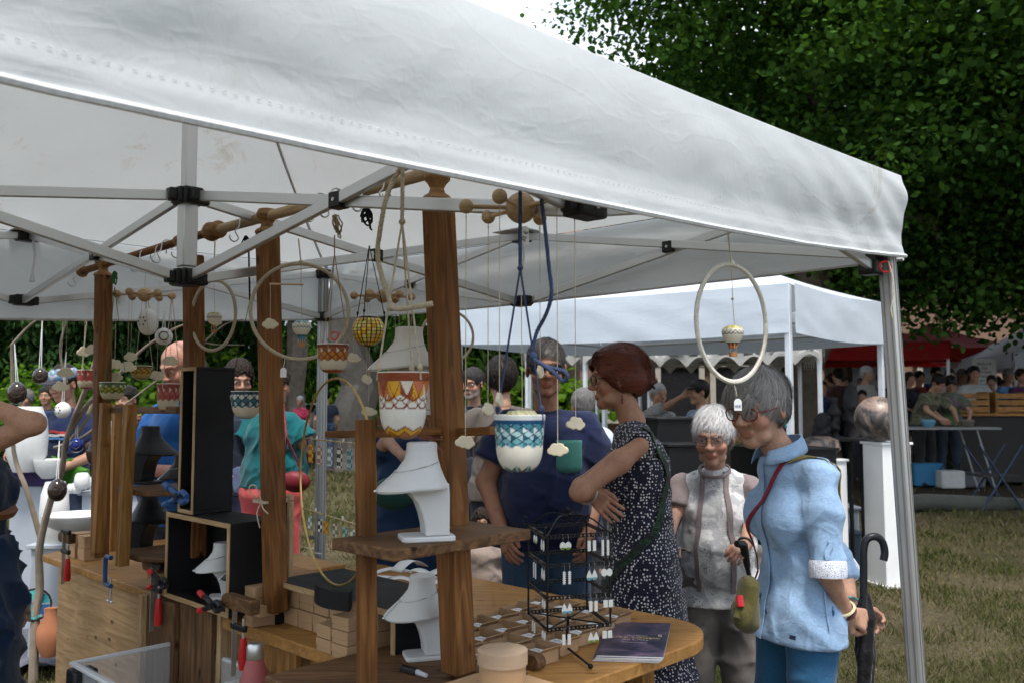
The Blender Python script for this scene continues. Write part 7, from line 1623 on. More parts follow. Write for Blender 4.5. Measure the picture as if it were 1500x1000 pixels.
def treeline():
    t = MB(); r = np.random.RandomState(77); bl = []
    for k in range(40):
        a = RAD(-62+124*k/39); D = 78+8*math.sin(k*1.7); bl.append(((math.sin(a)*D*1.15, math.cos(a)*D, 4+1.5*math.sin(k*2.3)), (7, 5, 6.5)))
    o = foliage('far_woodland', None, bl, 42000, .85, LIME, 91, clump=1.1, nclump=1500, shell=.6); tag(o, 'distant belt of trees closing the park behind everything', 'woodland', kind='stuff')
treeline()
# ------------------------------------------------------------------ second tent and other marquees
FAB2 = tent_fabric('tent_canvas_blueish', (.62, .68, .75), .2, .1); SCAL = cloth('marquee_canvas', (.52, .51, .48), .7, trans=.25, wr=.4, wscale=3); REDT = cloth('red_canvas', (.42, .02, .02), .7, trans=.3, wr=.4, wscale=3)
def marquee(label, corners, eave, drop, peak, mat, group=None, scallop=0, legs=True, amp=.02, label_patch=False, lw=.045):
    cs = [Vector((c[0], c[1], 0)) for c in corners]; ctr = sum(cs, Vector())/len(cs); t = thing('marquee', label, 'tent', ctr, group); n = len(cs)
    for i in range(n):
        a, b = cs[i], cs[(i+1) % n]; L = (b-a).length; mb = MB()
        mb.grid(lambda s, q: V3(*(a.lerp(b, s).lerp(ctr, q)).xy, eave+(peak-eave)*q-.12*math.sin(math.pi*q)*(peak-eave)-.03*math.sin(math.pi*s)*(1-q)), 24, 14); mb.build('roof_panel', mat, t, smooth=180)
        out = (b-a).cross(ZX).normalized(); out = out if out.dot((a+b)/2-ctr) > 0 else -out
        def f(s, q):
            d = drop*(1-(.30*abs(math.sin(math.pi*s*L/.32)) if scallop else 0)*(1 if q > .7 else 0)); return a.lerp(b, s)+out*(.04+fold(s*L, q*drop, i*7.3+eave, amp)*min(1, 4*q))+ZX*(eave-d*q-.03*math.sin(math.pi*s))
        mb = MB(); mb.grid(f, 120 if scallop else 70, 12); mb.build('valance', mat, t, smooth=180)
        if legs:
            p = a.lerp(ctr, .015); mb = MB(); mb.box(p+ZX*(eave/2), (lw, lw, eave-.02), UVZ); mb.build('leg', plain('white_alu', (.66, .69, .72), .4, .3), t, bev=.004)
            mb = MB(); q = a.lerp(b, .5); mb.cyl(a.lerp(ctr, .05)+ZX*(eave-drop*.75), b.lerp(ctr, .05)+ZX*(eave-drop*.75), .014, n=8); mb.build('frame_bar', ALU, t)
    return t, cs, ctr
pc = PY(1158, 488, 6.6); pl = PY(668, 505, 8.0); pr = PY(1294, 494, 7.9); back = pl+(pr-pc)
T2, _, _ = marquee('white-blue pop-up tent over the sculpture stand behind the two women', [(pc.x, pc.y), (pl.x, pl.y), (back.x+.3, back.y+.7), (pr.x, pr.y)], 2.42, .37, 3.15, FAB2, amp=.012)
mb = MB(); p = PY(1113, 454, 6.70); mb.box(p, (.12, .003, .05), ((pl-pc).normalized(), V3(0, 1, 0), ZX)); mb.build('label_patch', plain('tent_label', (.62, .64, .70), .6), T2)
marquee('off-white scallop-edged marquee behind the sculpture tent', [(.9, 11.2), (3.7, 10.6), (4.3, 13.2), (1.3, 13.8)], 2.40, .42, 3.1, SCAL, scallop=1)
marquee('grey scallop-edged awning behind the auburn-haired woman', [(.2, 12.4), (1.9, 12.2), (2.1, 14.5), (.3, 14.6)], 2.45, .40, 3.0, SCAL, scallop=1)
marquee('red market tent under the lime trees, nearer one', [(5.2, 15.2), (7.4, 15.0), (7.6, 18), (5.4, 18)], 2.55, .30, 3.1, REDT)
marquee('red market tent under the lime trees, further right', [(8.0, 19.2), (10.9, 18.8), (11.2, 21.5), (8.2, 21.8)], 2.7, .30, 3.3, REDT)
marquee('white market tent at the far right edge', [(9.4, 16.6), (12.6, 16.2), (12.9, 19.2), (9.7, 19.6)], 2.45, .28, 3.5, FAB2)
# ------------------------------------------------------------------ building behind
def building():
    ST_ = 0; t = thing('stone_building', 'long rendered building with pinkish walls and shuttered openings behind the stalls', 'building', (9, 27, 0)); WL = plain('pink_render', (.26, .17, .12), .9, 0, .18, 1.2, .6, 12, dirt=.25); TR = plain('stone_trim', (.46, .42, .36), .85, 0, .15, 3, .4, 30)
    mb = MB(); mb.box((14.5, 29, 2.75), (25, 6, 5.5)); mb.build('wall', WL, t); mb = MB(); mb.prism([V3(1.6, 25.6, 5.5), V3(1.6, 32.4, 5.5), V3(1.6, 29, 8.0)], V3(26, 0, 0)); mb.build('roof', plain('roof_tiles', (.22, .09, .055), .9, 0, .3, 6, .8, 20), t)
    for i, x in enumerate((3.4, 4.9, 6.5, 8.2, 10.2, 12.8, 15.4, 18.6, 22)):
        door = i in (5,); z0, z1, w = (0.0, 2.5, 1.6) if door else (1.0, 2.5, 1.1)
        mb = MB(); mb.box((x, 25.98, (z0+z1)/2), (w, .06, z1-z0)); o = mb.build('door' if door else 'window', plain('dark_opening', (.02, .02, .022), .25), t)
        for dx, sx in ((-w/2-.09, .16), (w/2+.09, .16)): mb = MB(); mb.box((x+dx, 25.95, (z0+z1)/2), (sx, .12, z1-z0+.1)); mb.build('jamb', TR, o)
        mb = MB(); mb.box((x, 25.94, z1+.14), (w+.5, .14, .2)); mb.build('lintel', TR, o)
        if not door: mb = MB(); mb.box((x, 25.92, z0-.06), (w+.4, .2, .1)); mb.build('sill', TR, o)
    p = thing('paper_notice', 'white printed notice on the building wall behind the crowd', 'notice', PY(1442, 548, 17)); c = PY(1442, 548, 17); mb = MB(); mb.box(c, (.46, .02, .60)); mb.build('sheet', WHITE, p)
    for k in range(6): lettering(('MARCHÉ', 'DES', 'POTIERS', 'DIMANCHE', '10H-18H', 'ENTRÉE')[k], c+V3(0, -.012, .2-.08*k), .07, (1, 0, 0), (0, 0, 1), INKB, p)
    m = MB(); m.box(V3(c.x, c.y+.04, c.z/2), (.05, .05, c.z)); m.build('post', ALU, p)
building()
# ------------------------------------------------------------------ cars parked far left
def car(label, px, D, yaw, col, s=1.0):
    f = gr(px, D); t = thing('parked_car', label, 'car', f, 'cars parked beyond the lawn'); r = Matrix.Rotation(yaw, 3, 'Z'); X = r@V3(1, 0, 0); Y = r@V3(0, 1, 0)
    def L(x, y, z): return f+X*x+Y*y+ZX*z
    prof = [(-2.05, .35), (-2.1, .75), (-1.9, .95), (-1.2, 1.02), (-.55, 1.42), (.75, 1.45), (1.45, 1.05), (2.0, .92), (2.08, .6), (2.05, .35)]; mb = MB(); mb.prism([L(x, -.85, z) for x, z in prof], Y*1.7); mb.build('body', plain('car_'+col, {'white': (.62, .63, .65), 'grey': (.25, .27, .29), 'blue': (.10, .16, .24), 'silver': (.45, .47, .48)}[col], .25, .1, .05, 4, 0, coat=.6), t, bev=.10)
    gm = plain('car_glass', (.03, .04, .05), .08, bmp=0)
    for y in (-.86, .86):
        for xs in ([(-1.0, 1.05), (-.5, 1.36), (.08, 1.38), (.08, 1.05)], [(.14, 1.05), (.14, 1.38), (.70, 1.38), (1.2, 1.05)]): mb = MB(); mb.prism([L(x, y, z) for x, z in xs], Y*(.01 if y > 0 else -.01)); mb.build('side_window', gm, t)
    for x, z0, z1, dx in ((-1.18, 1.03, 1.40, .62), (1.42, 1.06, 1.42, -.66)): mb = MB(); mb.prism([L(x, -.72, z0), L(x, .72, z0), L(x+dx, .64, z1), L(x+dx, -.64, z1)], (X*(-.02 if dx > 0 else .02)+ZX*.02)); mb.build('windscreen', gm, t)
    for x in (-1.3, 1.3):
        for y in (-.84, .84): mb = MB(); mb.cyl(L(x, y-.1, .32), L(x, y+.1, .32), .32, n=20); w = mb.build('wheel', BLK, t); mb = MB(); mb.cyl(L(x, y-.11, .32), L(x, y+.11, .32), .19, n=14); mb.build('rim', ALU, w)
    for y in (-.6, .6): mb = MB(); mb.box(L(-2.06, y, .72), (.06, .28, .12), (X, Y, ZX)); mb.build('headlight', WHITE, t, bev=.02)
for a in (('white car parked behind the woman in pink', 462, 40, RAD(10), 'white'), ('grey car parked to the left of the pale trunk', 412, 42, RAD(15), 'grey'), ('silver car parked behind the orange pot', 606, 36, RAD(70), 'silver'), ('blue car parked by the far bushes', 560, 44, RAD(20), 'blue')): car(*a)
# ------------------------------------------------------------------ sculpture stand under the second tent
STONE = None
def stone_mat():
    m, nt, b, out = new_mat('smoke_fired_clay'); vec = coords(nt, 'Object'); n = noise_tex(nt, vec, 5, 7, .65, 1.5); nt.links.new(ramp(nt, n, [(.36, (.018, .016, .018)), (.46, (.09, .075, .07)), (.56, (.30, .21, .165)), (.66, (.16, .12, .11)), (.76, (.36, .30, .26))]), b.inputs['Base Color']); b.inputs['Roughness'].default_value = .4; bump(nt, b, n, .3, .01); return m
STONE = stone_mat(); IRON = plain('dark_iron', (.025, .025, .028), .5, .4)
def plinth(label, px, y0, y1, D, w, mat, d=None, name='plinth'):
    a = PY(px, y0, D); z = a.z; t = thing(name, label, 'plinth', V3(a.x, a.y, 0)); mb = MB(); mb.box(V3(a.x, a.y, z/2), (w, d or w, z-.004), (V3(.97, .24, 0), V3(-.24, .97, 0), ZX)); mb.build('body', mat, t, bev=.006); mb = MB(); mb.box(V3(a.x, a.y, .012), (w+.05, (d or w)+.05, .024), (V3(.97, .24, 0), V3(-.24, .97, 0), ZX)); mb.build('foot', mat, t); mb = MB(); mb.box(V3(a.x, a.y, z), (w+.03, (d or w)+.03, .02), (V3(.97, .24, 0), V3(-.24, .97, 0), ZX)); mb.build('top_slab', mat, t, bev=.003); return V3(a.x, a.y, z+.01)
BLKP = plain('black_lacquer', (.004, .004, .005), .5, 0, .1, 4, .05)
p = plinth('tall white plinth carrying the marbled clay sphere', 1298, 648, 830, 7.6, .27, WHITE)
t = thing('clay_sphere', 'large marbled smoke-fired clay sphere on the white plinth', 'sculpture', p); mb = MB(); r = 33/FPX*7.6; mb.ball(p+V3(-.09, -.06, r), r, 40); mb.build('sphere', STONE, t)
p = plinth('low white plinth with a rough clay vessel', 1203, 672, 790, 7.8, .30, WHITE); t = thing('clay_vessel', 'rough pebble-shaped clay vessel beside the blue shirt', 'sculpture', p); mb = MB(); mb.lathe([(.001, .0), (.10, .01), (.17, .08), (.15, .16), (.08, .19), (.001, .19)], 30, p, sy=.8); mb.build('vessel', STONE, t)
p = plinth('black lacquered plinth behind the old woman', 985, 612, 800, 6.9, .50, BLKP, .6); plinth('second black plinth right of the old woman', 1000, 650, 800, 6.2, .34, BLKP, .3); plinth('black plinth behind the blue shirt', 1145, 655, 800, 7.2, .6, BLKP)
mb = MB(); q = PY(1003, 663, 6.0); 
t = thing('iron_stand', 'dark iron stand table holding slab sculptures', 'stand', V3(3.0, 8.0, 0)); z = PY(1250, 640, 8.1).z
for px in (1190, 1245, 1262, 1300): a = PY(px, 640, 8.1); mb = MB(); mb.cyl(V3(a.x, a.y, 0), a, .020, n=8); mb.build('leg', IRON, t)
a, b = PY(1180, 642, 8.1), PY(1305, 642, 8.1); mb = MB(); mb.box((a+b)/2, ((b-a).length, .45, .03)); mb.build('top', IRON, t, bev=.003)
for i, (px, y0, y1, w, lb) in enumerate(((1247, 566, 641, .09, 'tall dark slab sculpture on the iron stand'), (1222, 586, 641, .06, 'short dark slab sculpture on the iron stand'), (1205, 616, 641, .12, 'low dark bowl-like sculpture on the iron stand'))):
    a, b = PY(px, y0, 8.1), PY(px, y1, 8.1); t = thing('slab_sculpture', lb, 'sculpture', b); S = SDF(.02, .03); S.cap(np.array(b)+np.array([0, 0, .02]), np.array(a), w*.5, w*.38); S.amp = .02; S.nz = folds(i+3); v, q, c = S.mesh(); v[:, 2] = np.maximum(v[:, 2], b.z+.001); np_obj('slab', v, q, c, plain('charred_clay', (.022, .02, .022), .7, bmp=.6, bs=30), t)
# dark stools and crates round the stand
for i, (px, D, w, h, c, lb) in enumerate(((1215, 8.6, .42, .30, (.06, .08, .11), 'grey plastic crate under the iron stand, lower'), (1218, 8.9, .36, .50, (.14, .16, .19), 'pale plastic crate behind the lower crate'), (1130, 8.2, .5, .4, (.04, .04, .045), 'black crate behind the blue shirt'))):
    f = gr(px, D); t = thing('plastic_crate', lb, 'crate', f); mb = MB(); mb.box(f+ZX*h/2, (w, .35, h)); mb.build('body', plain(f'crate_{i}', c, .5), t, bev=.02); mb = MB(); mb.box(f+ZX*(h+.005), (w+.04, .39, .025)); mb.build('rim', plain(f'crate_{i}', c, .5), t, bev=.006)
# ------------------------------------------------------------------ market tables at the right
def ftable(label, px, D, w, d, h, mat, yaw=0, n_leg=True):
    f = gr(px, D); t = thing('folding_table', label, 'table', f); mb = MB(); mb.box(f+ZX*h, (w, d, .035)); mb.build('top', mat, t, bev=.006)
    for sx in (-1, 1): mb = MB(); mb.tube([f+V3(sx*w*.46, -d*.4, 0), f+V3(sx*w*.30, -d*.4, h), f+V3(sx*w*.30, d*.4, h), f+V3(sx*w*.46, d*.4, 0)], .014, 8); mb.build('leg_frame', plain('pale_tube', (.26, .27, .28), .5, .4), t)
    return f+ZX*(h+.02)
p = ftable('white folding table where two sellers bend over their work', 1365, 12.6, 1.6, .6, .92, plain('dull_table_top', (.20, .20, .20), .6))
for i, (dx, c, lb) in enumerate(((-.5, (.5, .5, .48), 'white bowl on the sellers table'), (-.1, (.10, .25, .35), 'blue tin on the sellers table'), (.45, (.12, .10, .08), 'dark tray on the sellers table'))): t = thing('table_ware', lb, 'tableware', p+V3(dx, 0, 0)); mb = MB(); mb.lathe([(.001, 0), (.07, 0), (.10, .07), (.085, .10), (.06, .03), (.001, .02)], 18, p+V3(dx, -.05, 0)); mb.build('bowl', plain(f'ware_{i}', c, .5), t)
f = gr(1455, 13.6); t = thing('market_counter', 'long wooden market counter with crates at the far right', 'counter', f); mb = MB(); mb.box(f+V3(.9, 0, .50), (3.4, .7, .98)); mb.build('front', plain('dark_cloth_front', (.035, .032, .03), .9), t, bev=.01); mb = MB(); mb.box(f+V3(.9, 0, 1.01), (3.5, .8, .04)); mb.build('top', PWOOD, t, bev=.004)
for i in range(4):
    c = f+V3(-.45+.62*i, -.05, 1.03); t = thing('wooden_crate', f'slatted wooden crate on the far counter, {["leftmost", "second from left", "third from left", "rightmost"][i]}', 'crate', c, 'crates on the far counter')
    for k in range(3): mb = MB(); mb.box(c+V3(0, -.16, .06+.10*k), (.5, .015, .075)); mb.build('slat', PWOOD, t)
    for sx in (-.25, .25): mb = MB(); mb.box(c+V3(sx, 0, .16), (.03, .32, .32)); mb.build('end_panel', PWOOD, t)
    mb = MB(); mb.box(c+V3(0, 0, .02), (.5, .3, .02)); mb.build('bottom', PWOOD, t)
for i, (px, D, s, c, lb) in enumerate(((1350, 13.2, (.45, .3, .34), (.03, .16, .30), 'blue cool bag under the sellers table'), (1385, 13.0, (.34, .3, .26), (.45, .45, .43), 'white bucket-like tub under the sellers table'), (1405, 13.1, (.5, .35, .22), (.09, .09, .10), 'grey tub under the sellers table'))):
    f = gr(px, D); t = thing('storage_tub', lb, 'tub', f); mb = MB(); mb.box(f+ZX*s[2]/2, s); mb.build('body', plain(f'tub_{i}', c, .6), t, bev=.03); mb = MB(); mb.tube([f+V3(-s[0]*.4, 0, s[2]), f+V3(0, 0, s[2]+.14), f+V3(s[0]*.4, 0, s[2])], .012, 6); mb.build('handle', BLK, t)
f = gr(1385, 11.6); t = thing('rolled_tarp', 'rolled canvas lying on the ground before the sellers table', 'tarpaulin', f); mb = MB(); mb.tube([f+V3(-.95, 0, .08), f+V3(-.3, .03, .10), f+V3(.3, -.02, .09), f+V3(1.1, .05, .07)], [.09, .11, .10, .07], 12); mb.build('roll', cloth('tarp', (.06, .065, .055)), t)
for i, (px, D, lb) in enumerate(((1462, 11.5, 'folding camp chair with crossed blue legs at the far right'),)):
    f = gr(px, D); t = thing('camp_chair', lb, 'chair', f)
    for a, b in (((-.28, 0, 0), (.28, 0, .85)), ((.28, 0, 0), (-.28, 0, .85)), ((-.28, .4, 0), (.28, .4, .85)), ((.28, .4, 0), (-.28, .4, .85))): mb = MB(); mb.cyl(f+V3(*a), f+V3(*b), .014, n=8); mb.build('leg', plain('blue_tube', (.03, .045, .08), .4, .3), t)
    mb = MB(); mb.box(f+V3(0, .2, .45), (.5, .4, .02)); mb.build('seat', plain('dark_cloth_front', (.035, .032, .03), .9), t)
# ------------------------------------------------------------------ potter's stall on the left
GREYB = plain('pale_grey_panel', (.36, .39, .43), .6, 0, .06, 5, .05); PURP = cloth('purple_cloth', (.05, .035, .11)); PORW = plain('white_porcelain', (.68, .68, .66), .4, 0, .06, 20, .2, 60)
def pplinth(label, x0, x1, y0, D, d, mat, ybot=None):
    a, b = PY(x0, y0, D), PY(x1, y0, D); c = (a+b)/2; t = thing('plinth', label, 'plinth', V3(c.x, c.y, 0)); w = (b-a).length; mb = MB(); mb.box(V3(c.x, c.y+d/2, c.z/2), (w, d, c.z-.002)); mb.build('body', mat, t, bev=.006); mb = MB(); mb.box(V3(c.x, c.y+d/2, c.z), (w+.04, d+.04, .024)); mb.build('top_slab', mat, t, bev=.004); return V3(c.x, c.y+d/2, c.z+.013)
p1 = pplinth('low pale grey plinth with a white dish and tall vase', 45, 138, 800, 5.3, .5, GREYB); p2 = pplinth('higher pale grey table of white pottery behind', 120, 258, 722, 5.9, .6, GREYB); p3 = pplinth('plinth under purple cloth carrying a white vase', 16, 62, 690, 6.0, .6, GREYB); pc_ = thing('table_cloth', 'folded purple cloth on the plinth under the white vase', 'cloth', p3); mb = MB(); mb.box(p3+V3(0, -.0, -.05), (.27, .64, .12)); mb.build('cloth', PURP, pc_, bev=.01)
def vase(label, px, y1, y0, w, D, prof, mat=PORW, name='vase', cat='vase'):
    b = PY(px, y1, D); H = PY(px, y0, D).z-b.z; k = w/2/FPX*D; t = thing(name, label, cat, b); mb = MB(); mb.lathe([(r*k, z*H) for r, z in prof], 30, b); mb.build('body', mat, t); return t
TALL = [(.001, 0), (.62, 0), (.95, .25), (1, .5), (.92, .8), (.72, .95), (.66, 1), (.60, .97), (.001, .5)]; BOWLP = [(.001, 0), (.4, 0), (.8, .35), (1, .9), (1, 1), (.95, .95), (.7, .4), (.001, .2)]
vase('tall white ribbed vase on the purple cloth', 38, 690, 595, 56, 5.95, TALL); vase('tall white vase on the low grey plinth', 78, 795, 705, 40, 5.35, TALL); vase('wide oval white dish on the low grey plinth', 112, 778, 752, 92, 5.15, BOWLP, name='dish', cat='dish'); vase('white bowl tilted on the pottery table', 70, 700, 672, 40, 5.9, BOWLP, name='bowl', cat='bowl')
for i, (px, w, h) in enumerate(((120, 22, 24), (135, 14, 18), (112, 14, 16), (150, 16, 20), (104, 12, 14))): vase(f'small white porcelain pot, {["the largest with a lid", "tall one right of the largest", "short one left of the largest", "rightmost of the row", "leftmost of the row"][i]}', px, 722-6*(i < 2), 722-6*(i < 2)-h, w, 5.85+.1*(i % 2), TALL, name='small_pot', cat='pot')
vase('terracotta bottle vase on the grass beside the pine front', 72, 960, 890, 36, 5.0, [(.001, 0), (.6, 0), (1, .3), (.95, .6), (.45, .85), (.5, 1), (.4, .98), (.001, .5)], plain('terracotta', (.38, .15, .075), .8))
def ground_cloth():
    c = PZ(45, 935, .0); t = thing('ground_cloth', 'crumpled dark grey cloth spread on the grass at the left', 'cloth', c); mb = MB(); mb.grid(lambda a, b: c+V3((a-.5)*1.3, (b-.5)*1.6, .03+.12*abs(mnoise.noise(V3(a*4, b*4, 2)))+.06*abs(mnoise.noise(V3(a*9, b*9, 5)))), 50, 50); mb.build('sheet', cloth('slate_cloth', (.10, .10, .125)), t, smooth=180)
    g = thing('glass_disc', 'round stained-glass disc leaning at the foot of the branch', 'stained glass', PZ(48, 905, .1)); q = PY(50, 885, 5.0); x, y, n = frame_to(V3(.5, -.8, .3))
    for k in range(6): mb = MB(); mb.prism([q+(x*math.cos(a)+y*math.sin(a))*r_ for r_, a in ((.01, k*1.047+.1), (.075, k*1.047+.05), (.08, k*1.047+.5), (.075, k*1.047+.97), (.01, k*1.047+.95))], n*.006); mb.build('pane', plain(f'glass_{k % 3}', ((.03, .22, .26), (.05, .35, .36), (.02, .08, .20))[k % 3], .15), g)
    mb = MB(); mb.tube([q+(x*math.cos(a)+y*math.sin(a))*.084 for a in [j*math.pi/14 for j in range(28)]], .006, 6, True); mb.build('rim', IRON, g)
ground_cloth()
def branch_tree():
    b = PY(62, 905, 5.0); t = thing('branch_stand', 'bare driftwood branch set upright as a stand for hanging ceramics', 'branch', V3(b.x, b.y, 0)); WD = plain('driftwood', (.27, .22, .17), .9, 0, .3, 12, .8, 40); D = 4.9
    def br(pts, r0, r1): P = smooth_path([PY(x, y, d) for x, y, d in pts], 4); n = len(P); mb = MB(); mb.tube(P, [.72*(r0+(r1-r0)*k/(n-1)) for k in range(n)], 9); mb.build('branch', WD, t)
    br([(48, 1010, 5), (52, 900, 5), (58, 860, 5), (58, 800, 4.95), (75, 730, 4.9), (90, 690, 4.85), (98, 640, 4.8), (125, 570, 4.7), (148, 505, 4.6), (175, 445, 4.5)], .036, .012)
    br([(60, 790, 4.95), (40, 720, 4.9), (20, 660, 4.9), (18, 560, 4.85), (17, 505, 4.8)], .022, .010); br([(17, 505, 4.8), (40, 480, 4.8), (62, 465, 4.75), (110, 448, 4.7)], .010, .006); br([(62, 466, 4.75), (70, 450, 4.7), (72, 440, 4.7)], .007, .004)
    br([(100, 635, 4.8), (130, 590, 4.75), (150, 575, 4.7), (200, 520, 4.6), (240, 490, 4.5), (270, 475, 4.4)], .020, .006); br([(98, 560, 4.7), (88, 515, 4.65), (98, 470, 4.6), (115, 448, 4.55)], .010, .005); br([(88, 660, 4.9), (120, 625, 4.8), (135, 590, 4.8), (138, 570, 4.8)], .018, .008); br([(80, 655, 4.9), (120, 640, 4.8), (160, 610, 4.7), (232, 555, 4.6)], .014, .006)
    br([(300, 500, 4.4), (330, 475, 4.4), (356, 468, 4.4)], .008, .003); br([(270, 475, 4.4), (300, 502, 4.4), (358, 505, 4.4)], .008, .003)
branch_tree()
DKG = plain('dark_brown_glaze', (.035, .022, .018), .15, 0, .3, 12, .05, 60, coat=.5); BLG = plain('cobalt_glaze', (.012, .03, .20), .15, coat=.5)
lantern('dark brown ceramic bird lantern under the left branch', 59, 538, 562, 21, 4.75, DKG, True, False, PY(62, 467, 4.75)); lantern('nearly black ceramic lantern at the left edge', 25, 558, 592, 26, 4.8, DKG, True, False, PY(21, 502, 4.8)); lantern('white pierced ball lantern below the branch', 92, 588, 612, 22, 4.7, WHITE, False, True, PY(97, 515, 4.65)); lantern('cobalt blue ceramic lantern low on the branch', 112, 640, 662, 21, 4.8, BLG, True, False, PY(113, 595, 4.8)); lantern('black teardrop ceramic lantern hanging lowest on the branch', 84, 700, 734, 26, 4.8, DKG, True, False, PY(87, 645, 4.85)); lantern('dark glazed hanging bottle behind the ladder shelf', 137, 642, 680, 20, 4.8, DKG, False, False, PY(141, 585, 4.8))
mb = MB(); pl_ = thing('potted_plant', 'big-leaved green plant behind the white pottery', 'plant', PY(90, 722, 6.3)); f = PY(92, 715, 6.2)
for k in range(5):
    a = RAD(30+35*k); d = V3(math.cos(a), -.3, math.sin(a)+.3).normalized(); x = d.cross(V3(0, 1, 0)).normalized(); mb = MB(); mb.grid(lambda s, q: f+d*(.30*s)+x*((q-.5)*.20*math.sin(math.pi*min(1, s*.95+.05)))+V3(0, -.03*math.sin(math.pi*q), -.06*s*s), 10, 6); mb.build('leaf', plain('glossy_leaf', (.05, .17, .02), .35), pl_, smooth=180, solid=.003)
# ------------------------------------------------------------------ umbrella held by the grey-haired woman
def umbrella():
    a = PY(1267, 800, 2.74); t = thing('umbrella', 'furled black umbrella with crook handle held behind the blue shirt', 'umbrella', PY(1268, 1060, 2.74)); UB = cloth('umbrella_cloth', (.012, .012, .014), .6, wr=.8, wscale=30)
    pts = [PY(1265, 872, 2.74), PY(1265, 830, 2.74), PY(1265, 805, 2.74), PY(1269, 790, 2.74), PY(1281, 785, 2.74), PY(1292, 792, 2.74), PY(1296, 808, 2.74), PY(1294, 820, 2.74)]; mb = MB(); mb.tube(smooth_path(pts, 5), .0115, 12); mb.build('crook_handle', plain('black_rubber', (.015, .017, .02), .35), t)
    mb = MB(); mb.tube([PY(1266, 872, 2.74), PY(1268, 1120, 2.74)], .006, 8); mb.build('shaft', IRON, t)
    S = SDF(.004, .012); A = np.array(PY(1267, 874, 2.74)); B = np.array(PY(1268, 1110, 2.74)); S.cap(A, A+(B-A)*.12, .014, .027); S.cap(A+(B-A)*.12, A+(B-A)*.35, .027, .026); S.cap(A+(B-A)*.35, B, .026, .012)
    def nz(p): l = p-A; th = np.arctan2(l[:, 0], l[:, 1]); return np.sin(th*5+l[:, 2]*22)*1.0
    S.amp = .004; S.nz = nz; v, q, c = S.mesh(); np_obj('furled_canopy', v, q, c, UB, t)
umbrella()
# ------------------------------------------------------------------ other visitors
def vis(label, px, D, yaw, H, top, bottom, hair, skin=(.42, .25, .175), vox=.014, hv=.007, **kw):
    f = gr(px, D); return person(label, f, RAD(yaw), H, top=top, bottom=bottom, hair=hair, skin=skin, vox=vox, hv=hv, **kw)
_cc = {}
def cl(c, **k):
    key = 'cloth_%02d_%02d_%02d' % tuple(int(x*99) for x in c)+str(sorted(k.items())); return cloth(key, c, **k)
_tc = [0]
def T(c, sl=.6, **k):
    _tc[0] += 1; q = _tc[0] % 5; d = tuple(x*.45+.02 for x in c)
    m = cl(c) if q in (0, 2) else cl(c, kind='stripe', col2=d, scale=9) if q == 1 else cl(c, kind='print', col2=d, scale=11) if q == 3 else cl(c, kind='check', col2=d, scale=85)
    return dict(mat=m if sum(c) > .25 else cl(c), sleeve=sl, **k)
def PT(c, to=1.95, **k): return dict(kind='pants', mat=cl(c), to=to, **k)
def HS(kind='short', mat=DARKH, **k): return dict(kind=kind, mat=mat, **k)
NAVY = (.012, .02, .06)
# woman at the left edge with raised elbow
P = person('woman in navy with raised elbow and brown belt at the left edge', V3(-1.775, 2.92, 0), RAD(-80), 1.72, skin=(.54, .33, .235), fem=True, vox=.010, hv=.006, J=dict(shR=(.155, .02, 1.385), elR=('p', 50, 620, 2.72), wrR=('p', -30, 588, 2.70), head=(-.05, -.09, 1.60), neck=(-.02, -.05, 1.43)), top=dict(mat=cl((.010, .022, .055)), sleeve=0, hem=.80, e=.016, name='tunic'), bottom=dict(kind='skirt', mat=cl((.012, .03, .075)), hem=.06, r=.20, e=.02, amp=.014), hair=HS('bob', DARKH))
mb = MB(); c = P['off']('waist', 0, 0, .02); mb.tube([Vector(P['off']('waist', .150*math.cos(a), .122*math.sin(a), .10)) for a in [k*math.pi/14 for k in range(28)]], .021, 6, True); mb.build('belt', plain('tan_leather', (.20, .085, .035), .5), P['T'])
# man with cap
P = vis('man in a navy T-shirt with a striped chest and patterned cap behind the branch', 98, 6.3, 165, 1.78, T(NAVY, .65), PT((.03, .04, .07)), HS('short', BROWNH), J=dict(elR=(.26, .02, 1.12), wrR=(.12, .20, 1.02), elL=(-.26, .02, 1.12), wrL=(-.10, .20, 1.02)), head=(0, RAD(15), 0))
S = SDF(.008, .01); Hd = P['Hd']; S.ell(Hd(0, -.012, .062), np.array([.092, .112, .075]), P['HR']); S.planes.append((Hd(0, 0, .045), -P['HR'][:, 2])); v, q, c = S.mesh(); np_obj('cap', v, q, c, cl((.10, .20, .32), kind='print', col2=(.4, .42, .45), scale=25), P['T'])
mb = MB(); mb.prism([Vector(Hd(x, y, z)) for x, y, z in ((-.07, .075, .05), (-.05, .15, .035), (.05, .15, .035), (.07, .075, .05))], V3(0, 0, .006)); mb.build('cap_peak', cl((.02, .02, .03)), P['T'])
for k, cc in enumerate(((.5, .06, .05), (.6, .58, .55), (.08, .22, .45))): strap(P, 'chest_stripe', [P['off']('chest', x, .16, .0-.022*k) for x in (-.15, -.08, 0, .08, .15)], .016, cl(cc), .003)
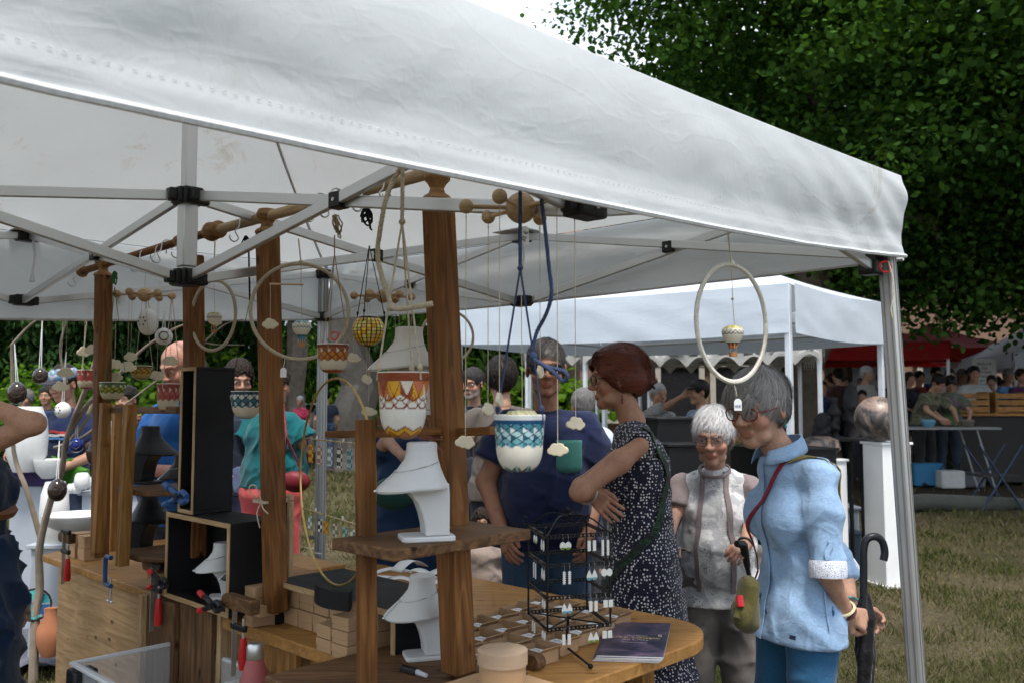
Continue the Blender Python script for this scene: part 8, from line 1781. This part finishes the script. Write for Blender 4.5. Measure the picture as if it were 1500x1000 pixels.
# bald man in blue polo
P = vis('bald man in a bright blue polo shirt with a hand at his chin', 272, 4.55, 158, 1.84, dict(mat=cl((.012, .075, .24)), sleeve=.68, hem=.86, collar=True, e=.018), PT((.03, .03, .04)), HS('fringe', GREYH), skin=(.50, .28, .22), vox=.010, hv=.005, wide=1.10, belly=.4, age=.8, J=dict(elR=(.25, .10, 1.12), wrR=(.10, .24, 1.27), elL=(-.25, .10, 1.10), wrL=(-.05, .22, 1.12)), head=(RAD(-12), RAD(22), 0))
mb = MB(); mb.tube([Vector(P['off']('neck', .085*math.sin(t), .004+.080*math.cos(t), -.012-.03*math.cos(t))) for t in [k*math.pi/12 for k in range(24)]], .004, 6, True); mb.build('collar_trim', WHITE, P['T'])
vis('dark-haired young man in navy and blue shorts beside the tall black box', 350, 5.9, 200, 1.80, T((.02, .025, .04), .6), dict(kind='shorts', mat=cl((.11, .14, .24)), to=1.0, e=.02, flare=.015), HS('curly', BROWNH), hv=.006, beard=(.10, .07, .05), J=dict(elR=(.24, .06, 1.12), wrR=(.14, .24, 1.05)), head=(RAD(10), RAD(12), 0))
P = vis('woman in a teal blouse and coral trousers with a red bag behind the second post', 400, 5.8, -25, 1.76, dict(mat=cl((.006, .10, .11)), sleeve=.85, hem=.955, e=.03, hr=.14, flare=.03, amp=.008), PT((.60, .09, .085), 1.9, e=.018), HS('bob', BROWNH), fem=True, wide=1.15, belly=.4, vox=.011, hv=.006, J=dict(elR=('p', 440, 648, 5.75), wrR=('p', 418, 660, 6.0), elL=('p', 362, 645, 5.85), wrL=('p', 372, 655, 6.1)))
S = SDF(.008, .03); c = np.array(PY(434, 705, 5.45)); S.ell(c, (.085, .05, .065)); S.ell(c+np.array([-.02, -.03, .01]), (.07, .03, .05)); v, q, cc = S.mesh(); np_obj('shoulder_bag', v, q, cc, plain('red_leather', (.15, .014, .022), .45), P['T'])
for dx in (-.06, .06): tube_part(P, 'bag_strap', [PY(428, 690, 5.45)+V3(dx, 0, 0), PY(420, 640, 5.4), PY(415, 590, 5.6)], .007, MC['red_leather'])
vis('woman in a pink top and black skirt walking on the far lawn', 441, 20.5, 160, 1.64, T((.62, .05, .13), .6, e=.02), dict(kind='skirt', mat=cl((.012, .012, .014)), hem=.55, r=.17), HS('short', WHITEH), fem=True, vox=.02, hv=.011, J=dict(knR=(.10, .12, .50), anR=(.10, .10, .10), anL=(-.10, -.14, .10)))
vis('man in navy and jeans walking beside the woman in pink', 479, 19, 20, 1.76, T((.02, .03, .05), .6), PT((.05, .09, .16)), HS('short', DARKH), vox=.02, hv=.011)
P = vis('woman in a navy dress with a green bag behind the white busts', 600, 4.25, 185, 1.63, dict(mat=cl((.02, .028, .075)), sleeve=.3, hem=.42, hr=.16, e=.02, name='dress'), None, HS('bob', GREYH), fem=True, vox=.011, hv=.006, J=dict(elR=('p', 567, 645, 4.2), wrR=('p', 590, 668, 4.0), elL=('p', 640, 640, 4.2), wrL=('p', 630, 690, 4.05)))
S = SDF(.008, .03); S.ell(np.array(PY(578, 722, 3.98)), (.10, .04, .075)); v, q, cc = S.mesh(); np_obj('shoulder_bag', v, q, cc, plain('green_leather', (.012, .055, .045), .4), P['T'])
vis('man in a grey-brown T-shirt with dark curls seen from the back', 735, 5.6, 12, 1.80, T((.105, .088, .075), .7, e=.02, amp=.007), PT((.025, .028, .04)), HS('curly', DARKH, vol=.016, n=2200, w=.0016), wide=1.06, vox=.011, hv=.006, J=dict(elR=('p', 772, 660, 5.5), wrR=('p', 760, 720, 5.3), elL=('p', 690, 640, 5.6), wrL=('p', 680, 640, 5.3)))
P = vis('grey-bearded man with glasses in dark clothes behind the hanging clouds', 694, 7.4, 165, 1.80, T((.015, .018, .03), .65), PT((.03, .03, .04)), HS('short', SALT), beard=(.40, .38, .36), vox=.014, hv=.007, age=.6, head=(RAD(-10), RAD(5), 0)); glasses(P, BLACKF, None)
vis('man in black partly hidden behind the front post', 668, 7.0, 150, 1.78, T((.02, .02, .022), .65), PT((.03, .03, .04)), HS('short', DARKH))
P = vis('grey-haired woman in teal with a pale backpack seen from behind', 855, 6.2, 20, 1.62, T((.008, .14, .14), .7, e=.02), PT((.05, .05, .06)), HS('bob', GREYH, vol=.012), fem=True)
S = SDF(.012, .05); c = np.array(P['off']('chest', .05, -.17, -.04)); S.cap(c+np.array([0, 0, .10]), c-np.array([0, 0, .12]), .10, .12); v, q, cc = S.mesh(); np_obj('backpack', v, q, cc, cl((.50, .55, .66)), P['T'])
P = vis('curly-haired child in a beige hood crouching behind the front post', 706, 4.9, 185, .95, dict(mat=cl((.30, .235, .20)), sleeve=1.7, e=.02), PT((.30, .16, .17)), HS('curly', BROWNH, vol=.016), vox=.010, hv=.006)
# sculpture stand people
vis('white-haired person in pale clothes behind the black plinths', 962, 9.6, 200, 1.72, T((.32, .31, .30), .7), PT((.05, .05, .06)), HS('grey', WHITEH), J=dict(elR=('p', 985, 590, 9.4), wrR=('p', 1000, 580, 9.1)))
P = vis('man in a dark cap and pale blue shirt at the sculpture stand', 1026, 9.0, 110, 1.74, T((.24, .30, .38), .8, e=.03), PT((.03, .03, .04)), HS('short', DARKH)); S = SDF(.012, .01); Hd = P['Hd']; S.ell(Hd(0, -.012, .062), np.array([.092, .112, .075]), P['HR']); S.planes.append((Hd(0, 0, .045), -P['HR'][:, 2])); v, q, c = S.mesh(); np_obj('cap', v, q, c, cl((.04, .035, .04)), P['T']); mb = MB(); mb.prism([Vector(Hd(x, y, z)) for x, y, z in ((-.07, .075, .05), (-.05, .16, .04), (.05, .16, .04), (.07, .075, .05))], V3(0, 0, .01)); mb.build('cap_peak', cl((.04, .035, .04)), P['T'])
# crowd under the trees
CROWD = [(1161, 14, 200, 1.70, (.10, .12, .06), 'short', DARKH, 'man in a dull green patterned top left of the red tent'), (1186, 15.5, 170, 1.68, (.35, .42, .30), 'bob', DARKH, 'woman in a pale green top by the red tent'), (1203, 15, 190, 1.55, (.02, .035, .12), 'short', DARKH, 'person in navy leaning at the stall below the red tent'), (1228, 16, 20, 1.75, (.07, .03, .03), 'short', DARKH, 'person in dark maroon beside the shrub'), (1268, 14.5, 215, 1.74, (.33, .31, .30), 'grey', WHITEH, 'white-haired man in a light grey shirt by the tent leg'), (1262, 13.6, 160, 1.40, (.01, .20, .16), 'short', DARKH, 'child in a green top in front of the white-haired man'), (1331, 15, 190, 1.66, (.02, .02, .022), 'long', BROWNH, 'woman with long hair in a black dress right of the pole'), (1346, 16.5, 180, 1.72, (.40, .02, .02), 'short', DARKH, 'person in red behind the crowd'), (1370, 17, 185, 1.82, (.02, .03, .09), 'short', DARKH, 'tall man in navy behind the crowd'), (1391, 15.8, 170, 1.74, (.45, .40, .36), 'short', SALT, 'man with greying hair in a light shirt in the crowd'), (1408, 16.6, 200, 1.76, (.16, .20, .30), 'short', GREYH, 'grey-haired man in slate blue in the crowd'), (1427, 14.6, 160, 1.74, (.42, .43, .42), 'short', DARKH, 'man in a light grey T-shirt in the crowd'), (1424, 16.4, 200, 1.80, (.50, .24, .03), 'short', DARKH, 'man in an orange vest behind the light grey T-shirt'), (1452, 15.0, 150, 1.60, (.02, .17, .19), 'short', BROWNH, 'person in teal near the white notice'), (1476, 15.6, 190, 1.72, (.10, .25, .50), 'grey', GREYH, 'grey-haired man in bright blue at the right edge'), (1494, 14.8, 185, 1.70, (.08, .03, .08), 'bob', BROWNH, 'woman in plum at the very right edge')]
for px, D, yw, H, c, hk, hm, lb in CROWD:
    vis(lb, px, D, yw, H, T(c, .7), PT((.03, .03, .04)), HS(hk, hm, amp=.002), vox=.02, hv=.011, group='crowd under the trees', fem='woman' in lb, J=dict(elR=(.22, .06, 1.12), wrR=(.10, .22, 1.05), elL=(-.24, .0, 1.1), wrL=(-.2, .12, .95)))
ORDN = ['first', 'second', 'third', 'fourth', 'fifth', 'sixth', 'seventh', 'eighth', 'ninth', 'tenth', 'eleventh', 'twelfth', 'thirteenth', 'fourteenth', 'fifteenth', 'sixteenth', 'seventeenth', 'eighteenth']
for k in range(18):
    px = (1338+k*9.2 if k > 5 else 1190+k*24)+3*math.sin(k*2.1); D = 17.5+2.2*((k*7) % 5)/5; c = ((.05, .06, .09), (.30, .28, .26), (.03, .03, .035), (.12, .16, .28), (.25, .10, .08), (.20, .22, .20), (.38, .36, .33))[k % 7]; cn = ('dark blue', 'cream', 'black', 'blue', 'brick red', 'sage', 'off-white')[k % 7]; hm = (DARKH, BROWNH, SALT, GREYH)[k % 4]; hn = ('dark-haired', 'brown-haired', 'greying', 'grey-haired')[k % 4]
    vis(f'{hn} visitor in {cn} far back in the crowd, {ORDN[k]} from the tent pole', px, D, (180, 30, 200, 150, 340, 170)[k % 6], 1.62+.16*((k*5) % 7)/7, T(c, .7), None, HS(('short', 'bob', 'short', 'grey')[k % 4], hm, amp=.002), vox=.028, hv=.013, group='back of the crowd', hands=False)
vis('seller in a camouflage-coloured shirt bending over the white table', 1350, 13.2, 200, 1.72, dict(mat=cl((.07, .075, .04), kind='print', col2=(.14, .13, .08), scale=14), sleeve=.7, e=.02), PT((.03, .03, .03)), HS('short', DARKH), vox=.018, hv=.010, J=dict(head=(0, .30, 1.48), neck=(0, .20, 1.36), chest=(0, .13, 1.22), shR=(.17, .17, 1.31), shL=(-.17, .17, 1.31), elR=(.25, .32, 1.10), wrR=(.16, .45, .98), elL=(-.25, .32, 1.10), wrL=(-.16, .45, .98)), head=(0, RAD(35), 0))
vis('seller in a leafy green blouse bending over the white table', 1386, 13.3, 165, 1.68, dict(mat=cl((.06, .13, .05), kind='print', col2=(.16, .10, .14), scale=12), sleeve=.7, e=.03), PT((.03, .04, .06)), HS('bob', DARKH), fem=True, vox=.018, hv=.010, J=dict(head=(0, .26, 1.50), neck=(0, .17, 1.37), chest=(0, .11, 1.23), shR=(.16, .14, 1.32), shL=(-.16, .14, 1.32), elR=(.25, .28, 1.10), wrR=(.14, .44, .98), elL=(-.25, .28, 1.10), wrL=(-.2, .44, .98)), head=(0, RAD(35), 0))
vis('person in turquoise far behind the left branch', 42, 12, 170, 1.68, T((.03, .28, .36), .6), PT((.03, .03, .04)), HS('curly', GREYH), vox=.018, hv=.009); vis('person in a dark patterned shirt behind the man with the cap', 70, 11.5, 190, 1.72, T((.03, .03, .035), .6), PT((.03, .03, .04)), HS('short', DARKH), vox=.018, hv=.009); vis('woman in a white top behind the left ladder shelf', 190, 7.5, 170, 1.66, T((.45, .43, .40), .6), PT((.07, .08, .05)), HS('bob', DARKH), fem=True, vox=.015, hv=.008)
